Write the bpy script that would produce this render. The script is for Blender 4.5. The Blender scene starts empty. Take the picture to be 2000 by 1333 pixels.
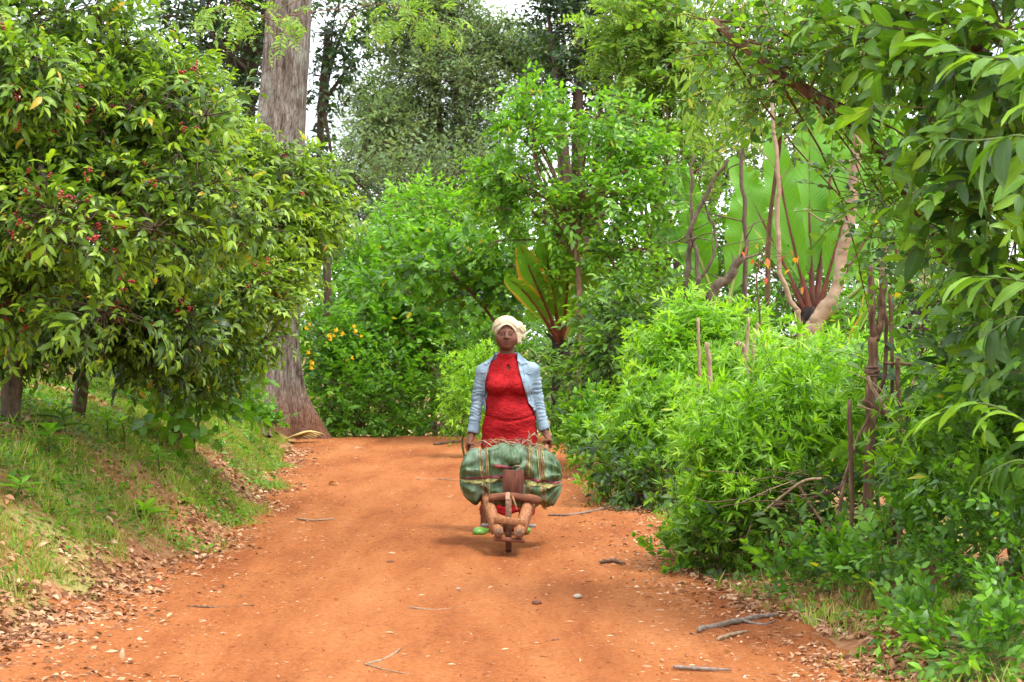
import bpy, math, time
import numpy as np
T0 = time.time()

# ------------------------------------------------------------------ camera, sky, sun, exposure
SC = bpy.context.scene
COL = SC.collection
CAM_H = 1.49
FOC = 3460.0                       # focal length in photograph pixels (2000 wide)
cam_d = bpy.data.cameras.new('camera')
cam_d.sensor_width = 36.0
cam_d.lens = 36.0 * FOC / 2000.0
cam_d.clip_start = 0.1
cam_d.clip_end = 3000.0
cam_d.dof.use_dof = True
cam_d.dof.focus_distance = 12.7
cam_d.dof.aperture_fstop = 7.5
cam = bpy.data.objects.new('camera', cam_d)
COL.objects.link(cam)
cam.location = (0, 0, CAM_H)
cam.rotation_euler = (math.radians(90 - 0.108), 0, 0)
SC.camera = cam

SUN_EL, SUN_AZ = math.radians(66), math.radians(128)     # azimuth from +Y towards +X
world = bpy.data.worlds.new('World')
SC.world = world
world.use_nodes = True
wn, wl = world.node_tree.nodes, world.node_tree.links
wn.clear()
w_out = wn.new('ShaderNodeOutputWorld')
w_bg = wn.new('ShaderNodeBackground')
w_bg.inputs['Strength'].default_value = 0.135
sky = wn.new('ShaderNodeTexSky')
sky.sky_type = 'NISHITA'
sky.sun_disc = False
sky.sun_elevation = SUN_EL
sky.sun_rotation = SUN_AZ
sky.air_density = 1.0
sky.dust_density = 3.0
# broken bright cloud over the blue, the same all round
w_co = wn.new('ShaderNodeTexCoord')
w_map = wn.new('ShaderNodeMapping')
w_map.inputs['Scale'].default_value = (1, 1, 2.2)
w_noise = wn.new('ShaderNodeTexNoise')
w_noise.inputs['Scale'].default_value = 3.2
w_noise.inputs['Detail'].default_value = 7
w_noise.inputs['Roughness'].default_value = 0.6
w_ramp = wn.new('ShaderNodeValToRGB')
w_ramp.color_ramp.elements[0].position = 0.30
w_ramp.color_ramp.elements[1].position = 0.52
w_mix = wn.new('ShaderNodeMix')
w_mix.data_type = 'RGBA'
w_mix.inputs[7].default_value = (9.3, 9.6, 10.2, 1)
wl.new(w_co.outputs['Generated'], w_map.inputs['Vector'])
wl.new(w_map.outputs[0], w_noise.inputs['Vector'])
wl.new(w_noise.outputs['Fac'], w_ramp.inputs[0])
wl.new(w_ramp.outputs[0], w_mix.inputs[0])
wl.new(sky.outputs[0], w_mix.inputs[6])
wl.new(w_mix.outputs[2], w_bg.inputs['Color'])
wl.new(w_bg.outputs[0], w_out.inputs[0])

sun_d = bpy.data.lights.new('sun', 'SUN')
sun_d.energy = 1.5
sun_d.angle = math.radians(11)
sun_d.color = (1.0, 0.95, 0.86)
sun = bpy.data.objects.new('sun', sun_d)
COL.objects.link(sun)
sun.rotation_euler = (math.pi / 2 - SUN_EL, 0, math.pi - SUN_AZ)

SC.view_settings.view_transform = 'Standard'
SC.view_settings.look = 'None'
SC.view_settings.gamma = 1
SC.view_settings.use_curve_mapping = False
SC.view_settings.exposure = 1.38
SC.render.engine = 'CYCLES'
SC.cycles.use_denoising = True
SC.cycles.max_bounces = 7
SC.cycles.diffuse_bounces = 4
SC.cycles.glossy_bounces = 2
SC.cycles.transmission_bounces = 5
SC.cycles.transparent_max_bounces = 4
SC.cycles.caustics_reflective = False
SC.cycles.caustics_refractive = False
SC.cycles.sample_clamp_indirect = 4.0

RNG = np.random.default_rng(7)

def at(px, py, d):
    """world point seen at photograph pixel (px, py), d metres away"""
    return np.array([(px - 1000) / FOC * d, d, CAM_H - (py - 660) / FOC * d])

# ------------------------------------------------------------------ noise
def _hash(ix, iy, iz, seed):
    h = (ix * 374761393 + iy * 668265263 + iz * 2147483647 + seed * 974711) & 0x7fffffff
    h = ((h ^ (h >> 13)) * 1274126177) & 0x7fffffff
    h = (h ^ (h >> 16)) & 0xffff
    return h / 65535.0

def vnoise(x, y, z=0.0, seed=0):
    x, y, z = np.broadcast_arrays(np.asarray(x, float), np.asarray(y, float), np.asarray(z, float))
    ix, iy, iz = np.floor(x).astype(np.int64), np.floor(y).astype(np.int64), np.floor(z).astype(np.int64)
    fx, fy, fz = x - ix, y - iy, z - iz
    fx, fy, fz = (f * f * (3 - 2 * f) for f in (fx, fy, fz))
    r = 0
    for dx in (0, 1):
        for dy in (0, 1):
            for dz in (0, 1):
                w = (fx if dx else 1 - fx) * (fy if dy else 1 - fy) * (fz if dz else 1 - fz)
                r = r + w * _hash(ix + dx, iy + dy, iz + dz, seed)
    return r * 2 - 1

def fbm(x, y, z=0.0, seed=0, octv=3):
    r, a, f = 0, 1.0, 1.0
    for o in range(octv):
        r = r + a * vnoise(np.asarray(x) * f, np.asarray(y) * f, np.asarray(z) * f, seed + o * 17)
        a *= 0.5
        f *= 2.03
    return r

# ------------------------------------------------------------------ object helpers
def new_mesh(name, V, F, smooth=True, attrs=None):
    """V (n,3); F list of (m,3)/(m,4) int arrays"""
    if not isinstance(F, (list, tuple)):
        F = [F]
    F = [np.asarray(f, dtype=np.int32) for f in F if len(f)]
    V = np.asarray(V, dtype=np.float32)
    me = bpy.data.meshes.new(name)
    nl = sum(f.size for f in F)
    npoly = sum(len(f) for f in F)
    me.vertices.add(len(V))
    me.vertices.foreach_set('co', V.ravel())
    me.loops.add(nl)
    me.loops.foreach_set('vertex_index', np.concatenate([f.ravel() for f in F]))
    me.polygons.add(npoly)
    tot = np.concatenate([np.full(len(f), f.shape[1], np.int32) for f in F])
    start = np.concatenate([[0], np.cumsum(tot)[:-1]]).astype(np.int32)
    me.polygons.foreach_set('loop_start', start)
    if smooth:
        me.polygons.foreach_set('use_smooth', np.ones(npoly, bool))
    for k, a in (attrs or {}).items():
        at_ = me.attributes.new(k, 'FLOAT', 'POINT')
        at_.data.foreach_set('value', np.asarray(a, np.float32))
    me.update(calc_edges=True)
    return me

def link(name, me, parent=None, mat=None, label=None, cat=None, group=None, kind=None):
    o = bpy.data.objects.new(name, me)
    COL.objects.link(o)
    if mat is not None and me is not None and not me.materials:
        me.materials.append(mat)
    if parent is not None:
        o.parent = parent
    if label: o['label'] = label
    if cat: o['category'] = cat
    if group: o['group'] = group
    if kind: o['kind'] = kind
    return o

def thing(name, label, cat, loc=(0, 0, 0), group=None):
    o = link(name, None, label=label, cat=cat, group=group)
    o.location = loc
    return o

def sub(parent, V):
    """world vertices -> the parent's local space (parents are only translated)"""
    return np.asarray(V, float) - np.array(parent.location)

class MB:
    """collects pieces of one part"""
    def __init__(s):
        s.V, s.F3, s.F4, s.n = [], [], [], 0
    def add(s, V, F3=None, F4=None):
        V = np.asarray(V, float)
        s.V.append(V)
        if F3 is not None and len(F3): s.F3.append(np.asarray(F3) + s.n)
        if F4 is not None and len(F4): s.F4.append(np.asarray(F4) + s.n)
        s.n += len(V)
        return s
    def tube(s, P, R, sides=6, caps=True, noise=0.0, seed=0, flat=1.0):
        V, F4, F3 = tube_geo(P, R, sides, caps, noise, seed, flat)
        return s.add(V, F3, F4)
    def box(s, c, size, rot=None, bevel=0.12, jitter=0.0, seed=0):
        V, F3, F4 = box_geo(size, bevel)
        if jitter:
            V = V + jitter * np.stack([vnoise(V[:, 0] * 9 + i * 31, V[:, 1] * 9, V[:, 2] * 9, seed + i) for i in range(3)], 1)
        if rot is not None:
            V = V @ np.asarray(rot).T
        return s.add(V + np.asarray(c), F3, F4)
    def build(s, name, mat, parent=None, smooth=True, kind=None, label=None, cat=None, group=None, loc=None):
        V = np.concatenate(s.V)
        F = ([np.concatenate(s.F3)] if s.F3 else []) + ([np.concatenate(s.F4)] if s.F4 else [])
        if parent is not None:
            V = sub(parent, V)
        elif loc is not None:
            V = V - np.asarray(loc)
        me = new_mesh(name, V, F, smooth)
        o = link(name, me, parent, mat, label, cat, group, kind)
        if parent is None and loc is not None:
            o.location = loc
        return o

def box_geo(size, bevel=0.12):
    """box with chamfered edges: 24 verts"""
    sx, sy, sz = np.asarray(size, float) / 2
    b = bevel * min(sx, sy, sz) * 2
    V, idx = [], {}
    for ix in (-1, 1):
        for iy in (-1, 1):
            for iz in (-1, 1):
                for ax in range(3):
                    p = [ix * (sx - b), iy * (sy - b), iz * (sz - b)]
                    p[ax] = (ix * sx, iy * sy, iz * sz)[ax]
                    idx[(ix, iy, iz, ax)] = len(V)
                    V.append(p)
    F4, F3 = [], []
    for ax in range(3):
        o = [a for a in range(3) if a != ax]
        for sg in (-1, 1):
            q = []
            for a, b_ in ((-1, -1), (1, -1), (1, 1), (-1, 1)):
                k = [0, 0, 0]; k[ax] = sg; k[o[0]] = a; k[o[1]] = b_
                q.append(idx[tuple(k) + (ax,)])
            if (sg > 0) == (ax == 1): q = q[::-1]
            F4.append(q)
    for ax in range(3):          # edges parallel to ax
        o = [a for a in range(3) if a != ax]
        for a in (-1, 1):
            for b_ in (-1, 1):
                def kk(s_, which):
                    k = [0, 0, 0]; k[ax] = s_; k[o[0]] = a; k[o[1]] = b_
                    return idx[tuple(k) + (which,)]
                F4.append([kk(-1, o[0]), kk(1, o[0]), kk(1, o[1]), kk(-1, o[1])])
    for ix in (-1, 1):
        for iy in (-1, 1):
            for iz in (-1, 1):
                F3.append([idx[(ix, iy, iz, a)] for a in range(3)])
    V = np.array(V, float)
    def fix(F):
        F = np.array(F)
        c = V[F].mean(1)
        nrm = np.cross(V[F[:, 1]] - V[F[:, 0]], V[F[:, 2]] - V[F[:, 0]])
        flip = (nrm * c).sum(1) < 0
        F[flip] = F[flip][:, ::-1]
        return F
    return V, fix(F3), fix(F4)

def norm(v):
    v = np.asarray(v, float)
    return v / np.maximum(np.linalg.norm(v, axis=-1, keepdims=True), 1e-9)

def tube_geo(P, R, sides=6, caps=True, noise=0.0, seed=0, flat=1.0):
    P = np.asarray(P, float)
    n = len(P)
    R = np.broadcast_to(np.asarray(R, float), (n,))
    Tn = norm(np.gradient(P, axis=0))
    up = np.array([0, 0, 1.0]) if abs(Tn[0][2]) < 0.9 else np.array([0, 1.0, 0])
    A = np.zeros((n, 3))
    a = norm(np.cross(Tn[0], up))
    for i in range(n):
        a = norm(a - (a @ Tn[i]) * Tn[i])
        A[i] = a
    B = np.cross(Tn, A)
    th = np.linspace(0, 2 * np.pi, sides, endpoint=False)
    rr = R[:, None] * np.ones(sides)
    if noise:
        rr = rr * (1 + noise * vnoise(np.arange(n)[:, None] * 0.7, np.cos(th)[None] * 1.7 + 5, np.sin(th)[None] * 1.7, seed))
    V = P[:, None] + (A[:, None] * np.cos(th)[None, :, None] + B[:, None] * np.sin(th)[None, :, None] * flat) * rr[..., None]
    V = V.reshape(-1, 3)
    i = np.arange(n - 1)[:, None] * sides
    j = np.arange(sides)[None]
    j2 = (j + 1) % sides
    F4 = np.stack([i + j, i + sides + j, i + sides + j2, i + j2], -1).reshape(-1, 4)[:, ::-1]
    F3 = []
    if caps:
        V = np.concatenate([V, P[:1], P[-1:]])
        c0, c1 = n * sides, n * sides + 1
        jj = np.arange(sides)
        F3 = np.concatenate([np.stack([jj, (jj + 1) % sides, np.full(sides, c0)], 1)[:, ::-1],
                             np.stack([jj + (n - 1) * sides, (jj + 1) % sides + (n - 1) * sides, np.full(sides, c1)], 1)])
    return V, F4, F3

def spline(P, n):
    """Catmull-Rom through the points"""
    P = np.asarray(P, float)
    if len(P) == 2:
        return P[0] + (P[1] - P[0]) * np.linspace(0, 1, n)[:, None]
    Q = np.concatenate([[2 * P[0] - P[1]], P, [2 * P[-1] - P[-2]]])
    t = np.linspace(0, len(P) - 1 - 1e-6, n)
    i = t.astype(int)
    f = (t - i)[:, None]
    a, b, c, d = Q[i], Q[i + 1], Q[i + 2], Q[i + 3]
    return 0.5 * (2 * b + (c - a) * f + (2 * a - 5 * b + 4 * c - d) * f ** 2 + (3 * b - a - 3 * c + d) * f ** 3)

# ------------------------------------------------------------------ materials
def mat_new(name):
    m = bpy.data.materials.new(name)
    m.use_nodes = True
    nt = m.node_tree
    nt.nodes.clear()
    out = nt.nodes.new('ShaderNodeOutputMaterial')
    return m, nt, out

def node(nt, typ, **kw):
    n = nt.nodes.new(typ)
    for k, v in kw.items():
        if k.startswith('i_'):
            n.inputs[k[2:].replace('_', ' ')].default_value = v
        else:
            setattr(n, k, v)
    return n

def ramp(nt, stops, interp='LINEAR'):
    r = nt.nodes.new('ShaderNodeValToRGB')
    r.color_ramp.interpolation = interp
    els = r.color_ramp.elements
    while len(els) < len(stops):
        els.new(0.5)
    for e, (p, c) in zip(els, stops):
        e.position = p
        e.color = (*c, 1) if len(c) == 3 else c
    return r

def leaf_mat(name, stops, rough=0.45, transl=0.4, spec=0.5, veins=0.0, tr_col=(1.15, 1.25, 0.55)):
    m, nt, out = mat_new(name)
    L = nt.links.new
    a1 = node(nt, 'ShaderNodeAttribute', attribute_type='GEOMETRY', attribute_name='tint')
    a2 = node(nt, 'ShaderNodeAttribute', attribute_type='OBJECT', attribute_name='tint')
    ad = node(nt, 'ShaderNodeMath', operation='ADD')
    L(a1.outputs['Fac'], ad.inputs[0]); L(a2.outputs['Fac'], ad.inputs[1])
    rp = ramp(nt, stops)
    L(ad.outputs[0], rp.inputs[0])
    geo = node(nt, 'ShaderNodeNewGeometry')
    nz = node(nt, 'ShaderNodeTexNoise', i_Scale=9.0, i_Detail=3.0)
    L(geo.outputs['Position'], nz.inputs['Vector'])
    mr = node(nt, 'ShaderNodeMapRange', i_From_Min=0.3, i_From_Max=0.7, i_To_Min=0.82, i_To_Max=1.2)
    L(nz.outputs['Fac'], mr.inputs['Value'])
    hs = node(nt, 'ShaderNodeHueSaturation')
    L(mr.outputs[0], hs.inputs['Value']); L(rp.outputs[0], hs.inputs['Color'])
    col = hs.outputs[0]
    # pale midrib
    lu = node(nt, 'ShaderNodeAttribute', attribute_type='GEOMETRY', attribute_name='across')
    ab = node(nt, 'ShaderNodeMath', operation='ABSOLUTE'); L(lu.outputs['Fac'], ab.inputs[0])
    mr2 = node(nt, 'ShaderNodeMapRange', i_From_Min=0.0, i_From_Max=0.16, i_To_Min=0.45, i_To_Max=0.0)
    L(ab.outputs[0], mr2.inputs['Value'])
    mx = node(nt, 'ShaderNodeMix', data_type='RGBA')
    br = node(nt, 'ShaderNodeMix', data_type='RGBA', blend_type='MULTIPLY'); br.inputs[0].default_value = 1
    L(col, br.inputs[6]); br.inputs[7].default_value = (1.9, 1.7, 1.5, 1)
    L(mr2.outputs[0], mx.inputs[0]); L(col, mx.inputs[6]); L(br.outputs[2], mx.inputs[7])
    col = mx.outputs[2]
    # paler, duller underside
    bk = node(nt, 'ShaderNodeMix', data_type='RGBA')
    bf = node(nt, 'ShaderNodeMath', operation='MULTIPLY'); bf.inputs[1].default_value = 0.45
    L(geo.outputs['Backfacing'], bf.inputs[0]); L(bf.outputs[0], bk.inputs[0])
    b2 = node(nt, 'ShaderNodeMix', data_type='RGBA', blend_type='MULTIPLY'); b2.inputs[0].default_value = 1
    L(col, b2.inputs[6]); b2.inputs[7].default_value = (1.35, 1.25, 1.45, 1)
    L(col, bk.inputs[6]); L(b2.outputs[2], bk.inputs[7])
    col = bk.outputs[2]
    p = node(nt, 'ShaderNodeBsdfPrincipled', i_Roughness=rough)
    p.inputs['Specular IOR Level'].default_value = spec
    L(col, p.inputs['Base Color'])
    if veins:
        wv = node(nt, 'ShaderNodeTexNoise', i_Scale=120.0, i_Detail=2.0)
        L(geo.outputs['Position'], wv.inputs['Vector'])
        bp = node(nt, 'ShaderNodeBump', i_Strength=veins, i_Distance=0.004)
        L(wv.outputs['Fac'], bp.inputs['Height']); L(bp.outputs[0], p.inputs['Normal'])
    tm = node(nt, 'ShaderNodeMix', data_type='RGBA', blend_type='MULTIPLY'); tm.inputs[0].default_value = 1
    L(col, tm.inputs[6]); tm.inputs[7].default_value = (*tr_col, 1)
    tr = node(nt, 'ShaderNodeBsdfTranslucent'); L(tm.outputs[2], tr.inputs['Color'])
    ms = node(nt, 'ShaderNodeMixShader'); ms.inputs[0].default_value = transl
    L(p.outputs[0], ms.inputs[1]); L(tr.outputs[0], ms.inputs[2])
    L(ms.outputs[0], out.inputs[0])
    return m

def solid_mat(name, stops, scale=(8, 8, 8), rough=0.85, bump=0.3, bscale=None, detail=6, spec=0.3, dist=0.01, coord='pos', stops2=None, scale2=3.0, fac2=(0.45, 0.6)):
    """noise-coloured, bumpy surface; scale is per axis in 1/metres"""
    m, nt, out = mat_new(name)
    L = nt.links.new
    if coord == 'pos':
        g = node(nt, 'ShaderNodeNewGeometry'); vec = g.outputs['Position']
    else:
        g = node(nt, 'ShaderNodeTexCoord'); vec = g.outputs['Object']
    mp = node(nt, 'ShaderNodeMapping'); mp.inputs['Scale'].default_value = scale
    L(vec, mp.inputs['Vector'])
    nz = node(nt, 'ShaderNodeTexNoise', i_Scale=1.0, i_Detail=float(detail), i_Roughness=0.62)
    L(mp.outputs[0], nz.inputs['Vector'])
    rp = ramp(nt, stops); L(nz.outputs['Fac'], rp.inputs[0])
    col = rp.outputs[0]
    if stops2 is not None:
        n2 = node(nt, 'ShaderNodeTexNoise', i_Scale=scale2, i_Detail=5.0, i_Roughness=0.6)
        L(vec, n2.inputs['Vector'])
        mr = node(nt, 'ShaderNodeMapRange', i_From_Min=fac2[0], i_From_Max=fac2[1]); L(n2.outputs['Fac'], mr.inputs['Value'])
        r2 = ramp(nt, stops2); L(nz.outputs['Fac'], r2.inputs[0])
        mx = node(nt, 'ShaderNodeMix', data_type='RGBA')
        L(mr.outputs[0], mx.inputs[0]); L(col, mx.inputs[6]); L(r2.outputs[0], mx.inputs[7])
        col = mx.outputs[2]
    p = node(nt, 'ShaderNodeBsdfPrincipled', i_Roughness=rough)
    p.inputs['Specular IOR Level'].default_value = spec
    L(col, p.inputs['Base Color'])
    if bump:
        src = nz.outputs['Fac']
        if bscale is not None:
            mp2 = node(nt, 'ShaderNodeMapping'); mp2.inputs['Scale'].default_value = bscale
            L(vec, mp2.inputs['Vector'])
            n3 = node(nt, 'ShaderNodeTexNoise', i_Scale=1.0, i_Detail=5.0, i_Roughness=0.6)
            L(mp2.outputs[0], n3.inputs['Vector']); src = n3.outputs['Fac']
        bp = node(nt, 'ShaderNodeBump', i_Strength=bump, i_Distance=dist)
        L(src, bp.inputs['Height']); L(bp.outputs[0], p.inputs['Normal'])
    L(p.outputs[0], out.inputs[0])
    return m
# ------------------------------------------------------------------ ground, path
EDGE_L = np.array([(2, -2.75), (6, -2.62), (8.7, -2.5), (9.5, -2.4), (11.2, -2.25), (12.9, -2.1), (15, -2.2), (17.2, -2.38), (24.5, -3.05), (28, -3.2), (40, -4.0)])
EDGE_R = np.array([(2, 1.75), (8, 1.6), (9.5, 1.36), (11, 1.18), (12.5, 1.08), (15.2, 1.2), (17, 0.95), (19, 0.88), (23.4, 0.95), (28, 1.0), (40, 0.4)])
def edge_l(y): return np.interp(y, EDGE_L[:, 0], EDGE_L[:, 1])
def edge_r(y): return np.interp(y, EDGE_R[:, 0], EDGE_R[:, 1])

def ground_z(x, y):
    x, y = np.broadcast_arrays(np.asarray(x, float), np.asarray(y, float))
    tl = np.maximum(0, edge_l(y) - x)
    tl = tl * tl / (tl + 0.25)
    fade = np.interp(y, [0, 20, 27, 40], [1, 1, 0.75, 0.5])
    z = 1.35 * (1 - np.exp(-tl / 1.1)) * fade + 0.02 * np.minimum(np.maximum(tl - 3, 0), 40)
    tr = np.maximum(0, x - edge_r(y))
    z = z + 0.28 * (1 - np.exp(-tr * tr / (tr + 0.3) / 0.9))
    q = np.maximum(0, y - 25.0)
    z = z - np.where(q < 14, 0.009 * q * q, 0.009 * 196 + 0.252 * (q - 14)) * np.exp(-np.maximum(q - 14, 0) / 25)
    z = z - np.where(q > 14, 3.0 * (1 - np.exp(-np.maximum(q - 14, 0) / 25)), 0)
    off = np.minimum(1, (tl + tr) * 2.0)
    z = z + off * 0.05 * fbm(x * 1.3, y * 1.3, 0, 3) + 0.012 * fbm(x * 0.9, y * 0.5, 0, 8)
    # wheel ruts worn into the path
    c = (edge_l(y) + edge_r(y)) / 2
    edge_wob = 0.18 * vnoise(0.3, y * 0.25, 0, 77)
    x = x + edge_wob
    near = np.exp(-((x - c + 0.75) / 0.22) ** 2) + np.exp(-((x - c - 0.65) / 0.22) ** 2)
    z = z - 0.032 * near * (0.6 + 0.4 * vnoise(x, y * 0.4, 0, 21))
    return z

def axis(parts):
    out = []
    for a, b, s in parts:
        out.append(np.arange(a, b, s))
    return np.concatenate(out + [[parts[-1][1]]])

gx = axis([(-900, -100, 100), (-100, -20, 8), (-20, -6, 0.6), (-6, 6, 0.12), (6, 20, 0.6), (20, 100, 8), (100, 900, 100)])
gy = axis([(-300, -20, 40), (-20, 2, 2), (2, 30, 0.15), (30, 60, 0.8), (60, 200, 10), (200, 1500, 100)])
GX, GY = np.meshgrid(gx, gy)
GZ = ground_z(GX, GY)
inside = np.clip(np.minimum(GX - edge_l(GY), edge_r(GY) - GX) / 0.25, 0, 1) * (GY < 34) * (GY > 2.2)
GZ = GZ - 0.06 * inside
ny_, nx_ = GX.shape
ii = (np.arange(ny_ - 1)[:, None] * nx_ + np.arange(nx_ - 1)[None]).ravel()
quads = np.stack([ii, ii + 1, ii + nx_ + 1, ii + nx_], 1)
M_ground = solid_mat('earth bank', [(0.25, (0.16, 0.062, 0.028)), (0.5, (0.28, 0.125, 0.056)), (0.75, (0.40, 0.22, 0.115))],
                     scale=(14, 14, 14), bump=0.8, dist=0.03, rough=0.95, spec=0.1,
                     stops2=[(0.3, (0.18, 0.17, 0.04)), (0.7, (0.34, 0.30, 0.11))], scale2=1.1, fac2=(0.45, 0.6))
link('ground', new_mesh('ground', np.stack([GX, GY, GZ], -1).reshape(-1, 3), quads), mat=M_ground, kind='structure')

# beaten red earth of the path
def path_mat():
    m, nt, out = mat_new('red earth')
    L = nt.links.new
    g = node(nt, 'ShaderNodeNewGeometry')
    n1 = node(nt, 'ShaderNodeTexNoise', i_Scale=0.8, i_Detail=5.0, i_Roughness=0.65)
    mp = node(nt, 'ShaderNodeMapping'); mp.inputs['Scale'].default_value = (2.4, 0.45, 1)
    L(g.outputs['Position'], mp.inputs[0]); L(mp.outputs[0], n1.inputs['Vector'])
    r1 = ramp(nt, [(0.3, (0.215, 0.060, 0.018)), (0.5, (0.31, 0.104, 0.032)), (0.7, (0.385, 0.146, 0.052))])
    L(n1.outputs['Fac'], r1.inputs[0])
    n2 = node(nt, 'ShaderNodeTexNoise', i_Scale=38.0, i_Detail=8.0, i_Roughness=0.75)
    L(g.outputs['Position'], n2.inputs['Vector'])
    r2 = ramp(nt, [(0.33, (0.55, 0.5, 0.48)), (0.5, (1, 1, 1)), (0.68, (1.25, 1.3, 1.35))])
    L(n2.outputs['Fac'], r2.inputs[0])
    mx = node(nt, 'ShaderNodeMix', data_type='RGBA', blend_type='MULTIPLY'); mx.inputs[0].default_value = 0.8
    L(r1.outputs[0], mx.inputs[6]); L(r2.outputs[0], mx.inputs[7])
    # scattered pale grit
    v = node(nt, 'ShaderNodeTexVoronoi', i_Scale=55.0); L(g.outputs['Position'], v.inputs['Vector'])
    rv = ramp(nt, [(0.0, (1, 1, 1)), (0.14, (1, 1, 1)), (0.2, (0, 0, 0))]); L(v.outputs['Distance'], rv.inputs[0])
    vr = node(nt, 'ShaderNodeSeparateColor'); L(v.outputs['Color'], vr.inputs[0])
    th = node(nt, 'ShaderNodeMath', operation='GREATER_THAN'); th.inputs[1].default_value = 0.87; L(vr.outputs[0], th.inputs[0])
    mm = node(nt, 'ShaderNodeMath', operation='MULTIPLY'); L(rv.outputs[0], mm.inputs[0]); L(th.outputs[0], mm.inputs[1])
    mx2 = node(nt, 'ShaderNodeMix', data_type='RGBA'); mx2.inputs[7].default_value = (0.55, 0.33, 0.19, 1)
    L(mm.outputs[0], mx2.inputs[0]); L(mx.outputs[2], mx2.inputs[6])
    p = node(nt, 'ShaderNodeBsdfPrincipled', i_Roughness=0.95); p.inputs['Specular IOR Level'].default_value = 0.1
    L(mx2.outputs[2], p.inputs['Base Color'])
    b = node(nt, 'ShaderNodeBump', i_Strength=0.7, i_Distance=0.02); L(n2.outputs['Fac'], b.inputs['Height'])
    L(b.outputs[0], p.inputs['Normal']); L(p.outputs[0], out.inputs[0])
    return m
M_path = path_mat()
py_ = axis([(2, 7, 0.1), (7, 16, 0.04), (16, 34, 0.09)])
u = np.linspace(0, 1, 110)
PY = py_[:, None] * np.ones(110)
jl = 0.16 * fbm(py_ * 1.1, 0.3, 0, 31) + 0.06 * fbm(py_ * 6, 2.3, 0, 32)
jr = 0.16 * fbm(py_ * 1.1, 9.3, 0, 33) + 0.06 * fbm(py_ * 6, 5.3, 0, 34)
PX = (edge_l(py_) - 0.12 + jl)[:, None] * (1 - u) + (edge_r(py_) + 0.12 + jr)[:, None] * u
PZ = ground_z(PX, PY) + 0.012
PZ = PZ + 0.009 * fbm(PX * 7, PY * 5, 0, 41, 3) + 0.004 * np.maximum(0, vnoise(PX * 28, PY * 28, 0, 43))
edge = np.minimum(u, 1 - u)[None] * (PX[:, -1:] - PX[:, :1])
PZ = PZ - 0.07 * np.clip(1 - edge / 0.10, 0, 1) ** 1.5
nn, mm_ = PX.shape
ii = (np.arange(nn - 1)[:, None] * mm_ + np.arange(mm_ - 1)[None]).ravel()
link('dirt_path', new_mesh('dirt_path', np.stack([PX, PY, PZ], -1).reshape(-1, 3), np.stack([ii, ii + 1, ii + mm_ + 1, ii + mm_], 1)), mat=M_path, kind='structure')
# ------------------------------------------------------------------ leaves, sprays, plants
def leaf_tpl(rows=3, width=0.34, p=0.85, q=0.9, droop=0.5, fold=0.25, wave=0.0, start=0.0, twist=0.0):
    """leaf of length 1 along +Y: (verts, tris, across)"""
    ts = np.linspace(0, 1, rows + 2)
    ang = -droop * (ts ** 1.3)
    dy = np.concatenate([[0], np.cumsum(np.cos((ang[1:] + ang[:-1]) / 2) * np.diff(ts))])
    dz = np.concatenate([[0], np.cumsum(np.sin((ang[1:] + ang[:-1]) / 2) * np.diff(ts))])
    V, A, F = [], [], []
    V.append((0, 0, 0)); A.append(0)
    prev = [0]
    for r in range(1, rows + 1):
        t = ts[r]
        w = width / 2 * math.sin(math.pi * t ** p) ** q
        k = len(V)
        zz = wave * (1 if r % 2 else -1)
        tw = twist * t
        for s in (-1, 0, 1):
            x = s * w
            h = fold * abs(x) + (zz * s if s else 0)
            V.append((x * math.cos(tw), dy[r] - math.sin(ang[r]) * h, dz[r] + math.cos(ang[r]) * h + x * math.sin(tw)))
            A.append(s)
        if r == 1:
            F += [(0, k + 1, k), (0, k + 2, k + 1)]
        else:
            a = k - 3
            F += [(a, a + 1, k + 1), (a, k + 1, k), (a + 1, a + 2, k + 2), (a + 1, k + 2, k + 1)]
    k = len(V)
    V.append((0, dy[-1], dz[-1])); A.append(0)
    F += [(k - 3, k - 2, k), (k - 2, k - 1, k)]
    return np.array(V), np.array(F), np.array(A, float)

def leaf_strip(width=0.34, p=0.85, q=0.9, droop=0.5):
    """the same outline and droop in four triangles, for the mass of leaves"""
    V, A = [(0, 0, 0)], [0.0]
    y = z = 0.0; t0 = 0.0
    for t in (0.33, 0.68, 1.0):
        a = -droop * ((t + t0) / 2) ** 1.3
        y += math.cos(a) * (t - t0); z += math.sin(a) * (t - t0); t0 = t
        if t < 1:
            w = width / 2 * math.sin(math.pi * t ** p) ** q
            V += [(-w, y, z + 0.15 * w), (w, y, z + 0.15 * w)]; A += [-1.0, 1.0]
    V.append((0, y, z)); A.append(0.0)
    return np.array(V), np.array([(0, 2, 1), (1, 2, 4), (1, 4, 3), (3, 4, 5)]), np.array(A)

def leaf_low(width=0.4, droop=0.15, fold=0.2):
    V = np.array([(0, 0, 0), (-width / 2, 0.45, fold * width / 2), (width / 2, 0.45, fold * width / 2), (0, 1, -droop)])
    return V, np.array([(0, 3, 1), (0, 2, 3)]), np.array([0, -1., 1., 0])

def rx(a): c, s = math.cos(a), math.sin(a); return np.array([[1, 0, 0], [0, c, -s], [0, s, c]])
def ry(a): c, s = math.cos(a), math.sin(a); return np.array([[c, 0, s], [0, 1, 0], [-s, 0, c]])
def rz(a): c, s = math.cos(a), math.sin(a); return np.array([[c, -s, 0], [s, c, 0], [0, 0, 1]])
def m4(R, t):
    M = np.eye(4); M[:3, :3] = R; M[:3, 3] = t
    return M

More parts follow.
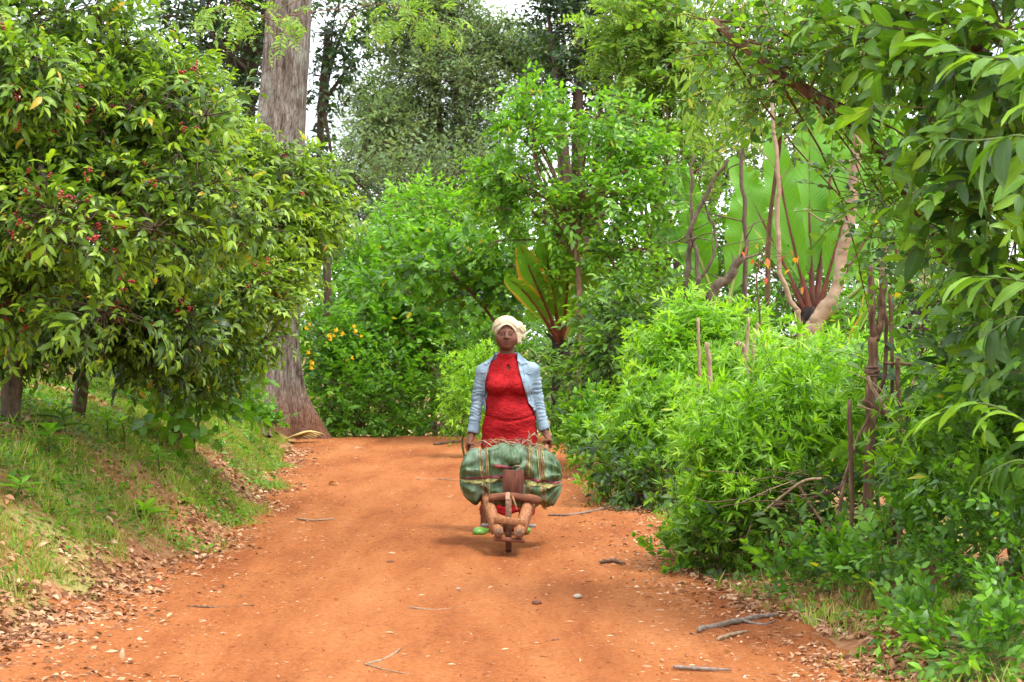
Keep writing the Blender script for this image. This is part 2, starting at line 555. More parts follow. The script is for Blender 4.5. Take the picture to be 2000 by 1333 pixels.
def make_spray(kind, rng, n=6, step=0.05, L=0.14, droop=0.6, stem_r=0.003, age=True, spread=0.9):
    """returns (list of leaf matrices, list of tints offset, stem points)"""
    mats, ages = [], []
    ln = n * step
    s = np.linspace(0, 1, n + 1)
    bend = droop * rng.uniform(0.6, 1.3)
    side = rng.normal(0, 0.15)
    P = np.stack([side * ln * s ** 2, ln * s * (1 - 0.15 * bend * s), -bend * ln * 0.5 * s ** 2], 1)
    for i in range(1, n + 1):
        t = i / n
        tang = norm(P[i] - P[i - 1])
        pitch = math.asin(tang[2])
        size = L * rng.uniform(0.8, 1.15) * (1.0 - 0.35 * max(0, t - 0.6) / 0.4)
        if kind == 'opposite':
            for sg in (-1, 1):
                yaw = -sg * (spread * rng.uniform(0.8, 1.2) - 0.35 * t)
                R = rx(pitch) @ rz(yaw) @ rx(rng.normal(0.12, 0.22)) @ ry(rng.normal(0, 0.35))
                mats.append(m4(R * size, P[i])); ages.append(t)
        elif kind == 'alternate':
            sg = 1 if i % 2 else -1
            R = rx(pitch) @ rz(-sg * spread * rng.uniform(0.7, 1.2)) @ rx(rng.normal(0.1, 0.25)) @ ry(rng.normal(0, 0.4))
            mats.append(m4(R * size, P[i])); ages.append(t)
        elif kind == 'whorl':
            k = 4
            for j in range(k):
                a = 2 * math.pi * (j + 0.5 * (i % 2)) / k + rng.normal(0, 0.2)
                el = spread * rng.uniform(0.75, 1.2) * (1.15 - 0.55 * t)
                R = rx(pitch) @ ry(a) @ rx(el) @ rz(rng.normal(0, 0.1))
                # leaf upper face turned to the stem tip
                R = R @ ry(math.pi)
                mats.append(m4(R * size, P[i])); ages.append(t)
        elif kind == 'palmate':
            a = 2.4 * i + rng.normal(0, 0.3)
            pet = rx(pitch) @ ry(a) @ rx(spread * (1.2 - 0.6 * t))
            pl = L * rng.uniform(0.35, 0.7)
            tip = P[i] + pet @ np.array([0, pl, 0])
            k = int(rng.integers(5, 8))
            for j in range(k):
                fan = (j / (k - 1) - 0.5) * 2
                R = pet @ ry(math.pi) @ rz(fan * 1.25) @ rx(-0.12 + rng.normal(0, 0.12))
                mats.append(m4(R * size * (1.0 - 0.35 * abs(fan) ** 1.5), tip)); ages.append(t)
        elif kind == 'hang':
            a = 2.4 * i
            R = rz(a) @ rx(-1.15 + rng.normal(0, 0.25)) @ ry(rng.normal(0, 0.4))
            mats.append(m4(R * size, P[i])); ages.append(t)
        elif kind == 'pinnate':
            # a whole feather leaf: leaflets both sides, flat
            for sg in (-1, 1):
                R = rx(pitch) @ rz(-sg * 1.15) @ ry(sg * 0.2 + rng.normal(0, 0.1)) @ rx(rng.normal(-0.1, 0.1))
                mats.append(m4(R * size * math.sin(math.pi * (0.12 + 0.8 * t)), P[i])); ages.append(t)
    if kind in ('opposite', 'alternate'):
        mats.append(m4((rx(math.asin(norm(P[-1] - P[-2])[2])) @ rx(0.2)) * L * 0.8, P[-1])); ages.append(1.0)
    return np.array(mats), np.array(ages), P

class Species:
    def __init__(s, leaf, mat, bark, spray, variants=5, seed=1, tint=(0.15, 0.65), young=0.3, yellow=0.0, tilt=0.35, up=0.35, stem_r=0.0028, gravity=0.0, droop_roll=0.5, cloud=None):
        rng = np.random.default_rng(seed)
        s.leaf, s.mat, s.bark = leaf, mat, bark
        s.cloud = cloud or leaf
        s.sprays = [make_spray(rng=rng, **spray) for _ in range(variants)]
        s.tint, s.young, s.yellow, s.up, s.stem_r, s.roll = tint, young, yellow, up, stem_r, droop_roll
        s.mesh = None

def frames(base, dirs, rng, roll=0.5):
    y = norm(dirs)
    ref = np.tile([0, 0, 1.0], (len(y), 1))
    ref[np.abs(y[:, 2]) > 0.97] = (0.3, -1, 0)
    x = norm(np.cross(y, ref))
    z = np.cross(x, y)
    a = rng.normal(0, roll, len(y))[:, None]
    x2 = x * np.cos(a) + z * np.sin(a)
    z2 = -x * np.sin(a) + z * np.cos(a)
    M = np.tile(np.eye(4), (len(y), 1, 1))
    M[:, :3, 0], M[:, :3, 1], M[:, :3, 2], M[:, :3, 3] = x2, y, z2, base
    return M

def scatter(tpl, mats):
    V, F, A = tpl
    k = len(V)
    W = np.einsum('nij,kj->nki', mats[:, :3, :3], V) + mats[:, None, :3, 3]
    FF = F[None] + (np.arange(len(mats)) * k)[:, None, None]
    return W.reshape(-1, 3), FF.reshape(-1, 3), np.tile(A, len(mats))

def leaf_cloud(name, tpl, mats, tint, mat, parent, kind='stuff'):
    W, F, A = scatter(tpl, mats)
    if parent is not None: W = sub(parent, W)
    me = new_mesh(name, W, F, True, {'tint': np.repeat(tint, len(tpl[0])), 'across': A})
    return link(name, me, parent, mat, kind=kind)

def mat_to_loc_rot(o, M):
    from mathutils import Matrix
    o.matrix_local = Matrix(M.tolist())

def leaf_parts(name, sp, mats, tint, parent):
    if sp.mesh is None:
        V, F, A = sp.leaf
        sp.mesh = new_mesh(name, V, F, True, {'across': A})
        sp.mesh.materials.append(sp.mat)
    off = np.array(parent.location)
    for M, t in zip(mats, tint):
        M = M.copy(); M[:3, 3] -= off
        o = link(name, sp.mesh, parent)
        mat_to_loc_rot(o, M)
        o['tint'] = float(t)

def front_most(mats, L, n, cell=16.0):
    """the n leaves that show largest: the front-most one of each small patch of view"""
    c = mats[:, :3, 3] + mats[:, :3, 1] * 0.5
    d = np.maximum(c[:, 1], 0.5)
    px = (c[:, 0] / d * FOC / cell).astype(int)
    pz = ((c[:, 2] - CAM_H) / d * FOC / cell).astype(int)
    vis = (np.abs(c[:, 0] / d) < 0.30) & (np.abs((c[:, 2] - CAM_H) / d) < 0.2)
    key = px * 100003 + pz
    order = np.argsort(d)
    _, first = np.unique(key[order], return_index=True)
    cand = order[first]
    cand = cand[vis[cand]]
    size = np.linalg.norm(mats[cand, :3, 1], axis=1) * np.abs(mats[cand, 1, 2] / np.maximum(np.linalg.norm(mats[cand, :3, 2], axis=1), 1e-6)) ** 0.5 / d[cand]
    return cand[np.argsort(-size)[:n]]

def lobes_px(rows, squash=1.0):
    """(px, py, depth, radius[, vertical factor]) -> (centre, radii)"""
    out = []
    for r in rows:
        c = at(*r[:3])
        v = r[4] if len(r) > 4 else squash
        out.append((c, np.array([r[3], r[3], r[3] * v])))
    return out

def clumps(lobes, per, rmin, rmax, seed, flat=0.62, depth=0.3):
    """break big lobes into leaf clumps with gaps between"""
    r = np.random.default_rng(seed)
    out = []
    for c, rad in lobes:
        for _ in range(per):
            out.append((c + norm(r.normal(size=3)) * rad * r.uniform(depth, 1.0), np.array([1, 1, flat]) * r.uniform(rmin, rmax)))
    return out

def plant(name, label, cat, base, lobes, sp, n, seed=1, parts=0, group=None, trunk_r=0.04, forks=True, shell=(0.45, 1.0), trunk=None,
          leaf_name='leaf', cam_bias=0.0, connect=0.35, trunk_sides=8, bark=None, size=1.0, dir_up=None, tint_shift=0.0, trunk_name='trunk', sag=0.0, twig_r=None, limb=0.55, limb_frac=1.0, wild=0.2, jitter=0.25):
    rng = np.random.default_rng(seed)
    base = np.asarray(base, float)
    root = thing(name, label, cat, tuple(base), group)
    cs = np.array([l[0] for l in lobes]); rs = np.array([l[1] for l in lobes])
    w = (rs[:, 0] * rs[:, 2]); w = w / w.sum()
    which = rng.choice(len(lobes), n * 2, p=w)
    d = norm(rng.normal(size=(n * 2, 3)))
    if cam_bias:
        d[:, 1] -= cam_bias * rng.random(n * 2); d = norm(d)
    rad = rng.uniform(shell[0] ** 2, shell[1] ** 2, n * 2) ** 0.5
    P = cs[which] + d * rs[which] * rad[:, None]
    # drop the points buried deep in a neighbouring lobe
    q = np.full(len(P), 9.0)
    for c, r in zip(cs, rs):
        q = np.minimum(q, np.linalg.norm((P - c) / r, axis=1))
    keep = q > shell[0] * 0.9
    keep &= P[:, 2] > ground_z(P[:, 0], P[:, 1]) + 0.04
    P, d, which = P[keep][:n], d[keep][:n], which[keep][:n]
    up = sp.up if dir_up is None else dir_up
    dirs = norm(d * 0.9 + rng.normal(0, 0.35, d.shape) + np.array([0, 0, up]))
    M = frames(P, dirs, rng, sp.roll)
    M[:, :3, :3] *= (size * rng.uniform(1 - wild, 1 + wild, len(P)))[:, None, None]
    zc = (P[:, 2] - (cs[:, 2] - rs[:, 2]).min()) / max(1e-3, (cs[:, 2] + rs[:, 2]).max() - (cs[:, 2] - rs[:, 2]).min())
    outer = np.linalg.norm((P - cs[which]) / rs[which], axis=1)
    var = rng.integers(0, len(sp.sprays), len(P))
    LM, LT, stems = [], [], MB()
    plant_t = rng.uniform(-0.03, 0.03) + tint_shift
    for v, (lm, ag, sp_pts) in enumerate(sp.sprays):
        sel = np.nonzero(var == v)[0]
        if not len(sel): continue
        mm = np.einsum('nij,kjl->nkil', M[sel], lm)
        mm = mm.reshape(-1, 4, 4)
        wv = rng.normal(0, jitter, (len(mm), 3))
        K = np.zeros((len(mm), 3, 3)); K[:] = np.eye(3)
        K[:, 0, 1], K[:, 0, 2], K[:, 1, 2] = -wv[:, 2], wv[:, 1], -wv[:, 0]
        K[:, 1, 0], K[:, 2, 0], K[:, 2, 1] = wv[:, 2], -wv[:, 1], wv[:, 0]
        mm[:, :3, :3] = (mm[:, :3, :3] @ K) * rng.uniform(0.7, 1.2, len(mm))[:, None, None]
        LM.append(mm)
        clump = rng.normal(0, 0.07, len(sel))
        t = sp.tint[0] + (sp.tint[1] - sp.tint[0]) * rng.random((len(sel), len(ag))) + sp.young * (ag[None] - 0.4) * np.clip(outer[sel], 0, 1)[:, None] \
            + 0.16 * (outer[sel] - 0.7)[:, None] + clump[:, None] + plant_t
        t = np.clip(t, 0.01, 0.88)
        if sp.yellow:
            t[rng.random(t.shape) < sp.yellow] = 0.97
        LT.append(t.ravel())
        V, F4, F3 = tube_geo(sp_pts[[0, len(sp_pts) // 2, -1]] if len(sp.cloud[0]) > 4 else sp_pts[[0, -1]], [sp.stem_r, sp.stem_r * 0.7, sp.stem_r * 0.4] if len(sp.cloud[0]) > 4 else [sp.stem_r, sp.stem_r * 0.4], 3, False)
        W = np.einsum('nij,kj->nki', M[sel][:, :3, :3], V) + M[sel][:, None, :3, 3]
        FF = F4[None] + (np.arange(len(sel)) * len(V))[:, None, None]
        stems.add(W.reshape(-1, 3), None, FF.reshape(-1, 4))
    LM = np.concatenate(LM); LT = np.concatenate(LT)
    # limbs: trunk -> lobe hearts -> twigs
    bark = bark or sp.bark
    if forks:
        tb = MB()
        top = cs[np.argmax(cs[:, 2])] if trunk is None else None
        if trunk is None:
            mid = base + (cs.mean(0) - base) * 0.45 + np.append(rng.normal(0, 0.08, 2), 0)
            tp = spline([base - np.array([0, 0, 0.1]), base + (mid - base) * 0.5 + np.append(rng.normal(0, 0.05, 2), 0), mid], 8)
        else:
            tp = spline(trunk, 4 * len(trunk)); mid = tp[-1]
        tb.tube(tp, np.linspace(trunk_r, trunk_r * 0.62, len(tp)), trunk_sides, True, 0.25, seed)
        tb.build(trunk_name, bark, root)
        lb = MB()
        for c, r in zip(cs, rs):
            if rng.random() > limb_frac: continue
            k = len(tp) - 1 - int(rng.integers(0, max(1, len(tp) // 3)))
            a = tp[k]
            ln = np.linalg.norm(c - a)
            m1 = a + (c - a) * 0.5 + np.append(rng.normal(0, 0.08 * ln, 2), 0.08 * ln)
            lp = spline([a, m1, c], 7)
            lb.tube(lp, np.linspace(trunk_r * limb, trunk_r * limb * 0.3, 7), 5, False, 0.2, seed)
        for i in np.nonzero(rng.random(len(P)) < connect)[0]:
            c = cs[which[i]]
            m1 = (c + P[i]) / 2 + rng.normal(0, 0.06, 3) * np.linalg.norm(P[i] - c)
            tr_ = twig_r or trunk_r * 0.15
            lb.tube(np.array([c, m1, P[i]]), [tr_, tr_ * 0.75, tr_ * 0.5], 3, False)
        lb.build('branches', bark, root, kind='stuff')
    stems.build('twigs', bark, root, kind='stuff')
    if parts:
        pick = front_most(LM, 0, parts)
        leaf_parts(leaf_name, sp, LM[pick], LT[pick], root)
        rest = np.ones(len(LM), bool); rest[pick] = False
        LM, LT = LM[rest], LT[rest]
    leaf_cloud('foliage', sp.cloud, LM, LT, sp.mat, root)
    return root, P, dirs

G = lambda *c: c
M_bark_dark = solid_mat('dark twig bark', [(0.3, (0.035, 0.022, 0.013)), (0.7, (0.12, 0.08, 0.05))], scale=(30, 30, 9), bump=0.5)
M_bark_brown = solid_mat('red brown bark', [(0.3, (0.055, 0.028, 0.014)), (0.55, (0.13, 0.07, 0.036)), (0.8, (0.26, 0.17, 0.10))], scale=(28, 28, 7), bump=0.8)
M_bark_grey = solid_mat('grey coffee bark', [(0.3, (0.045, 0.03, 0.02)), (0.6, (0.12, 0.085, 0.055)), (0.8, (0.26, 0.22, 0.16))], scale=(24, 24, 9), bump=0.8)
M_bark_pale = solid_mat('pale smooth bark', [(0.25, (0.15, 0.09, 0.05)), (0.55, (0.29, 0.195, 0.12)), (0.8, (0.42, 0.32, 0.22))], scale=(6, 6, 11), bump=0.35, rough=0.7)
M_green_stem = solid_mat('green stem', [(0.3, (0.04, 0.075, 0.015)), (0.7, (0.10, 0.14, 0.035))], scale=(20, 20, 20), bump=0.1)

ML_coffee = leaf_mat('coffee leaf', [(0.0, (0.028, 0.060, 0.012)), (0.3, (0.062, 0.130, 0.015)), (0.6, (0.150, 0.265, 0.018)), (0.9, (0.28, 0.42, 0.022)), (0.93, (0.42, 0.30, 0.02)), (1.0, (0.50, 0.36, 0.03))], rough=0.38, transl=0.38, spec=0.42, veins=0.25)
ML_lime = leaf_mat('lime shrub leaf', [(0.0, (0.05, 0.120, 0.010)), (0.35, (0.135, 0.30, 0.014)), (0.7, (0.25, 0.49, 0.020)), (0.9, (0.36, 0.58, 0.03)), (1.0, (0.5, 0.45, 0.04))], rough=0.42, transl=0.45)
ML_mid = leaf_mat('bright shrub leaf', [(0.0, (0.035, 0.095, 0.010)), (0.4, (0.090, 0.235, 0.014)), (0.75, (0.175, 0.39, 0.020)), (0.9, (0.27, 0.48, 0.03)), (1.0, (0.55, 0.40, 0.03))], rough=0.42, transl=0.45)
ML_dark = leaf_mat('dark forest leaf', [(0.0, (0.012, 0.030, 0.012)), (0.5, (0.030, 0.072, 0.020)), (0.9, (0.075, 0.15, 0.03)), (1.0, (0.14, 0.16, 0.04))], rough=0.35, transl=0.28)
ML_olive = leaf_mat('hazed olive leaf', [(0.0, (0.075, 0.125, 0.055)), (0.5, (0.145, 0.225, 0.09)), (0.9, (0.25, 0.35, 0.13)), (1.0, (0.26, 0.14, 0.06))], rough=0.5, transl=0.42)  # ramp kept pale so the leaf colour stands in for distance haze
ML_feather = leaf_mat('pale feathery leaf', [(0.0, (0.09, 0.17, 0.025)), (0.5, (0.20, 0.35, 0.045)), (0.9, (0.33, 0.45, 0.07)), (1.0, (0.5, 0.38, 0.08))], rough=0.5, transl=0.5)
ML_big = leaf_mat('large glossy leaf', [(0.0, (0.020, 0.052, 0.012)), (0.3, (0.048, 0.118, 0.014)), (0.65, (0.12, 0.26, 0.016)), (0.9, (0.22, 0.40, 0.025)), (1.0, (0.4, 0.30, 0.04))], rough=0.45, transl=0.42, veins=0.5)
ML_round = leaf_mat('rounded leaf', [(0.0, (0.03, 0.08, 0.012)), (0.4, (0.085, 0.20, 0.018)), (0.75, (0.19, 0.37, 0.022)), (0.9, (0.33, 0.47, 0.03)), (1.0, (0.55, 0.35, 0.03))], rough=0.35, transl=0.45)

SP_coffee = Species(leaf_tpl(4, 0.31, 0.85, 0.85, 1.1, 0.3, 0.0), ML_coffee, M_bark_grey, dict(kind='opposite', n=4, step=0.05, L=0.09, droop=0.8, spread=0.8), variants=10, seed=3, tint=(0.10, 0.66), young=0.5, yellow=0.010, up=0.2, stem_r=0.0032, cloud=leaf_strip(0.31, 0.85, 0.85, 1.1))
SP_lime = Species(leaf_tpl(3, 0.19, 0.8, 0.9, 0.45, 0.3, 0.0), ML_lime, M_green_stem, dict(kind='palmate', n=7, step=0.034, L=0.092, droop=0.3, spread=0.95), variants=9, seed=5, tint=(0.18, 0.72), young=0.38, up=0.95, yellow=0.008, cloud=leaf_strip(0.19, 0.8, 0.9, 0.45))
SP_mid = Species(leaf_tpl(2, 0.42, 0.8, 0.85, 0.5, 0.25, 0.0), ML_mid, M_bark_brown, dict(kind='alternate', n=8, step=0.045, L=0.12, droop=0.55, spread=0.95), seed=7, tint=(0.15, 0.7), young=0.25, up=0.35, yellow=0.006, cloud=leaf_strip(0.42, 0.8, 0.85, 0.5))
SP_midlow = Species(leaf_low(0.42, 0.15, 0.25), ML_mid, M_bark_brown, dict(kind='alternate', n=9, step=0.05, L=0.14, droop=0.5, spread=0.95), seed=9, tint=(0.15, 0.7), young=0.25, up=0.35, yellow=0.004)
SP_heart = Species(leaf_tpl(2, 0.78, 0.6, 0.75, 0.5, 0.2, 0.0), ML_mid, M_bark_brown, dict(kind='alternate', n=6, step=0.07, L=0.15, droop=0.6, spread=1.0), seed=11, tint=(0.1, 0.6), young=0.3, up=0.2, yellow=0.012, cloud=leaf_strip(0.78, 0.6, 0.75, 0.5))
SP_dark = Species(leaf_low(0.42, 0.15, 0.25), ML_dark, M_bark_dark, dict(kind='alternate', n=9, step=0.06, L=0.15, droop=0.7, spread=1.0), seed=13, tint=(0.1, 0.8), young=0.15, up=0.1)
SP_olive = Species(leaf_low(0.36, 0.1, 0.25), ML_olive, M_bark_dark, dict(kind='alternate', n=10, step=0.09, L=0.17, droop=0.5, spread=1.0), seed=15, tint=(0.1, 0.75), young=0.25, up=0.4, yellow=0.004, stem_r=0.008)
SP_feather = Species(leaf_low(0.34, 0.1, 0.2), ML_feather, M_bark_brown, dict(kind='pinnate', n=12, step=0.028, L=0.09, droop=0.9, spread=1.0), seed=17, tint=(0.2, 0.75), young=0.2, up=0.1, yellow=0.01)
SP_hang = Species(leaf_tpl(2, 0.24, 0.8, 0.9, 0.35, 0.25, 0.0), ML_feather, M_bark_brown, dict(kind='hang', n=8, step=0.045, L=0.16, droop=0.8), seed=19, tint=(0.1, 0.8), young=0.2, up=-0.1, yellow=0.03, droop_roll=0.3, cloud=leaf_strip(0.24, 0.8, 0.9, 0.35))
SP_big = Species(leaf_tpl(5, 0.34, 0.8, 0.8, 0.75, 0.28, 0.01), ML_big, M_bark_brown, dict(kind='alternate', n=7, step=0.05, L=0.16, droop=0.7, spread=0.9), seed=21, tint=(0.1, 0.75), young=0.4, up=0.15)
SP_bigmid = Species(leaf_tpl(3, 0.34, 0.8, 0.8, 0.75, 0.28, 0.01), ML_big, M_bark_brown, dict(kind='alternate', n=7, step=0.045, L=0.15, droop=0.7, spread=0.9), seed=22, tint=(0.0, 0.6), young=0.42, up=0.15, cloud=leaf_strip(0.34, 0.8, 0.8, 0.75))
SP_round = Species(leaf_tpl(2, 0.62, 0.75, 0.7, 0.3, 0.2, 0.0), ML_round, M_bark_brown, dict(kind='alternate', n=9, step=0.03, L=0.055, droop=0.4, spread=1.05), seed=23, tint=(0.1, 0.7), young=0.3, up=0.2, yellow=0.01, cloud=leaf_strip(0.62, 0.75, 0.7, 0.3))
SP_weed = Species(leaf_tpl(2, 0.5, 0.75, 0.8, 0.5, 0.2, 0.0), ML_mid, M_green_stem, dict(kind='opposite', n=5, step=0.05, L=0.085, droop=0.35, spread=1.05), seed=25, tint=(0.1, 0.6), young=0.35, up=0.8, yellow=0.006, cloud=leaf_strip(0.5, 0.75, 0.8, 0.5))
# ------------------------------------------------------------------ far and middle trees
def gbase(px, d, dz=0.0):
    x = (px - 1000) / FOC * d
    return np.array([x, d, float(ground_z(x, d)) + dz])

# --- the big trunk beside the path
def big_trunk():
    bx, by = -3.74, 26.2
    bz = float(ground_z(bx, by))
    root = thing('giant_tree', 'huge grey forest tree with fluted buttressed trunk where the path crests', 'tree', (bx, by, bz))
    nz, ns = 150, 96
    z = np.concatenate([np.linspace(-0.5, 2.2, 70), np.linspace(2.25, 11, 80)])
    th = np.linspace(0, 2 * np.pi, ns, endpoint=False)
    Z, TH = np.meshgrid(z, th, indexing='ij')
    r = np.interp(Z, [-0.5, 0, 0.35, 0.9, 1.6, 3, 6, 11], [0.86, 0.68, 0.56, 0.49, 0.45, 0.39, 0.33, 0.30])
    low = np.clip(1 - Z / 1.5, 0, 1.4)
    flute = 0.17 * low ** 1.5 * np.cos(6 * TH + 0.8) + 0.10 * (low + 0.15) * np.cos(11 * TH + 2 + 0.5 * Z) - 0.10 * np.clip(1.2 - Z / 2.5, 0, 1) * np.exp(-(np.angle(np.exp(1j * (TH + 1.9 - 0.04 * Z))) / 0.09) ** 2) - 0.09 * np.clip(1.2 - Z / 2.5, 0, 1) * np.exp(-(np.angle(np.exp(1j * (TH + 1.35 + 0.03 * Z))) / 0.07) ** 2) + 0.035 * np.cos(3 * TH + 0.6 * Z)
    r = r * (1 + flute + 0.05 * fbm(np.cos(TH) * 4, np.sin(TH) * 4, Z * 0.35, 51) + 0.035 * fbm(np.cos(TH) * 14, np.sin(TH) * 14, Z * 0.9, 52))
    cx = np.interp(Z, [-0.5, 0, 2, 4, 6.5, 11], [0.0, 0.02, 0.18, 0.32, 0.48, 0.70])
    V = np.stack([bx + cx + r * np.cos(TH), by + r * np.sin(TH), bz + Z], -1).reshape(-1, 3)
    n_, s_ = Z.shape
    i = np.arange(n_ - 1)[:, None] * s_; j = np.arange(s_)[None]; j2 = (j + 1) % s_
    F = np.stack([i + j, i + j2, i + s_ + j2, i + s_ + j], -1).reshape(-1, 4)
    m, nt, out = mat_new('giant bark')
    L = nt.links.new
    g = node(nt, 'ShaderNodeTexCoord')
    mp = node(nt, 'ShaderNodeMapping'); mp.inputs['Scale'].default_value = (15, 15, 2.6); L(g.outputs['Object'], mp.inputs[0])
    n1 = node(nt, 'ShaderNodeTexNoise', i_Scale=1.0, i_Detail=9.0, i_Roughness=0.68); L(mp.outputs[0], n1.inputs[0])
    r1 = ramp(nt, [(0.32, (0.055, 0.038, 0.028)), (0.44, (0.16, 0.12, 0.095)), (0.56, (0.28, 0.235, 0.195)), (0.70, (0.44, 0.40, 0.35))]); L(n1.outputs['Fac'], r1.inputs[0])
    n2 = node(nt, 'ShaderNodeTexNoise', i_Scale=3.5, i_Detail=6.0); L(g.outputs['Object'], n2.inputs[0])
    mr = node(nt, 'ShaderNodeMapRange', i_From_Min=0.52, i_From_Max=0.68); L(n2.outputs['Fac'], mr.inputs['Value'])
    mx = node(nt, 'ShaderNodeMix', data_type='RGBA'); mx.inputs[7].default_value = (0.40, 0.43, 0.36, 1)
    k = node(nt, 'ShaderNodeMath', operation='MULTIPLY'); k.inputs[1].default_value = 0.55; L(mr.outputs[0], k.inputs[0]); L(k.outputs[0], mx.inputs[0]); L(r1.outputs[0], mx.inputs[6])
    # red earth splashed up the foot
    sx = node(nt, 'ShaderNodeSeparateXYZ'); L(g.outputs['Object'], sx.inputs[0])
    wob = node(nt, 'ShaderNodeMath', operation='MULTIPLY_ADD'); wob.inputs[1].default_value = -0.9; L(n2.outputs['Fac'], wob.inputs[0]); L(sx.outputs['Z'], wob.inputs[2])
    mz = node(nt, 'ShaderNodeMapRange', i_From_Min=-0.6, i_From_Max=0.05, i_To_Min=0.8, i_To_Max=0.0); L(wob.outputs[0], mz.inputs['Value'])
    mx2 = node(nt, 'ShaderNodeMix', data_type='RGBA'); mx2.inputs[7].default_value = (0.22, 0.085, 0.04, 1)
    L(mz.outputs[0], mx2.inputs[0]); L(mx.outputs[2], mx2.inputs[6])
    p = node(nt, 'ShaderNodeBsdfPrincipled', i_Roughness=0.92); p.inputs['Specular IOR Level'].default_value = 0.15
    L(mx2.outputs[2], p.inputs['Base Color'])
    mpc = node(nt, 'ShaderNodeMapping'); mpc.inputs['Scale'].default_value = (34, 34, 6); L(g.outputs['Object'], mpc.inputs[0])
    vc = node(nt, 'ShaderNodeTexVoronoi', i_Scale=1.0, feature='DISTANCE_TO_EDGE'); L(mpc.outputs[0], vc.inputs['Vector'])
    rc = ramp(nt, [(0.0, (0.35, 0.32, 0.30)), (0.12, (1, 1, 1))]); L(vc.outputs['Distance'], rc.inputs[0])
    mc = node(nt, 'ShaderNodeMix', data_type='RGBA', blend_type='MULTIPLY'); mc.inputs[0].default_value = 0.85; L(mx2.outputs[2], mc.inputs[6]); L(rc.outputs[0], mc.inputs[7]); L(mc.outputs[2], p.inputs['Base Color'])
    b = node(nt, 'ShaderNodeBump', i_Strength=1.0, i_Distance=0.10); L(n1.outputs['Fac'], b.inputs['Height']); L(b.outputs[0], p.inputs['Normal'])
    L(p.outputs[0], out.inputs[0])
    link('trunk', new_mesh('trunk', sub(root, V), F), root, m)
    # crown far overhead, limbs and leaves
    lb = MB()
    rng = np.random.default_rng(4)
    for a in range(5):
        az = a * 1.3 + 0.4
        s0 = np.array([bx + 0.40, by, bz + 9.4 + 0.3 * a])
        e = s0 + np.array([math.cos(az) * 3.2, math.sin(az) * 3.2, 2.2])
        lb.tube(spline([s0, (s0 + e) / 2 + [0, 0, 0.6], e], 10), np.linspace(0.16, 0.05, 10), 7, False, 0.15, a)
    lb.build('limbs', m, root, kind='stuff')
    lob = [(np.array([bx + 0.4 + 2.6 * math.cos(a * 1.3 + 0.4), by + 2.6 * math.sin(a * 1.3 + 0.4), bz + 12]), np.array([1.9, 1.9, 1.3])) for a in range(5)]
    P = np.concatenate([c + norm(rng.normal(size=(150, 3))) * r * rng.uniform(0.4, 1, (150, 1)) for c, r in lob])
    Mx = frames(P, norm(rng.normal(size=P.shape)), rng)
    LM = np.einsum('nij,kjl->nkil', Mx, SP_olive.sprays[0][0]).reshape(-1, 4, 4)
    leaf_cloud('crown', SP_olive.leaf, LM, rng.uniform(0.1, 0.7, len(LM)), ML_olive, root)
    return root
big_trunk()

# dark tree and creepers round the big trunk
plant('dark_leaved_tree', 'dark green broadleaf tree crowding the giant trunk on its coffee bush side', 'tree', gbase(455, 28.5), lobes_px([
    (400, 40, 28.5, 0.85), (455, 110, 28, 0.8), (500, 60, 28.5, 0.6), (420, 190, 28, 0.6), (490, 190, 28.3, 0.45), (360, 100, 29, 0.6), (450, -60, 28.5, 0.9), (530, -60, 28.5, 0.6), (490, 330, 29, 0.35)]),
    SP_dark, 560, seed=31, trunk_r=0.16, trunk=[gbase(455, 28.5, -0.3), at(470, 560, 28.5), at(485, 230, 28.5), at(480, 60, 28.5)], shell=(0.2, 1.0))
plant('dark_leaved_tree', 'dark green tree showing sky specks on the open side of the giant trunk', 'tree', gbase(640, 30), lobes_px([
    (650, 60, 30, 0.62), (690, 120, 30, 0.42), (630, 150, 30, 0.5), (690, 20, 30, 0.5), (620, 210, 30, 0.35), (625, 330, 30, 0.42), (660, 380, 30, 0.4), (620, 420, 31, 0.5)]),
    SP_dark, 230, seed=32, trunk_r=0.09, trunk=[gbase(640, 30, -0.3), at(640, 560, 30), at(625, 300, 30), at(640, 60, 30)], shell=(0.2, 1.0))
# forest trees on the skyline, haze put into their pale grey green
plant('forest_tree', 'tall grey green forest tree with sky gaps standing behind the woman', 'tree', np.append(at(880, 900, 62)[:2], -3.5), clumps(lobes_px([
    (860, 110, 62, 2.0), (770, 190, 62, 1.6), (960, 200, 62, 1.9), (850, 300, 62, 1.9), (760, 320, 61, 1.1), (950, 320, 62, 1.6), (1030, 120, 62, 1.2), (790, 40, 62, 1.2), (880, 0, 62, 1.3),
    (880, 400, 62, 1.5), (960, 90, 62, 1.2), (740, 250, 61, 0.8)], 0.85), 7, 0.55, 1.05, 5, 0.55),
    SP_olive, 5200, seed=33, limb_frac=0.12, trunk_r=0.34, trunk=[np.append(at(880, 900, 62)[:2], -4), at(870, 560, 62), at(850, 250, 62), at(855, -40, 62)], shell=(0.0, 1.0), connect=0.05, size=1.15, twig_r=0.02, limb=0.3)
rngw = np.random.default_rng(15)
wood = [(np.array([x, 78 + rngw.normal(0, 3), -3 + rngw.uniform(0, 1) * (7.0 if abs(x + 5) > 5 else 9.5)]), np.array([2.6, 1.6, 1.9])) for x in np.linspace(-30, 34, 64) for _ in range(4)]
Pw = np.concatenate([c + norm(rngw.normal(size=(18, 3))) * r * rngw.uniform(0.3, 1, (18, 1)) for c, r in wood])
Mw = frames(Pw, norm(rngw.normal(size=Pw.shape) + [0, -0.5, 0.4]), rngw); Mw[:, :3, :3] *= 2.0
LMw = np.einsum('nij,kjl->nkil', Mw, SP_olive.sprays[1][0]).reshape(-1, 4, 4)
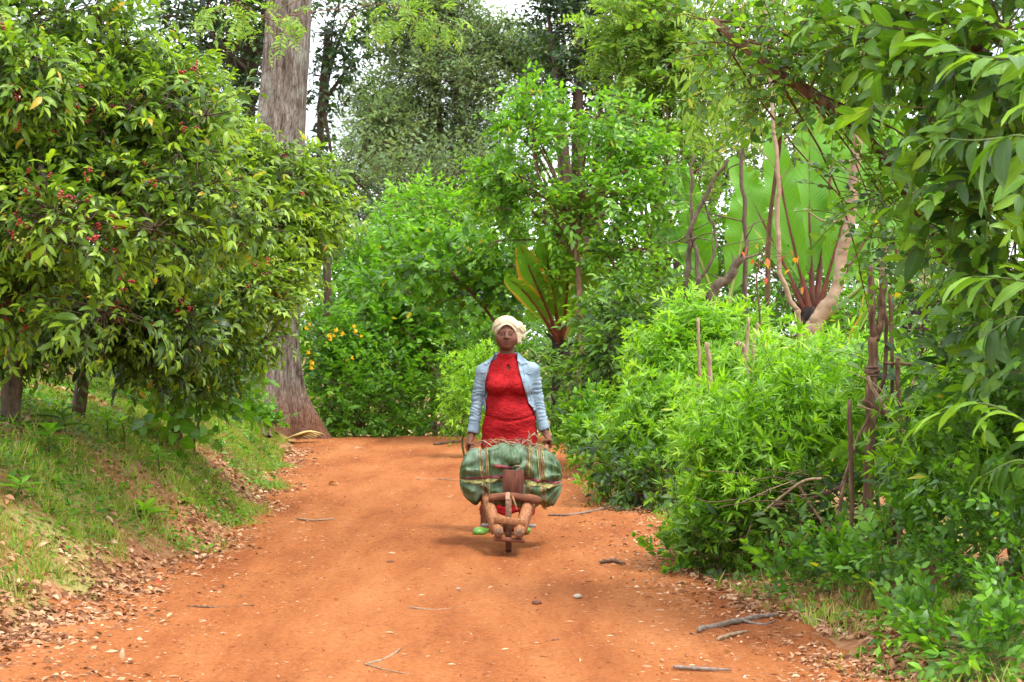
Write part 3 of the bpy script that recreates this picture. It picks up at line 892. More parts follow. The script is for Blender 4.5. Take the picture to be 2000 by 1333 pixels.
o = leaf_cloud('distant_woodland', SP_olive.leaf, LMw, np.clip(rngw.normal(0.25, 0.15, len(LMw)) + np.repeat(rngw.normal(0, 0.1, len(Pw)), len(SP_olive.sprays[1][0])), 0, 0.85), ML_olive, None)
o['label'] = 'distant woodland closing the valley behind the thickets'; o['category'] = 'woodland'
plant('forest_tree', 'very dark forest tree cut by the top edge beside the pale feathery tree', 'tree', np.append(at(1150, 900, 46)[:2], -3.5), lobes_px([
    (1130, 60, 46, 1.3), (1180, 130, 46, 1.0), (1100, 150, 46, 0.8), (1070, 20, 46, 0.55), (1170, 0, 46, 1.2), (1060, 180, 46, 0.5), (1210, 200, 46, 0.8), (1130, -60, 46, 1.2)], 0.8),
    SP_dark, 760, seed=34, trunk_r=0.3, shell=(0.15, 1.0), connect=0.4, size=1.4, twig_r=0.02)
plant('forest_tree', 'dark forest tree with haze tinted leaves low behind the yellow green shrubs', 'tree', np.append(at(760, 900, 54)[:2], -3.5), lobes_px([
    (690, 350, 54, 1.4), (800, 380, 54, 1.5), (880, 360, 54, 1.3), (640, 420, 54, 1.2), (940, 380, 54, 1.4), (720, 440, 54, 1.4)], 0.75),
    SP_olive, 620, seed=35, trunk_r=0.2, shell=(0.15, 1.0), size=1.2, tint_shift=-0.1)
plant('forest_tree', 'olive forest tree rising between the dark tree and the feathery tree', 'tree', np.append(at(1260, 900, 58)[:2], -3.5), lobes_px([
    (1230, 180, 58, 1.8), (1320, 250, 58, 2.0), (1250, 330, 58, 1.8), (1400, 330, 58, 2.0), (1480, 250, 58, 2.0), (1560, 330, 58, 2.4)], 0.8),
    SP_olive, 700, seed=36, trunk_r=0.4, shell=(0.15, 1.0), size=1.3, twig_r=0.03)
plant('forest_tree', 'deep green forest tree seen far behind the tall lime shrubs', 'tree', np.append(at(1750, 900, 40)[:2], -3.0), lobes_px([
    (1700, 250, 40, 1.7), (1850, 350, 40, 1.8), (1980, 250, 40, 1.9), (1680, 500, 36, 1.5), (1830, 600, 34, 1.5), (1980, 560, 34, 1.7), (1560, 560, 36, 1.3), (1900, 120, 40, 1.6), (1750, 60, 40, 1.6)], 0.9),
    SP_dark, 1100, seed=37, trunk_r=0.35, shell=(0.2, 1.0), size=1.4, tint_shift=0.2)
plant('forest_tree', 'dim forest tree far behind the coffee bushes', 'tree', np.append(at(150, 900, 34)[:2], -0.5), lobes_px([
    (40, 260, 34, 1.6), (300, 330, 34, 1.0), (120, 400, 34, 1.8), (300, 450, 32, 1.5), (-60, 500, 32, 1.8), (240, 620, 30, 1.4), (60, 640, 30, 1.5), (400, 560, 30, 1.1)], 0.9),
    SP_dark, 800, seed=38, trunk_r=0.3, shell=(0.2, 1.0), size=1.4, tint_shift=0.05)

# pale yellow green shrubs in the middle distance
plant('tall_shrub', 'yellow green rounded shrub lit up below the grey forest tree', 'shrub', gbase(820, 39), lobes_px([
    (830, 430, 39, 0.95), (770, 470, 39, 0.8), (900, 430, 39, 0.7), (840, 520, 38, 1.0), (740, 530, 38, 0.7), (920, 500, 38, 0.8), (860, 600, 37, 1.1)], 0.8),
    SP_midlow, 900, seed=41, trunk_r=0.08, shell=(0.35, 1.0), size=1.25, tint_shift=0.17, twig_r=0.01)
plant('tall_shrub', 'soft green shrub filling the gap beside the giant trunk', 'shrub', gbase(665, 36), lobes_px([
    (640, 500, 36, 0.7), (690, 560, 36, 0.7), (630, 600, 35, 0.7), (700, 640, 35, 0.8), (660, 460, 37, 0.5), (720, 490, 37, 0.6)], 0.9),
    SP_midlow, 480, seed=42, trunk_r=0.06, shell=(0.3, 1.0), size=1.2, tint_shift=0.0, twig_r=0.01)
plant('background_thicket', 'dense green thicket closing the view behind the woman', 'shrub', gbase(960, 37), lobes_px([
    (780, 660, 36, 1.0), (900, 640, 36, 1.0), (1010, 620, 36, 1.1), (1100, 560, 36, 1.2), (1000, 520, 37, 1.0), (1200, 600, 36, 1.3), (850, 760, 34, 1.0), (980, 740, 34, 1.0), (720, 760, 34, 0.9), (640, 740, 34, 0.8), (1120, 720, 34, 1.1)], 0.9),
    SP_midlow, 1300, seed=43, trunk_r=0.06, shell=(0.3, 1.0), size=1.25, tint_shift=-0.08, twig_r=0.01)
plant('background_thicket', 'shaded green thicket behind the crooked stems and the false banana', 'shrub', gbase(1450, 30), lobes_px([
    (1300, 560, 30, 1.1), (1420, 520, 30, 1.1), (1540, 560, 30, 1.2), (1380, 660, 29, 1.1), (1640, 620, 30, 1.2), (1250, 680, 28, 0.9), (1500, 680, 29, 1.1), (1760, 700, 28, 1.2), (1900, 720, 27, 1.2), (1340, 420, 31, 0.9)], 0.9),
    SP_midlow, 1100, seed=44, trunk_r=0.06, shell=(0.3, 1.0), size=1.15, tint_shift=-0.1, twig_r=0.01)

# broadleaf shrubs where the path drops away
r_, P_, D_ = plant('heart_leaved_shrub', 'heart leaved green shrub with a crooked bare stem past the path crest', 'shrub', gbase(852, 28.5), lobes_px([
    (790, 580, 29, 0.55), (730, 610, 29, 0.5), (840, 610, 29, 0.5), (760, 670, 28.7, 0.5), (820, 680, 28.7, 0.4), (700, 660, 29, 0.4), (870, 670, 29, 0.35)]),
    SP_heart, 420, seed=45, trunk_r=0.055, trunk=[gbase(852, 28.5, -0.2), at(848, 800, 28.5), at(857, 745, 28.5), at(835, 700, 28.5), at(800, 660, 28.5)], parts=60, shell=(0.2, 1.0), bark=M_bark_pale)
plant('leafy_shrub', 'dark based leafy shrub beside the flared foot of the giant trunk', 'shrub', gbase(690, 27.4), lobes_px([
    (680, 760, 27.4, 0.5), (740, 790, 27.4, 0.42), (640, 800, 27.2, 0.35), (700, 830, 27, 0.35), (760, 740, 28, 0.45), (630, 740, 28, 0.4), (800, 800, 28, 0.4), (740, 700, 28.5, 0.5), (690, 860, 26.9, 0.16), (770, 855, 27.2, 0.18), (740, 850, 27.4, 0.2), (640, 850, 27, 0.15)]),
    SP_mid, 640, seed=46, trunk_r=0.03, shell=(0.3, 1.0), tint_shift=-0.02)
plant('leafy_shrub', 'small leaved green shrub just behind the woman beside the path', 'shrub', gbase(905, 27.5), lobes_px([
    (900, 740, 27.5, 0.5), (890, 810, 27.3, 0.4), (950, 690, 28, 0.6), (930, 780, 28, 0.5), (1000, 660, 28, 0.6), (850, 800, 28, 0.35), (900, 660, 28.5, 0.5), (880, 855, 27.2, 0.18), (820, 855, 27.3, 0.16)]),
    SP_mid, 560, seed=47, trunk_r=0.03, shell=(0.3, 1.0), size=0.85)
plant('lime_sapling', 'bright lime sapling at the elbow of the woman in red', 'shrub', gbase(912, 22), lobes_px([
    (915, 730, 22, 0.17), (905, 780, 22, 0.19), (925, 800, 22, 0.17), (912, 830, 22, 0.18), (930, 710, 22, 0.12)]),
    SP_lime, 160, seed=48, trunk_r=0.015, parts=40, tint_shift=0.1, size=0.9)
plant('arching_shrub', 'arching branch of dark drooping leaves over the thicket', 'shrub', gbase(960, 26), lobes_px([
    (900, 520, 26, 0.4), (840, 520, 26, 0.35), (780, 510, 26, 0.28), (960, 560, 26, 0.4), (900, 580, 26, 0.35), (1000, 520, 26, 0.4)]),
    SP_heart, 210, seed=49, trunk_r=0.035, trunk=[gbase(985, 26, -0.2), at(985, 690, 26), at(960, 620, 26), at(880, 530, 26)], shell=(0.1, 1.0), tint_shift=-0.05, parts=40)
# yellow flowering shrub at the trunk
fl_root, P_, D_ = plant('flowering_shrub', 'green shrub dotted with orange yellow flowers beside the giant trunk', 'shrub', gbase(640, 27.8), lobes_px([
    (630, 650, 27.8, 0.32), (660, 670, 27.8, 0.36), (620, 700, 27.8, 0.3), (690, 640, 28, 0.3), (680, 710, 28, 0.3)]),
    SP_mid, 260, seed=50, trunk_r=0.02, parts=30)
M_flower = leaf_mat('orange petal', [(0.0, (0.62, 0.38, 0.01)), (1.0, (0.70, 0.48, 0.03))], rough=0.6, transl=0.4)
fl_tpl = []
mbf = MB()
for k in range(5):
    V, F, A = leaf_tpl(1, 0.7, 0.8, 0.8, -0.3, 0.2)
    mbf.add(V @ (rz(k * 1.257) @ rx(0.6)).T, F)
fl_me = new_mesh('flower', np.concatenate(mbf.V) * 0.05, [np.concatenate(mbf.F3)])
fl_me.materials.append(M_flower)
rng = np.random.default_rng(12)
for px, py in [(602, 632), (600, 648), (664, 648), (673, 652), (652, 660), (641, 661), (690, 641), (694, 650), (600, 690), (606, 702), (611, 712), (604, 720), (680, 703), (688, 700), (645, 672), (700, 660)]:
    p = at(px + rng.normal(0, 3), py + rng.normal(0, 3), 27.1)
    o = link('flower', fl_me, fl_root)
    o.location = tuple(sub(fl_root, p))
    o.rotation_euler = (1.0 + rng.normal(0, 0.4), rng.normal(0, 0.5), rng.uniform(0, 6))
    s = rng.uniform(0.8, 1.3); o.scale = (s, s, s * 1.4)

# small tree with drooping light green leaves beside the woman
plant('small_tree', 'light green small tree with drooping leaves rising behind the woman', 'tree', gbase(1128, 23.5), clumps(lobes_px([
    (1060, 260, 24.5, 0.55), (1150, 290, 24, 0.62), (1000, 330, 24.5, 0.42), (1080, 400, 24, 0.65), (1200, 380, 24, 0.6), (1260, 310, 24.5, 0.5), (1170, 480, 24, 0.55), (970, 430, 24.5, 0.42),
    (1260, 430, 24, 0.5), (1040, 220, 24.5, 0.35), (1090, 500, 24.3, 0.45), (1240, 520, 24, 0.45), (960, 370, 24.8, 0.3), (1210, 260, 24.5, 0.4)]), 6, 0.14, 0.3, 51, 0.7, 0.45),
    SP_mid, 1250, limb_frac=0.3, seed=51, trunk_r=0.05, trunk=[gbase(1135, 23.5, -0.2), at(1133, 640, 23.5), at(1128, 520, 23.8), at(1110, 400, 24)], parts=120, shell=(0.25, 1.0), tint_shift=0.06, twig_r=0.009)
plant('leafy_shrub', 'mid green leafy shrub hugging the blackened false banana stem', 'shrub', gbase(1190, 20.5), lobes_px([
    (1190, 640, 20.5, 0.42), (1240, 600, 20.5, 0.4), (1185, 720, 20.2, 0.36), (1155, 790, 20, 0.24), (1230, 690, 20, 0.45), (1150, 830, 19.6, 0.2), (1290, 640, 20, 0.4), (1120, 820, 19.5, 0.12), (1110, 755, 21, 0.2), (1085, 720, 21.6, 0.14), (1120, 690, 21.4, 0.18)]),
    SP_bigmid, 430, seed=52, trunk_r=0.025, parts=150, shell=(0.3, 1.0), size=0.9, tint_shift=0.05)
plant('low_bush', 'pale grassy bush where the track edge meets the shrubs', 'bush', gbase(1120, 20), lobes_px([
    (1125, 850, 20, 0.13), (1160, 820, 19.5, 0.18), (1105, 845, 20.5, 0.12), (1160, 860, 18.8, 0.18)]),
    SP_weed, 260, seed=53, trunk_r=0.01, forks=False, tint_shift=0.12)

# crooked grey stems
def bare_stems(name, label, specs, mat, base, twigs=6, seed=1):
    root = thing(name, label, 'tree', tuple(base))
    rng = np.random.default_rng(seed)
    for pts, r0, r1 in specs:
        P = spline(pts, 6 * len(pts))
        P = P + 0.02 * np.stack([vnoise(np.arange(len(P)) * 0.6, i * 9.0, 0, seed) for i in range(3)], 1)
        MB().tube(P, np.linspace(r0, r1, len(P)), 9, True, 0.2, seed).build('stem', mat, root)
        for k in range(twigs):
            i = int(rng.integers(len(P) // 3, len(P)))
            e = P[i] + norm(rng.normal(size=3) * [1, 0.6, 0.6] + [0, 0, 0.6]) * rng.uniform(0.2, 0.6)
            MB().tube(spline([P[i], (P[i] + e) / 2 + rng.normal(0, 0.04, 3), e], 6), np.linspace(r1 * 0.5, 0.004, 6), 4, False).build('twig', mat, root)
    return root
bare_stems('crooked_tree', 'crooked grey brown stems with bare twigs between the leafy shrubs', [
    ([gbase(1325, 20.5, -0.1), at(1335, 600, 20.5), at(1345, 500, 20.5), at(1355, 430, 20.5), at(1420, 310, 20.5)], 0.042, 0.02),
    ([gbase(1345, 20.5, -0.1), at(1358, 590, 20.4), at(1362, 530, 20.4), at(1350, 400, 20.6), at(1352, 300, 20.7)], 0.036, 0.015),
    ([gbase(1375, 20.3, -0.1), at(1385, 600, 20.3), at(1425, 540, 20.3), at(1450, 500, 20.3)], 0.07, 0.045),
    ([at(1362, 560, 20.4), at(1390, 510, 20.4), at(1395, 450, 20.5), at(1370, 380, 20.5)], 0.02, 0.01),
    ([gbase(1455, 20.8, -0.1), at(1455, 560, 20.8), at(1455, 440, 20.8), at(1450, 280, 20.9), at(1470, 120, 21)], 0.032, 0.02)], M_bark_grey, gbase(1370, 20.5), 5, 61)
bare_stems('pale_tree', 'smooth pale curving trunk rising in front of the false banana leaves', [
    ([gbase(1588, 17, -0.1), at(1583, 680, 17), at(1595, 630, 17), at(1630, 570, 17), at(1648, 480, 17), at(1668, 350, 17), at(1690, 150, 17), at(1700, -60, 17)], 0.085, 0.035),
    ([gbase(1562, 17, -0.1), at(1560, 650, 16.9), at(1552, 600, 16.9), at(1522, 530, 16.9), at(1520, 400, 16.9), at(1512, 250, 17), at(1500, 60, 17), at(1490, -60, 17)], 0.032, 0.014)], M_bark_pale, gbase(1580, 17), 3, 62)
plant('hanging_leaf_tree', 'light green narrow leaves hanging in curtains before the false banana', 'tree', gbase(1560, 18.5), lobes_px([
    (1480, 60, 18, 0.55), (1560, 120, 18, 0.5), (1450, 160, 18, 0.4), (1500, 160, 18, 0.3), (1640, 80, 18, 0.55), (1400, 200, 18, 0.3), (1720, 120, 17.5, 0.36), (1560, 0, 18, 0.6), (1430, 20, 18, 0.45)], 1.1),
    SP_hang, 520, seed=63, trunk_r=0.03, trunk=[gbase(1500, 18.5, -0.1), at(1500, 500, 18.5), at(1520, 300, 18.3), at(1540, 80, 18)], shell=(0.1, 1.0), parts=120, twig_r=0.004)
plant('feathery_tree', 'pale yellow green feathery tree at the top of the view', 'tree', gbase(1250, 30), lobes_px([
    (1240, 70, 30, 0.75), (1300, 130, 30, 0.7), (1220, 150, 30, 0.5), (1340, 60, 30, 0.7), (1290, 200, 30, 0.5), (1270, 10, 30, 0.8), (1370, 160, 30, 0.6), (1390, 280, 29, 0.5), (1330, 300, 29, 0.4)], 0.9),
    SP_feather, 800, seed=64, trunk_r=0.07, shell=(0.2, 1.0), size=1.9, twig_r=0.01)
plant('overhanging_branch', 'thin yellowish feathery branch hanging across the giant trunk', 'branch', at(470, -40, 20), lobes_px([
    (480, 30, 20, 0.3), (540, 70, 20, 0.22), (440, 10, 20, 0.25), (560, 30, 20, 0.2), (780, 20, 22, 0.4), (850, 40, 22, 0.35), (720, 40, 22, 0.25)], 0.5),
    SP_feather, 90, seed=65, trunk_r=0.012, trunk=[at(380, -80, 20), at(470, 10, 20), at(560, 50, 20)], shell=(0.1, 1.0), size=1.1, twig_r=0.004, dir_up=-0.4, connect=0.6)

# ------------------------------------------------------------------ false banana plants
def enset_mats():
    m, nt, out = mat_new('false banana blade')
    L = nt.links.new
    al = node(nt, 'ShaderNodeAttribute', attribute_type='GEOMETRY', attribute_name='along')
    ac = node(nt, 'ShaderNodeAttribute', attribute_type='GEOMETRY', attribute_name='across')
    dm = node(nt, 'ShaderNodeAttribute', attribute_type='OBJECT', attribute_name='dead')
    ab = node(nt, 'ShaderNodeMath', operation='ABSOLUTE'); L(ac.outputs['Fac'], ab.inputs[0])
    # veins run out from the midrib and bend to the tip
    v = node(nt, 'ShaderNodeMath', operation='MULTIPLY_ADD'); v.inputs[1].default_value = -0.09; L(ab.outputs[0], v.inputs[0]); L(al.outputs['Fac'], v.inputs[2])
    cmb = node(nt, 'ShaderNodeCombineXYZ'); L(v.outputs[0], cmb.inputs[0])
    nz = node(nt, 'ShaderNodeTexNoise', i_Scale=110.0, i_Detail=2.0, i_Roughness=0.6); nz.noise_dimensions = '3D'
    L(cmb.outputs[0], nz.inputs['Vector'])
    rp = ramp(nt, [(0.3, (0.075, 0.22, 0.014)), (0.5, (0.115, 0.30, 0.018)), (0.7, (0.165, 0.38, 0.03))]); L(nz.outputs['Fac'], rp.inputs[0])
    # dying yellow-orange margin
    n2 = node(nt, 'ShaderNodeTexNoise', i_Scale=3.0, i_Detail=5.0)
    c2 = node(nt, 'ShaderNodeCombineXYZ'); L(al.outputs['Fac'], c2.inputs[0]); L(ac.outputs['Fac'], c2.inputs[1]); L(c2.outputs[0], n2.inputs['Vector'])
    s = node(nt, 'ShaderNodeMath', operation='MULTIPLY_ADD'); s.inputs[1].default_value = 0.45; L(ab.outputs[0], s.inputs[0]); L(n2.outputs['Fac'], s.inputs[2])
    s2 = node(nt, 'ShaderNodeMath', operation='ADD'); L(s.outputs[0], s2.inputs[0]); L(dm.outputs['Fac'], s2.inputs[1])
    k = node(nt, 'ShaderNodeMapRange', i_From_Min=1.05, i_From_Max=1.2); L(s2.outputs[0], k.inputs['Value'])
    r3 = ramp(nt, [(0.35, (0.55, 0.42, 0.03)), (0.6, (0.50, 0.20, 0.02)), (0.8, (0.22, 0.09, 0.03))]); L(nz.outputs['Fac'], r3.inputs[0])
    mx = node(nt, 'ShaderNodeMix', data_type='RGBA'); L(k.outputs[0], mx.inputs[0]); L(rp.outputs[0], mx.inputs[6]); L(r3.outputs[0], mx.inputs[7])
    p = node(nt, 'ShaderNodeBsdfPrincipled', i_Roughness=0.42); L(mx.outputs[2], p.inputs['Base Color'])
    b = node(nt, 'ShaderNodeBump', i_Strength=0.5, i_Distance=0.01); L(nz.outputs['Fac'], b.inputs['Height']); L(b.outputs[0], p.inputs['Normal'])
    t2 = node(nt, 'ShaderNodeMix', data_type='RGBA', blend_type='MULTIPLY'); t2.inputs[0].default_value = 1; t2.inputs[7].default_value = (1.3, 1.35, 0.6, 1); L(mx.outputs[2], t2.inputs[6])
    tr = node(nt, 'ShaderNodeBsdfTranslucent'); L(t2.outputs[2], tr.inputs['Color'])
    ms = node(nt, 'ShaderNodeMixShader'); ms.inputs[0].default_value = 0.36; L(p.outputs[0], ms.inputs[1]); L(tr.outputs[0], ms.inputs[2]); L(ms.outputs[0], out.inputs[0])
    return m
M_enset = enset_mats()
M_rib = solid_mat('dark red midrib', [(0.3, (0.075, 0.018, 0.014)), (0.7, (0.19, 0.06, 0.035))], scale=(20, 20, 6), bump=0.1, rough=0.5)
M_rib_green = solid_mat('pale green midrib', [(0.3, (0.20, 0.26, 0.06)), (0.7, (0.34, 0.38, 0.12))], scale=(20, 20, 6), bump=0.1, rough=0.5)
M_sheath = solid_mat('blackened sheath', [(0.3, (0.008, 0.006, 0.006)), (0.6, (0.03, 0.02, 0.016)), (0.85, (0.16, 0.09, 0.05))], scale=(22, 22, 4), bump=0.9, dist=0.03, rough=0.9)
M_sheath_dry = solid_mat('dry sheath', [(0.3, (0.14, 0.08, 0.04)), (0.7, (0.42, 0.30, 0.18))], scale=(26, 26, 3), bump=0.6, dist=0.02, rough=0.9)

def enset(name, label, base, neck, leaves, sheath_r, seed=1):
    """leaves: (tip point, width, bow vector, dead, facing)"""
    base, neck = np.asarray(base, float), np.asarray(neck, float)
    root = thing(name, label, 'banana plant', tuple(base))
    rng = np.random.default_rng(seed)
    P = spline([base - [0, 0, 0.2], base + (neck - base) * 0.5, neck], 12)
    MB().tube(P, np.interp(np.linspace(0, 1, 12), [0, 0.3, 0.7, 1], np.array([1.15, 1.1, 0.9, 0.62]) * sheath_r), 18, True, 0.3, seed).build('stem', M_sheath, root)
    for k in range(13):                       # loose leaf-sheath stubs
        a = k * 2.4 + rng.normal(0, 0.2)
        t0 = rng.uniform(0.25, 0.8)
        p0 = base + (neck - base) * t0 + sheath_r * 0.8 * np.array([math.cos(a), math.sin(a), 0])
        ln = rng.uniform(0.25, 0.6)
        e = p0 + np.array([math.cos(a) * 0.16, math.sin(a) * 0.16, ln])
        w = rng.uniform(0.03, 0.07)
        MB().tube(spline([p0 - [0, 0, 0.15], p0 + [0, 0, ln * 0.5], e], 7), w * np.array([1, 1, 0.9, 0.8, 0.65, 0.4, 0.1]), 6, False, 0.3, k, 0.5).build('sheath', M_sheath_dry if k % 5 == 0 else M_sheath, root)
    NR = 64
    for i, (tip, width, bow, dead, side, redrib) in enumerate(leaves):
        tip, bow = np.asarray(tip, float), np.asarray(bow, float)
        c = spline([neck - [0, 0, 0.25], neck + (tip - neck) * 0.5 + bow, tip], NR)
        t = np.linspace(0, 1, NR)
        Tn = norm(np.gradient(c, axis=0))
        sd = np.asarray(side, float)
        S = norm(sd - (Tn @ sd)[:, None] * Tn)
        N = np.cross(S, Tn)
        if N[20, 1] > 0: N = -N
        w = width / 2 * np.clip(np.sin(np.pi * np.clip((t - 0.20) / 0.86, 0, 1) ** 0.85), 0, 1) ** 0.75 + 0.012
        us = np.linspace(-1, 1, 13)
        ph = rng.uniform(0, 9)
        V = c[:, None] + S[:, None] * (us[None, :, None] * w[:, None, None])
        lift = 0.32 * np.abs(us)[None] * w[:, None] + 0.03 * np.abs(us)[None] ** 2 * np.sin(t * 34 + ph)[:, None] * (w / w.max())[:, None] + 0.015 * vnoise(t[:, None] * 14, us[None] * 2 + ph, 0, seed + i)
        V = V + N[:, None] * lift[..., None]
        n_, s_ = NR, 13
        i0 = (np.arange(n_ - 1)[:, None] * s_ + np.arange(s_ - 1)[None])
        keepf = np.ones(i0.shape, bool)
        for half in (0, 1):
            brk = rng.random(NR - 1) < (0.05 + 0.3 * dead)
            for b_ in np.nonzero(brk)[0]:
                depth = int(rng.integers(1, 5))
                if half == 0: keepf[b_, :depth] = False
                else: keepf[b_, 12 - depth:] = False
            grp = np.concatenate([[0], np.cumsum(brk)])
            off_ = rng.normal(0, 0.02 + 0.05 * dead, grp.max() + 1)[grp]
            cols = slice(0, 6) if half == 0 else slice(7, 13)
            V[:, cols] += N[:, None] * (off_[:, None] * np.abs(us[cols])[None] ** 1.5)[..., None]
        F = np.stack([i0, i0 + 1, i0 + s_ + 1, i0 + s_], -1)[keepf].reshape(-1, 4)
        me = new_mesh('leaf', sub(root, V.reshape(-1, 3)), F, True, {'along': np.repeat(t * np.linalg.norm(tip - neck) / 2.5, 13), 'across': np.tile(us, NR)})
        lf = link('leaf', me, root, M_enset); lf['dead'] = float(dead)
        rb = MB().tube(c - N * 0.012, np.interp(t, [0, 0.25, 1], [0.05, 0.028, 0.005]), 7, False, 0.05, i)
        me = new_mesh('midrib', sub(root, np.concatenate(rb.V)), [np.concatenate(rb.F4)])
        link('midrib', me, lf, M_rib if redrib else M_rib_green)
    return root
d = 22.0
X1, Y1 = (1, 0.15, 0), (0.75, 0.65, 0)
enset('false_banana', 'tall false banana with upright leaves and dark red midribs behind the pale trunk', gbase(1590, d), at(1590, 600, d), [
    (at(1585, 170, d + 0.25), 0.44, (-0.03, 0.1, 0), 0.02, (1, 0.25, 0), True),
    (at(1505, 235, d - 0.1), 0.38, (-0.08, -0.05, 0), 0.0, (1, -0.2, -0.15), True),
    (at(1705, 205, d - 0.25), 0.46, (0.02, -0.1, -0.03), 0.02, (1, -0.25, 0.15), True),
    (at(1645, 130, d + 0.6), 0.42, (0.03, 0.1, 0), 0.0, (1, 0.3, 0), True),
    (at(1425, 310, d + 0.2), 0.38, (-0.12, 0.0, 0.15), 0.04, (1, 0.3, 0.3), True),
    (at(1785, 345, d + 0.1), 0.40, (0.08, 0, 0.12), 0.03, (1, 0.3, 0.35), True),
    (at(1650, 700, d - 0.9), 0.42, (0.5, -0.4, 0.6), 0.15, (0.3, 1, 0), False)], 0.20, 71)
d = 25.2
enset('false_banana', 'false banana with a torn orange edged leaf and black stem behind the woman', gbase(1096, d), at(1098, 640, d), [
    (at(1015, 480, d - 1.2), 0.36, (-0.06, -0.2, 0.0), 0.24, (1, -0.1, 0.35), True),
    (at(1060, 440, d - 1.3), 0.34, (-0.04, -0.15, 0), 0.05, (1, 0.3, 0), True),
    (at(1110, 450, d - 1.3), 0.34, (0.03, -0.15, 0), 0.0, (1, -0.3, 0), True),
    (at(985, 540, d - 1.5), 0.24, (-0.10, -0.25, 0.10), 0.2, (1, 0.4, 0.5), True),
    (at(1165, 500, d - 1.3), 0.30, (0.1, -0.15, 0.08), 0.04, (1, 0.4, -0.3), False),
    (at(950, 310, d + 0.8), 0.40, (-0.15, 0.2, 0.2), 0.05, (1, 0.3, 0.3), False),
    (at(1160, 470, d + 0.2), 0.36, (0.1, 0.1, 0.05), 0.2, (0.8, 0.4, 0), False),
    (at(1085, 360, d + 0.7), 0.4, (0.0, 0.1, 0), 0.25, X1, False)], 0.13, 72)
d = 24.5
enset('false_banana', 'half hidden false banana leaning behind the crooked grey stems', gbase(1420, d), at(1415, 600, d), [
    (at(1330, 330, d), 0.42, (-0.1, 0.1, 0.1), 0, (1, 0.3, 0.3), True),
    (at(1470, 330, d), 0.55, (0.05, 0, 0), 0, X1, False),
    (at(1270, 470, d - 0.2), 0.5, (-0.2, -0.1, 0.35), 0.1, (0.6, 0.8, 0.4), False),
    (at(1340, 420, d - 0.3), 0.5, (-0.1, 0, 0.1), 0.0, X1, False)], 0.18, 73)
d = 23
enset('false_banana', 'false banana fronds showing through the branches above the stick fence', gbase(1790, d), at(1790, 560, d), [
    (at(1740, 230, d), 0.6, (-0.1, 0.1, 0), 0, X1, False),
    (at(1850, 250, d + 0.2), 0.6, (0.1, 0.1, 0), 0, X1, False),
    (at(1690, 350, d - 0.2), 0.55, (-0.1, 0, 0.2), 0, (1, 0.3, 0.3), True),
    (at(1930, 330, d), 0.55, (0.1, 0, 0.25), 0.05, (1, 0.3, -0.3), False)], 0.18, 74)

# ------------------------------------------------------------------ coffee bushes on the bank
SH = (0.42, 1.02)
cof = []
cof.append(plant('coffee_bush', 'tallest coffee bush with red cherries, cut by the picture edge above the bank', 'bush', gbase(15, 12.6), clumps(lobes_px([
    (40, 110, 11.2, 0.85), (150, 150, 11.4, 0.62), (120, 300, 10.8, 0.75), (300, 270, 11.4, 0.52), (30, 440, 10.8, 0.58), (210, 450, 10.9, 0.62), (340, 420, 11.4, 0.5), (380, 330, 11.8, 0.42),
    (70, 530, 11.3, 0.32), (-120, 250, 11.0, 0.9), (-130, 450, 11.2, 0.7), (10, -80, 11.6, 0.85), (255, 140, 11.9, 0.36), (-60, -120, 11.5, 0.9), (330, 215, 11.9, 0.30)]), 7, 0.16, 0.34, 81, 0.75, 0.5),
    SP_coffee, 3900, wild=0.35, limb_frac=0.3, seed=81, parts=280, trunk_r=0.075, shell=(0.0, 1.05), cam_bias=0.9, connect=0.5, twig_r=0.006, tint_shift=0.05,
    trunk=[gbase(15, 12.6, -0.15), at(28, 700, 12.4), at(60, 560, 12.2), at(110, 380, 12.0), at(120, 200, 12)]))
cof.append(plant('coffee_bush', 'coffee bush with cherry laden tips reaching towards the giant trunk', 'bush', gbase(345, 15.6), clumps(lobes_px([
    (440, 410, 14.4, 0.62), (540, 400, 15, 0.45), (605, 385, 15.4, 0.22), (480, 330, 14.8, 0.42), (465, 495, 14.3, 0.46), (550, 450, 15, 0.3), (590, 430, 15.4, 0.22), (420, 600, 13.9, 0.48),
    (425, 580, 14.8, 0.3), (370, 640, 14.6, 0.22), (400, 320, 14.6, 0.45), (535, 505, 15.2, 0.2)]), 7, 0.14, 0.28, 82, 0.75, 0.5),
    SP_coffee, 3200, wild=0.35, limb_frac=0.3, seed=82, parts=240, trunk_r=0.055, shell=(0.0, 1.05), cam_bias=0.9, connect=0.5, twig_r=0.006, tint_shift=0.07,
    trunk=[gbase(345, 15.6, -0.15), at(345, 700, 15.4), at(390, 600, 15.2), at(440, 480, 15.2)]))
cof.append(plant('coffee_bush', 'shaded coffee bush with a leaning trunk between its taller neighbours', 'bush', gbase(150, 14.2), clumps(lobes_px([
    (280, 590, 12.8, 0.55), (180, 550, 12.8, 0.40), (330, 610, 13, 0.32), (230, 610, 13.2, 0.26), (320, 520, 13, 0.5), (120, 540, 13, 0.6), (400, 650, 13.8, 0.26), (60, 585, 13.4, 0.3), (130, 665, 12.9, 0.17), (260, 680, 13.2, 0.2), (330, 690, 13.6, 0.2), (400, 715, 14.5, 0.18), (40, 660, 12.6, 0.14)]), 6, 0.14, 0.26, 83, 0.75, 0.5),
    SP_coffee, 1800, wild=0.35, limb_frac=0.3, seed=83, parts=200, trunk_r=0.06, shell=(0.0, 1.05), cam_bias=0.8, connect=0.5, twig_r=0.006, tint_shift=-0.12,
    trunk=[gbase(150, 14.2, -0.15), at(165, 720, 14), at(190, 640, 13.8), at(230, 560, 13.6)]))
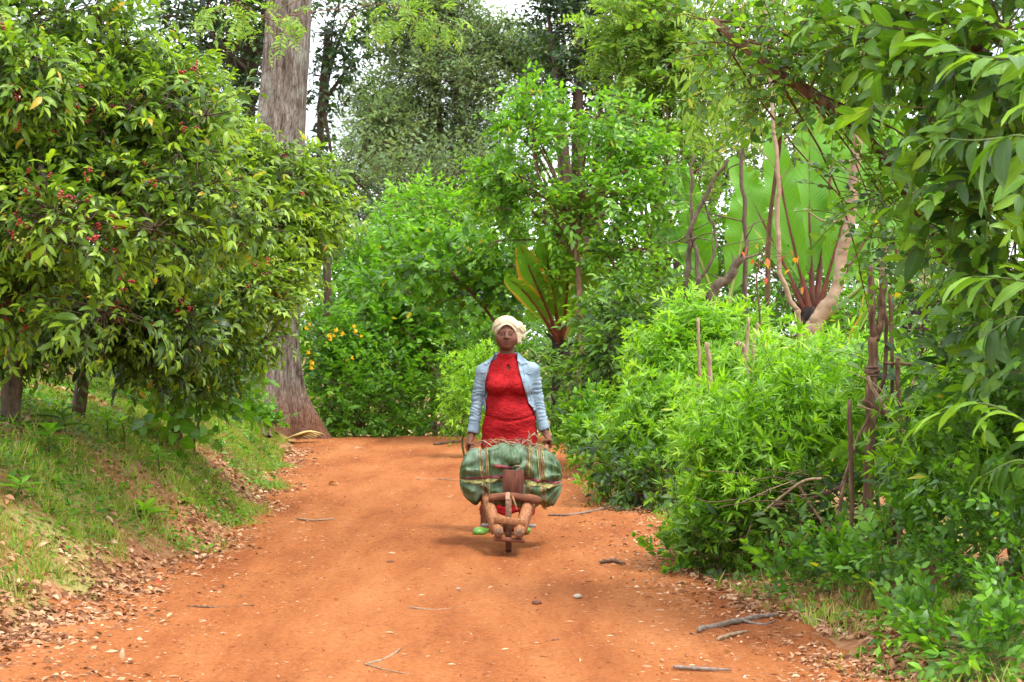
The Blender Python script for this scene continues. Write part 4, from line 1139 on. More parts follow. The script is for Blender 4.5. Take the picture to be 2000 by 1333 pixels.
cof.append(plant('coffee_bush', 'hindmost coffee bush, dim behind the cherry laden one', 'bush', gbase(330, 18), lobes_px([
    (300, 300, 17, 0.9), (420, 250, 17.4, 0.5), (200, 450, 17, 1.0), (420, 500, 17.5, 0.9), (100, 300, 17, 1.0), (400, 620, 17.8, 0.5), (250, 600, 17, 0.7), (60, 560, 16.5, 0.8)]),
    SP_coffee, 1100, wild=0.3, seed=84, trunk_r=0.06, shell=(0.35, 1.0), cam_bias=0.5, connect=0.3, twig_r=0.006, tint_shift=-0.1, size=1.1))
plant('coffee_bush', 'dark tinted undergrowth added to darken the bank top behind the bush trunks', 'bush', gbase(240, 19.5), lobes_px([
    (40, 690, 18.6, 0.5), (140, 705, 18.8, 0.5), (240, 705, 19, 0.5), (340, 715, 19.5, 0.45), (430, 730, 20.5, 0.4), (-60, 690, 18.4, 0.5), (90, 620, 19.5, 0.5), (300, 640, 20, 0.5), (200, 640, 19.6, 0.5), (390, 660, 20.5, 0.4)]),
    SP_coffee, 900, wild=0.3, seed=87, trunk_r=0.03, limb_frac=0.5, shell=(0.2, 1.0), tint_shift=-0.2)  # added undergrowth, leaves tinted dark to stand for shade behind the trunks
# cherries
M_cherry = solid_mat('ripe coffee cherry', [(0.35, (0.13, 0.008, 0.010)), (0.55, (0.30, 0.018, 0.016)), (0.7, (0.42, 0.06, 0.02))], scale=(22, 22, 22), bump=0.0, rough=0.3, spec=0.5)
M_cherry_g = solid_mat('unripe coffee cherry', [(0.3, (0.10, 0.16, 0.02)), (0.6, (0.28, 0.24, 0.03)), (0.75, (0.40, 0.12, 0.03))], scale=(20, 20, 20), bump=0.0, rough=0.3, spec=0.5)
def sphere_geo(r=1.0, nu=8, nv=6):
    V = [(0, 0, r)]
    for i in range(1, nv):
        a = math.pi * i / nv
        for j in range(nu):
            b = 2 * math.pi * j / nu
            V.append((r * math.sin(a) * math.cos(b), r * math.sin(a) * math.sin(b), r * math.cos(a)))
    V.append((0, 0, -r))
    F3, F4 = [], []
    for j in range(nu):
        F3.append((0, 1 + j, 1 + (j + 1) % nu))
        k = 1 + (nv - 2) * nu
        F3.append((k + j, len(V) - 1, k + (j + 1) % nu))
    for i in range(nv - 2):
        for j in range(nu):
            a, b = 1 + i * nu + j, 1 + i * nu + (j + 1) % nu
            F4.append((a, a + nu, b + nu, b))
    return np.array(V), np.array(F3), np.array(F4)
SV, SF3, SF4 = sphere_geo(1, 8, 6)
cl_meshes = []
rngc = np.random.default_rng(5)
for k in range(6):
    mb = MB()
    for q in range(int(rngc.integers(5, 11))):
        c = rngc.normal(0, 1, 3) * np.array([0.016, 0.012, 0.020])
        mb.add(SV * np.array([0.0085, 0.0085, 0.0105]) * rngc.uniform(0.85, 1.15) + c, SF3, SF4)
    me = new_mesh('cherry_cluster', np.concatenate(mb.V), [np.concatenate(mb.F3), np.concatenate(mb.F4)])
    me.materials.append(M_cherry_g if k in (4,) else M_cherry)
    cl_meshes.append(me)
for (root, P, D), n, (x0, x1, y0, y1) in ((cof[0], 110, (-40, 420, 60, 640)), (cof[1], 70, (400, 680, 300, 640)), (cof[2], 30, (80, 400, 440, 640))):
    px = P[:, 0] / P[:, 1] * FOC + 1000; py = 660 - (P[:, 2] - CAM_H) / P[:, 1] * FOC
    ok = np.nonzero((px > x0) & (px < x1) & (py > y0) & (py < y1))[0]
    depth = P[ok, 1] + rngc.normal(0, 0.1, len(ok))
    ok = ok[np.argsort(depth)[:int(n * 9)]]
    # cherries sit in runs on certain branches
    fld = vnoise(px[ok] / 38, py[ok] / 30, 0, 9) + rngc.normal(0, 0.25, len(ok)) - 0.5 * (P[ok, 1] - P[ok, 1].min())
    ok = ok[np.argsort(-fld)[:n]]
    for i in ok:
        for q in range(int(rngc.integers(1, 3))):
            o = link('cherry_cluster', cl_meshes[int(rngc.integers(0, 6))], root)
            p = P[i] + D[i] * rngc.uniform(0.02, 0.22) + np.array([0, -0.03, -0.02])
            o.location = tuple(sub(root, p)); o.rotation_euler = tuple(rngc.uniform(0, 6, 3))
            s = rngc.uniform(0.7, 1.05); o.scale = (s, s, s)

# undergrowth below the coffee
plant('undergrowth_shrub', 'broad leaved green undergrowth hanging over the bank near the giant trunk', 'shrub', gbase(380, 15.8), lobes_px([
    (380, 740, 15.2, 0.30), (425, 745, 15.6, 0.24), (330, 750, 14.8, 0.2), (410, 690, 15.2, 0.28), (440, 715, 17, 0.2)]),
    SP_heart, 150, seed=85, parts=110, trunk_r=0.015, size=0.85)
plant('undergrowth_shrub', 'leafy weeds gathered at the flared foot of the giant trunk', 'shrub', gbase(500, 24), lobes_px([
    (475, 800, 24, 0.16), (500, 815, 24.3, 0.12), (445, 785, 22.5, 0.22), (530, 830, 24.6, 0.09)]),
    SP_weed, 120, seed=86, forks=False)

# ------------------------------------------------------------------ lime shrubs along the fence
plant('lime_shrub', 'mound of bright lime shrub farther up the path beyond the nearer one', 'shrub', gbase(1310, 17), clumps(lobes_px([
    (1290, 800, 16.4, 0.40), (1345, 745, 16.8, 0.42), (1330, 850, 16, 0.42), (1255, 865, 16.4, 0.24), (1420, 745, 16.8, 0.42), (1410, 800, 16.2, 0.5), (1330, 690, 17, 0.2), (1290, 760, 16.8, 0.30), (1225, 925, 16.2, 0.14), (1400, 690, 17.2, 0.22)]), 8, 0.1, 0.22, 91, 1.5, 0.55),
    SP_lime, 1400, wild=0.5, limb_frac=0.3, seed=91, parts=280, trunk_r=0.02, shell=(0.15, 1.0), cam_bias=0.6, twig_r=0.004)
plant('lime_shrub', 'nearer lime green shrub with fingered leaves spilling over dead twigs', 'shrub', gbase(1530, 11.8), clumps(lobes_px([
    (1455, 870, 11.3, 0.32), (1560, 830, 11.6, 0.34), (1650, 800, 11.8, 0.27), (1480, 835, 11.6, 0.26), (1420, 960, 11.2, 0.22), (1540, 900, 11.2, 0.42), (1650, 850, 11.4, 0.36), (1395, 1030, 11.3, 0.10), (1600, 770, 12, 0.18), (1500, 960, 11.4, 0.2)]), 8, 0.08, 0.16, 92, 1.5, 0.55),
    SP_lime, 1050, wild=0.5, limb_frac=0.3, seed=92, parts=290, trunk_r=0.02, shell=(0.15, 1.0), cam_bias=0.6, twig_r=0.004, size=0.9)
plant('lime_shrub', 'lime green shrub rising behind the tied stick fence', 'shrub', gbase(1720, 13.2), clumps(lobes_px([
    (1700, 800, 13, 0.28), (1750, 800, 13, 0.34), (1690, 860, 12.6, 0.34), (1780, 900, 12.4, 0.34), (1640, 750, 13.4, 0.16)]), 6, 0.08, 0.16, 93, 1.4, 0.5),
    SP_lime, 420, wild=0.4, limb_frac=0.3, seed=93, parts=120, trunk_r=0.018, shell=(0.5, 1.0), cam_bias=0.6, twig_r=0.004, tint_shift=-0.04)
plant('leafy_shrub', 'dark leaved shrub at the foot of the nearer lime mound', 'shrub', gbase(1480, 11.4), lobes_px([
    (1450, 1050, 11, 0.22), (1540, 1030, 10.9, 0.26), (1620, 1010, 10.9, 0.25), (1400, 1090, 10.9, 0.13), (1580, 1080, 10.6, 0.16)]),
    SP_bigmid, 130, seed=94, parts=140, trunk_r=0.012, size=0.7, tint_shift=-0.05)
plant('leafy_shrub', 'dark shaded shrub under the farther lime mound at the path edge', 'shrub', gbase(1260, 15.6), lobes_px([
    (1230, 940, 15.5, 0.22), (1290, 950, 15.3, 0.22), (1340, 960, 15, 0.22), (1200, 900, 15.8, 0.2)]),
    SP_bigmid, 130, seed=95, parts=120, trunk_r=0.012, size=0.75, tint_shift=-0.1)

# ------------------------------------------------------------------ right foreground
plant('rounded_leaf_tree', 'slanting brown branch carrying small rounded leaves over the false banana', 'tree', gbase(1990, 10.4), lobes_px([
    (1440, 90, 9.6, 0.28), (1540, 70, 9.6, 0.3), (1380, 40, 9.8, 0.25), (1510, 160, 9.6, 0.26), (1600, 110, 9.5, 0.3), (1660, 160, 9.4, 0.3), (1700, 60, 9.4, 0.4), (1330, 90, 9.8, 0.16), (1720, 380, 9.6, 0.32), (1780, 440, 9.6, 0.3),
    (1830, 500, 9.7, 0.3), (1745, 610, 11.2, 0.24), (1800, 690, 11.2, 0.26), (1810, 300, 9.5, 0.35), (1890, 640, 10.6, 0.34), (1580, 200, 9.6, 0.2), (1870, 400, 9.6, 0.3), (1720, 720, 11, 0.16), (1930, 560, 9.8, 0.3)]),
    SP_round, 560, seed=101, parts=290, trunk_r=0.036, limb=0.22, shell=(0.15, 1.0), connect=0.45, twig_r=0.004,
    trunk=[gbase(2010, 10.4, -0.2), at(1960, 820, 10.2), at(1900, 590, 10), at(1790, 410, 9.8), at(1720, 300, 9.6), at(1640, 225, 9.5), at(1490, 120, 9.6), at(1390, 40, 9.7)])
plant('large_leaved_tree', 'dark glossy large leaved tree filling the upper corner over the fence', 'tree', gbase(2080, 9.2), lobes_px([
    (1850, 90, 8.6, 0.34), (1960, 60, 8.4, 0.4), (1770, 30, 8.8, 0.32), (1930, 220, 8.4, 0.30), (2000, 340, 8.4, 0.34), (1985, 460, 8.6, 0.22), (2050, 590, 8.4, 0.3), (2090, 200, 8.4, 0.5),
    (1690, 70, 9.0, 0.22), (2070, 720, 8.4, 0.38)]),
    SP_big, 330, seed=102, parts=270, trunk_r=0.05, limb=0.3, shell=(0.2, 1.0), connect=0.4, twig_r=0.006,
    trunk=[gbase(2090, 9.2, -0.2), at(2060, 800, 9), at(2030, 500, 8.8), at(1950, 250, 8.8), at(1900, 60, 8.8)])

def leaf_branch(name, label, pts, leaves, sp, mat, base, r0=0.006):
    """a near branch whose leaves are set one by one: (t along, yaw, pitch, roll, length, tint)"""
    root = thing(name, label, 'branch', tuple(base))
    P = spline(pts, 24)
    MB().tube(P, np.linspace(r0, r0 * 0.35, 24), 7, True, 0.15, 3).build('twig', mat, root)
    mats, tin = [], []
    Tn = norm(np.gradient(P, axis=0))
    for t, yaw, pitch, roll, ln, tint in leaves:
        i = min(23, int(t * 23))
        y = Tn[i]; x = norm(np.cross(y, [0, 0, 1.0])); z = np.cross(x, y)
        B = np.stack([x, y, z], 1)
        R = B @ rz(yaw) @ rx(pitch) @ ry(roll)
        mats.append(m4(R * ln, P[i])); tin.append(tint)
    leaf_parts('leaf', sp, np.array(mats), tin, root)
    return root
rb = np.random.default_rng(77)
def auto_leaves(n, ln, t0=0.15, drop=0.25, lo=0.15, hi=0.8):
    out = []
    for k in range(n):
        t = t0 + (1 - t0) * k / (n - 1)
        sg = 1 if k % 2 else -1
        out.append((t, sg * rb.uniform(0.5, 1.1) * (1.1 - 0.7 * t), -drop + rb.normal(0, 0.25), rb.normal(0, 0.35), ln * rb.uniform(0.75, 1.15), rb.uniform(lo, hi)))
    return out
leaf_branch('large_leaf_twig', 'twig of long toothed glossy leaves jutting in from the upper corner', [at(2040, 110, 6.5), at(1960, 115, 6.4), at(1890, 105, 6.4), at(1835, 75, 6.4)], auto_leaves(13, 0.21, 0.05, 0.2, 0.3, 0.88), SP_big, M_green_stem, at(2040, 110, 6.5))
leaf_branch('large_leaf_twig', 'twig of big backlit leaves hanging below the toothed leaf twig', [at(2050, 280, 6.6), at(1980, 265, 6.5), at(1930, 290, 6.5)], auto_leaves(9, 0.24, 0.0, 0.5, 0.15, 0.6), SP_big, M_green_stem, at(2050, 280, 6.6))
leaf_branch('large_leaf_twig', 'blue green drooping leaf twig in front of the slanting branch', [at(1960, 270, 7.2), at(1900, 275, 7.1), at(1840, 270, 7.1)], auto_leaves(11, 0.13, 0.0, 0.6, 0.0, 0.4), SP_big, M_green_stem, at(1960, 270, 7.2))
leaf_branch('large_leaf_twig', 'long leaf twig crossing low above the weeds beside the fence', [at(2050, 560, 6.9), at(1970, 545, 6.8), at(1900, 540, 6.8)], auto_leaves(8, 0.20, 0.0, 0.3, 0.4, 0.8), SP_big, M_green_stem, at(2050, 560, 6.9))
leaf_branch('large_leaf_twig', 'spray of bright lance leaves leaning in over the corner weeds', [at(2050, 860, 6.6), at(1960, 800, 6.7), at(1880, 790, 6.8), at(1800, 830, 6.9)], auto_leaves(14, 0.15, 0.0, 0.2, 0.5, 0.85), SP_big, M_green_stem, at(2050, 860, 6.6))
leaf_branch('large_leaf_twig', 'dark hanging leaf spray behind the leaning lance leaves', [at(2060, 640, 7.4), at(1990, 620, 7.4), at(1930, 650, 7.4)], auto_leaves(11, 0.17, 0.0, 0.7, 0.0, 0.4), SP_big, M_green_stem, at(2060, 640, 7.4))
leaf_branch('large_leaf_twig', 'mottled leaf twig dangling low beside the dark gap in the weeds', [at(2060, 930, 7.2), at(1990, 900, 7.2), at(1920, 930, 7.2)], auto_leaves(12, 0.14, 0.0, 0.5, 0.1, 0.5), SP_big, M_green_stem, at(2060, 930, 7.2))

plant('weed_thicket', 'tangle of green weeds at the foot of the fence corner', 'weeds', gbase(1930, 8.6), lobes_px([
    (1870, 970, 9, 0.26), (1960, 900, 8.6, 0.34), (1800, 1070, 9.2, 0.14), (1910, 1070, 8.6, 0.24), (1990, 1040, 8.2, 0.30), (1840, 1120, 8.5, 0.16), (1940, 1180, 8.0, 0.11), (2010, 1200, 7.7, 0.15), (2000, 780, 8.8, 0.35), (1920, 850, 9.2, 0.26)]),
    SP_weed, 600, seed=103, size=0.62, parts=280, trunk_r=0.008, forks=False, shell=(0.1, 1.0), wild=0.45, tint_shift=-0.16)
plant('lime_shrub', 'lime shrub half swallowed by weeds nearest the camera beside the fence', 'shrub', gbase(1900, 9.2), lobes_px([
    (1880, 900, 9.3, 0.26), (1960, 960, 9, 0.26), (1830, 930, 9.7, 0.20), (1950, 800, 9.4, 0.28), (2010, 880, 9, 0.3)]),
    SP_lime, 280, wild=0.4, seed=104, parts=150, trunk_r=0.01, shell=(0.3, 1.0), tint_shift=-0.1, size=0.95)
plant('undergrowth_shrub', 'dark undergrowth filling the hollow under the corner weeds', 'shrub', gbase(2000, 9.6), lobes_px([
    (1900, 1000, 9.8, 0.35), (2010, 980, 9.4, 0.4), (1960, 780, 9.8, 0.4), (2040, 680, 9.6, 0.45), (1830, 820, 10.6, 0.3), (1760, 1000, 10.6, 0.25)]),
    SP_bigmid, 260, seed=105, trunk_r=0.012, shell=(0.2, 1.0), tint_shift=-0.1)
for i, (px, d_, h, lab) in enumerate([
    (1690, 9.5, 0.22, 'small leafy weed at the foot of the thick fence post'), (1745, 9.0, 0.5, 'slender upright weed standing clear of the fence corner'), (1650, 9.9, 0.2, 'low weed clump before the dead twig heap'),
    (1800, 8.2, 0.2, 'low weed clump rooted in leaf litter right of the long stick'), (1880, 7.8, 0.18, 'short weed tuft near the bottom corner of the track'), (1960, 7.5, 0.2, 'bright weed tuft in the extreme bottom corner'),
    (1370, 11.1, 0.3, 'tall thin weed at the tip of the lime mound'), (1320, 11.6, 0.15, 'tiny weed creeping onto the track edge'), (1560, 9.9, 0.16, 'weed cushion under the dead twigs')]):
    b = gbase(px, d_)
    plant('weed', lab, 'weed', b, [(b + np.array([0, 0, h * 0.55]), np.array([0.09 + 0.12 * (h < 0.3), 0.1, h * 0.5])), (b + np.array([0.04, 0, h * 0.9]), np.array([0.08, 0.08, h * 0.25]))], SP_weed, 26, seed=120 + i, parts=40, trunk_r=0.005, shell=(0.0, 1.0), size=0.8, connect=0.8, twig_r=0.002)

# broad-leaved rosettes on the grassy bank
SP_ros = Species(leaf_tpl(4, 0.42, 0.75, 0.8, 0.6, 0.25, 0.01), ML_mid, M_green_stem, dict(kind='alternate', n=4, step=0.04, L=0.2), seed=27)
def rosette(label, b, n, L, lift, tint, seed, h=0.0):
    rng = np.random.default_rng(seed)
    root = thing('broadleaf_seedling', label, 'plant', tuple(b), 'broad leaved seedlings on the grass bank')
    top = np.asarray(b) + np.array([rng.normal(0, 0.03), 0, h])
    MB().tube(spline([b - np.array([0, 0, 0.03]), (b + top) / 2 + [0.01, 0, 0], top + [0, 0, 0.02]], 6), np.linspace(0.009, 0.005, 6), 6, True).build('stem', M_green_stem, root)
    mats, tn = [], []
    for k in range(n):
        t = k / n
        R = rz(k * 2.4 + rng.normal(0, 0.2)) @ rx(lift * (0.25 + 0.9 * t) + rng.normal(0, 0.1))
        mats.append(m4(R * L * rng.uniform(0.8, 1.1) * (1 - 0.35 * t), top - np.array([0, 0, h * 0.5 * (1 - t)])))
        tn.append(np.clip(tint + 0.3 * t + rng.normal(0, 0.08), 0, 0.88))
    leaf_parts('leaf', SP_ros, np.array(mats), tn, root)
for i, (px, py, d_, n, L, lift, tint, h, lab) in enumerate([
    (295, 985, 12.3, 16, 0.17, 0.9, 0.45, 0.05, 'fullest broad leaved rosette low on the grass bank'),
    (130, 860, 12.4, 11, 0.2, 0.4, 0.05, 0.22, 'dark drooping seedling high on the littered bank'),
    (95, 890, 11.9, 10, 0.17, 0.5, 0.3, 0.16, 'grey green seedling below the dark drooping one'),
    (120, 935, 11.4, 7, 0.12, 0.7, 0.5, 0.05, 'small bright seedling under the grey green one'),
    (210, 810, 13.6, 10, 0.17, 0.7, 0.55, 0.2, 'lime seedling with upright leaves below the coffee shade'),
    (245, 815, 13.9, 9, 0.15, 0.7, 0.5, 0.16, 'twin seedling touching the lime upright one'),
    (310, 895, 13.6, 9, 0.16, 0.6, 0.4, 0.16, 'seedling half way up the grass bank above the rosette'),
    (365, 925, 13.4, 7, 0.14, 0.3, 0.45, 0.05, 'flat seedling beside the track edge grass'),
    (430, 842, 17.5, 8, 0.16, 0.7, 0.5, 0.12, 'far seedling on the grass near the giant trunk'),
    (25, 985, 10.6, 7, 0.14, 0.7, 0.45, 0.08, 'seedling at the picture edge of the bank')]):
    p = at(px, py, d_)
    b = np.array([p[0], d_, float(ground_z(p[0], d_))])
    rosette(lab, b, n, L * 1.3, lift, tint + 0.12, 140 + i, h * 1.2)
# ------------------------------------------------------------------ grass, litter, chips (uncountable)
def on_ground(x, y): return np.stack([x, y, ground_z(x, y)], 1)
rng = np.random.default_rng(200)
# grass on the bank and thin along the right edge
n = 175000
y = 7.5 + 20 * rng.random(n) ** 1.25
x = edge_l(y) - 0.02 + 0.30 * fbm(y * 1.2, 1.1, 0, 71) - rng.random(n) ** 0.9 * 2.1
m = fbm(x * 1.1, y * 0.8, 0, 61, 4)
dens = np.clip(0.72 + 0.8 * m - 0.75 * np.clip((edge_l(y) - x - 0.95) / 0.5, 0, 1) * np.clip((15.5 - y) / 2, 0, 1) - 0.35 * np.clip((10.5 - y) / 3, 0, 1), 0.02, 1)
k = rng.random(n) < dens
x, y = x[k], y[k]
n2 = 26000
y2 = 7 + 17 * rng.random(n2) ** 1.1
x2 = edge_r(y2) + 0.05 + 0.25 * fbm(y2 * 1.4, 4.0, 0, 72) + rng.random(n2) * 1.1
m2 = fbm(x2 * 1.5, y2, 0, 62, 3)
k = rng.random(n2) < np.clip(0.35 + 0.9 * m2, 0.02, 1)
x, y = np.concatenate([x, x2[k]]), np.concatenate([y, y2[k]])
P = on_ground(x, y)
n = len(P)
V = np.array([(-0.5, 0, 0), (0.5, 0, 0), (0.25, 0.04, 0.6), (-0.05, 0.16, 1.0)])
F = np.array([(0, 1, 2), (0, 2, 3)])
hgt = rng.uniform(0.03, 0.085, n) * np.clip(0.95 + 1.0 * fbm(x * 3.2, y * 3.2, 0, 66), 0.35, 2.2)
wid = rng.uniform(0.0045, 0.010, n)
az = rng.uniform(0, 6.283, n); ln = np.abs(rng.normal(0.35, 0.35, n))
ca, sa, cl, sl = np.cos(az), np.sin(az), np.cos(ln), np.sin(ln)
M = np.zeros((n, 4, 4)); M[:, 3, 3] = 1
M[:, 0, 0], M[:, 1, 0] = ca * wid, sa * wid
M[:, 0, 2], M[:, 1, 2], M[:, 2, 2] = -sa * sl * hgt, ca * sl * hgt, cl * hgt
M[:, 0, 1], M[:, 1, 1], M[:, 2, 1] = -sa * cl * hgt, ca * cl * hgt, -sl * hgt
M[:, :3, 3] = P - [0, 0, 0.004]
ML_grass = leaf_mat('bank grass', [(0.0, (0.13, 0.22, 0.02)), (0.45, (0.25, 0.38, 0.04)), (0.8, (0.36, 0.46, 0.07)), (1.0, (0.52, 0.42, 0.18))], rough=0.5, transl=0.4)
tint = np.clip(0.42 + 0.28 * fbm(x * 0.9, y * 0.9, 0, 67) + rng.normal(0, 0.14, n), 0, 0.85)
tint[rng.random(n) < 0.17] = 1.0
o = leaf_cloud('grass', (V, F, np.zeros(4) + 0.5), M, tint, ML_grass, None)
o['label'] = 'short patchy green grass on the bank and track edges'; o['category'] = 'grass'
# little round-leaved weeds between the grass
n = 42000
y = 7.2 + 19 * rng.random(n) ** 1.2
side = rng.random(n) < 0.82
x = np.where(side, edge_l(y) - 0.12 + 0.3 * fbm(y * 1.2, 1.1, 0, 71) - rng.random(n) * 2.0, edge_r(y) + 0.12 + 0.2 * fbm(y * 1.4, 4.0, 0, 72) + rng.random(n) * 1.0)
k = rng.random(n) < np.clip(0.5 + 0.9 * fbm(x * 1.6, y * 1.3, 0, 64, 3), 0.02, 1)
x, y = x[k], y[k]; n = len(x)
P = on_ground(x, y); P[:, 2] += rng.uniform(0.015, 0.07, n)
dirs = np.stack([rng.normal(size=n), rng.normal(size=n), rng.normal(0.25, 0.35, n)], 1)
M = frames(P, dirs, rng, 0.4); M[:, :3, :3] *= rng.uniform(0.025, 0.065, n)[:, None, None]
o = leaf_cloud('ground_weeds', leaf_tpl(1, 0.6, 0.75, 0.75, 0.4, 0.2), M, rng.uniform(0.1, 0.75, n), ML_mid, None)
o['label'] = 'small leafy ground cover growing among the bank grass'; o['category'] = 'ground cover'
# fallen leaves
ML_dead = leaf_mat('fallen leaf', [(0.0, (0.09, 0.035, 0.018)), (0.3, (0.20, 0.085, 0.038)), (0.55, (0.35, 0.17, 0.085)), (0.8, (0.46, 0.27, 0.15)), (1.0, (0.56, 0.40, 0.26))], rough=0.75, transl=0.1, spec=0.2)
def litter(n, xf, yr, L, dens, seed, zoff=0.012):
    r = np.random.default_rng(seed)
    y = yr[0] + (yr[1] - yr[0]) * r.random(n) ** 1.5
    x = xf(y, r)
    k = r.random(n) < np.clip(dens(x, y), 0, 1)
    x, y = x[k], y[k]; n = len(x)
    P = on_ground(x, y); P[:, 2] += zoff + r.random(n) * 0.012
    d = np.stack([r.normal(size=n), r.normal(size=n), r.normal(0, 0.22, n)], 1)
    M = frames(P, d, r, 0.45); M[:, :3, :3] *= (L * r.uniform(0.45, 1.2, n))[:, None, None]
    return M, r
Ms = []
M1, r = litter(16000, lambda y, r: edge_l(y) + 0.05 + 0.3 * fbm(y * 1.3, 7.7, 0, 75) - np.abs(r.normal(0, 0.28, len(y))) + r.normal(0, 0.12, len(y)), (6.6, 24), 0.06, lambda x, y: 0.55 + 0.5 * fbm(x * 2, y * 2, 0, 76) + 0.5 * np.clip((10 - y) / 3, 0, 1), 201)
M2, r = litter(20000, lambda y, r: edge_l(y) - 0.2 - r.random(len(y)) * 3.0, (7, 22), 0.07, lambda x, y: 0.45 + 0.8 * fbm(x * 1.2, y * 1.2, 0, 77) + 0.8 * np.clip((edge_l(y) - x - 0.9) / 0.4, 0, 1), 202)
M3, r = litter(14000, lambda y, r: edge_r(y) + 0.02 + 0.2 * fbm(y * 1.3, 2.7, 0, 78) + np.abs(r.normal(0, 0.3, len(y))), (6.6, 22), 0.055, lambda x, y: 0.55 + 0.5 * fbm(x * 2, y * 2, 0, 79), 203)
M4, r = litter(8500, lambda y, r: edge_l(y) + r.random(len(y)) ** 1.6 * 1.3 - 0.1, (6.4, 11.5), 0.055, lambda x, y: 0.75 - 0.55 * (x - edge_l(y)) - 0.16 * (y - 7) + 0.3 * fbm(x * 2, y * 2, 0, 83), 205)
M5, r = litter(6000, lambda y, r: edge_r(y) - np.abs(r.normal(0, 0.22, len(y))), (6.6, 19), 0.045, lambda x, y: 0.5 + 0.5 * fbm(x * 2, y * 2, 0, 84), 206)
Ms = np.concatenate([M1, M2, M3, M4, M5])
o = leaf_cloud('leaf_litter', leaf_strip(0.45, 0.8, 0.85, 0.9), Ms, np.clip(r.normal(0.5, 0.25, len(Ms)), 0, 1), ML_dead, None)
o['label'] = 'dry brown fallen leaves lying along both edges of the track'; o['category'] = 'leaf litter'
# straw slivers and crumbs trodden into the path
r = np.random.default_rng(204)
n = 13000
y = 6.8 + 20 * r.random(n) ** 1.6
u = r.random(n)
u = np.where(r.random(n) < 0.78, np.where(r.random(n) < 0.55, np.abs(r.normal(0, 0.13, n)), 1 - np.abs(r.normal(0, 0.13, n))), u)
x = edge_l(y) + (edge_r(y) - edge_l(y)) * np.clip(u, 0, 1)
P = on_ground(x, y); P[:, 2] += 0.017
d = np.stack([r.normal(size=n) * 1.4, r.normal(size=n), r.normal(0, 0.06, n)], 1)
M = frames(P, d, r, 0.5); M[:, :3, :3] *= (r.uniform(0.010, 0.05, n) * (0.5 + r.random(n) ** 3))[:, None, None]
o = leaf_cloud('straw_chips', leaf_tpl(1, 0.22, 0.9, 0.6, 0.15, 0.4), M, np.clip(r.normal(0.72, 0.22, n), 0, 1), ML_dead, None)
o['label'] = 'pale straw slivers and bark crumbs strewn over the red track'; o['category'] = 'straw'
M_clod = solid_mat('earth crumb', [(0.3, (0.22, 0.06, 0.022)), (0.7, (0.42, 0.14, 0.05))], scale=(60, 60, 60), bump=0.6)
cv = np.array([(1, 0, 0), (-1, 0, 0), (0, 1, 0), (0, -1, 0), (0, 0, 1), (0, 0, -0.6)], float)
cf = np.array([(0, 2, 4), (2, 1, 4), (1, 3, 4), (3, 0, 4), (2, 0, 5), (1, 2, 5), (3, 1, 5), (0, 3, 5)])
n = 6000
y = 6.8 + 18 * r.random(n) ** 1.6; x = edge_l(y) + (edge_r(y) - edge_l(y)) * r.random(n)
P = on_ground(x, y); P[:, 2] += 0.014
M = frames(P, np.stack([r.normal(size=n), r.normal(size=n), r.normal(0, 0.1, n)], 1), r, 0.3); M[:, :3, :3] *= (0.002 + 0.006 * r.random(n) ** 4)[:, None, None]
o = leaf_cloud('earth_crumbs', (cv, cf, np.zeros(6)), M, np.zeros(n), M_clod, None)
o['label'] = 'small red earth crumbs scattered across the track'; o['category'] = 'gravel'
# ------------------------------------------------------------------ stick fence, sticks, stones
M_post = solid_mat('weathered fence pole', [(0.28, (0.045, 0.024, 0.015)), (0.5, (0.12, 0.066, 0.038)), (0.75, (0.27, 0.18, 0.115))], scale=(40, 40, 6), bump=0.8, dist=0.01)
M_dry = solid_mat('dry stick', [(0.3, (0.16, 0.10, 0.06)), (0.6, (0.34, 0.24, 0.15)), (0.8, (0.48, 0.38, 0.27))], scale=(50, 50, 12), bump=0.6, dist=0.005)
M_vine = solid_mat('bark rope', [(0.3, (0.055, 0.03, 0.02)), (0.7, (0.20, 0.12, 0.08))], scale=(60, 60, 60), bump=0.6, dist=0.004)
fx = gbase(1700, 10.5)
fence = thing('stick_fence', 'rough stick fence lashed with bark rope beside the lime shrubs', 'fence', tuple(fx))
rng = np.random.default_rng(300)
def pole(pts, r0, r1, name='post', mat=M_post, root=None, sides=10, n=None, noise=0.22, seed=None):
    P = spline(pts, n or 7 * len(pts))
    s = int(rng.integers(0, 9999)) if seed is None else seed
    amp = 0.25 * r0
    P = P + amp * np.stack([vnoise(np.arange(len(P)) * 0.5, i * 7.0 + s, 0, s) for i in range(3)], 1)
    return MB().tube(P, np.linspace(r0, r1, len(P)), sides, True, noise, s).build(name, mat, root or fence)
D = 10.5
pole([gbase(1697, D, -0.2), at(1697, 950, D), at(1702, 780, D), at(1707, 660, D)], 0.032, 0.029)
pole([at(1707, 668, D), at(1702, 620, D), at(1700, 520, D)], 0.024, 0.019)
pole([at(1709, 665, D), at(1722, 620, D), at(1724, 560, D), at(1728, 480, D + 0.1)], 0.026, 0.02)
pole([at(1712, 770, D + 0.1), at(1728, 735, D + 0.1), at(1731, 640, D + 0.1), at(1726, 600, D + 0.1), at(1742, 690, D + 0.1)][:4], 0.014, 0.011)
pole([gbase(1660, D - 0.3, -0.15), at(1664, 950, D - 0.3), at(1659, 780, D - 0.3)], 0.015, 0.013)
pole([gbase(1758, D, -0.15), at(1758, 900, D), at(1754, 740, D), at(1752, 700, D)], 0.017, 0.014)
pole([gbase(1748, D + 0.3, -0.15), at(1746, 900, D + 0.3), at(1738, 560, D + 0.3)], 0.014, 0.012)
pole([gbase(1780, D + 0.2, -0.15), at(1772, 800, D + 0.2), at(1790, 730, D + 0.2)], 0.012, 0.010)
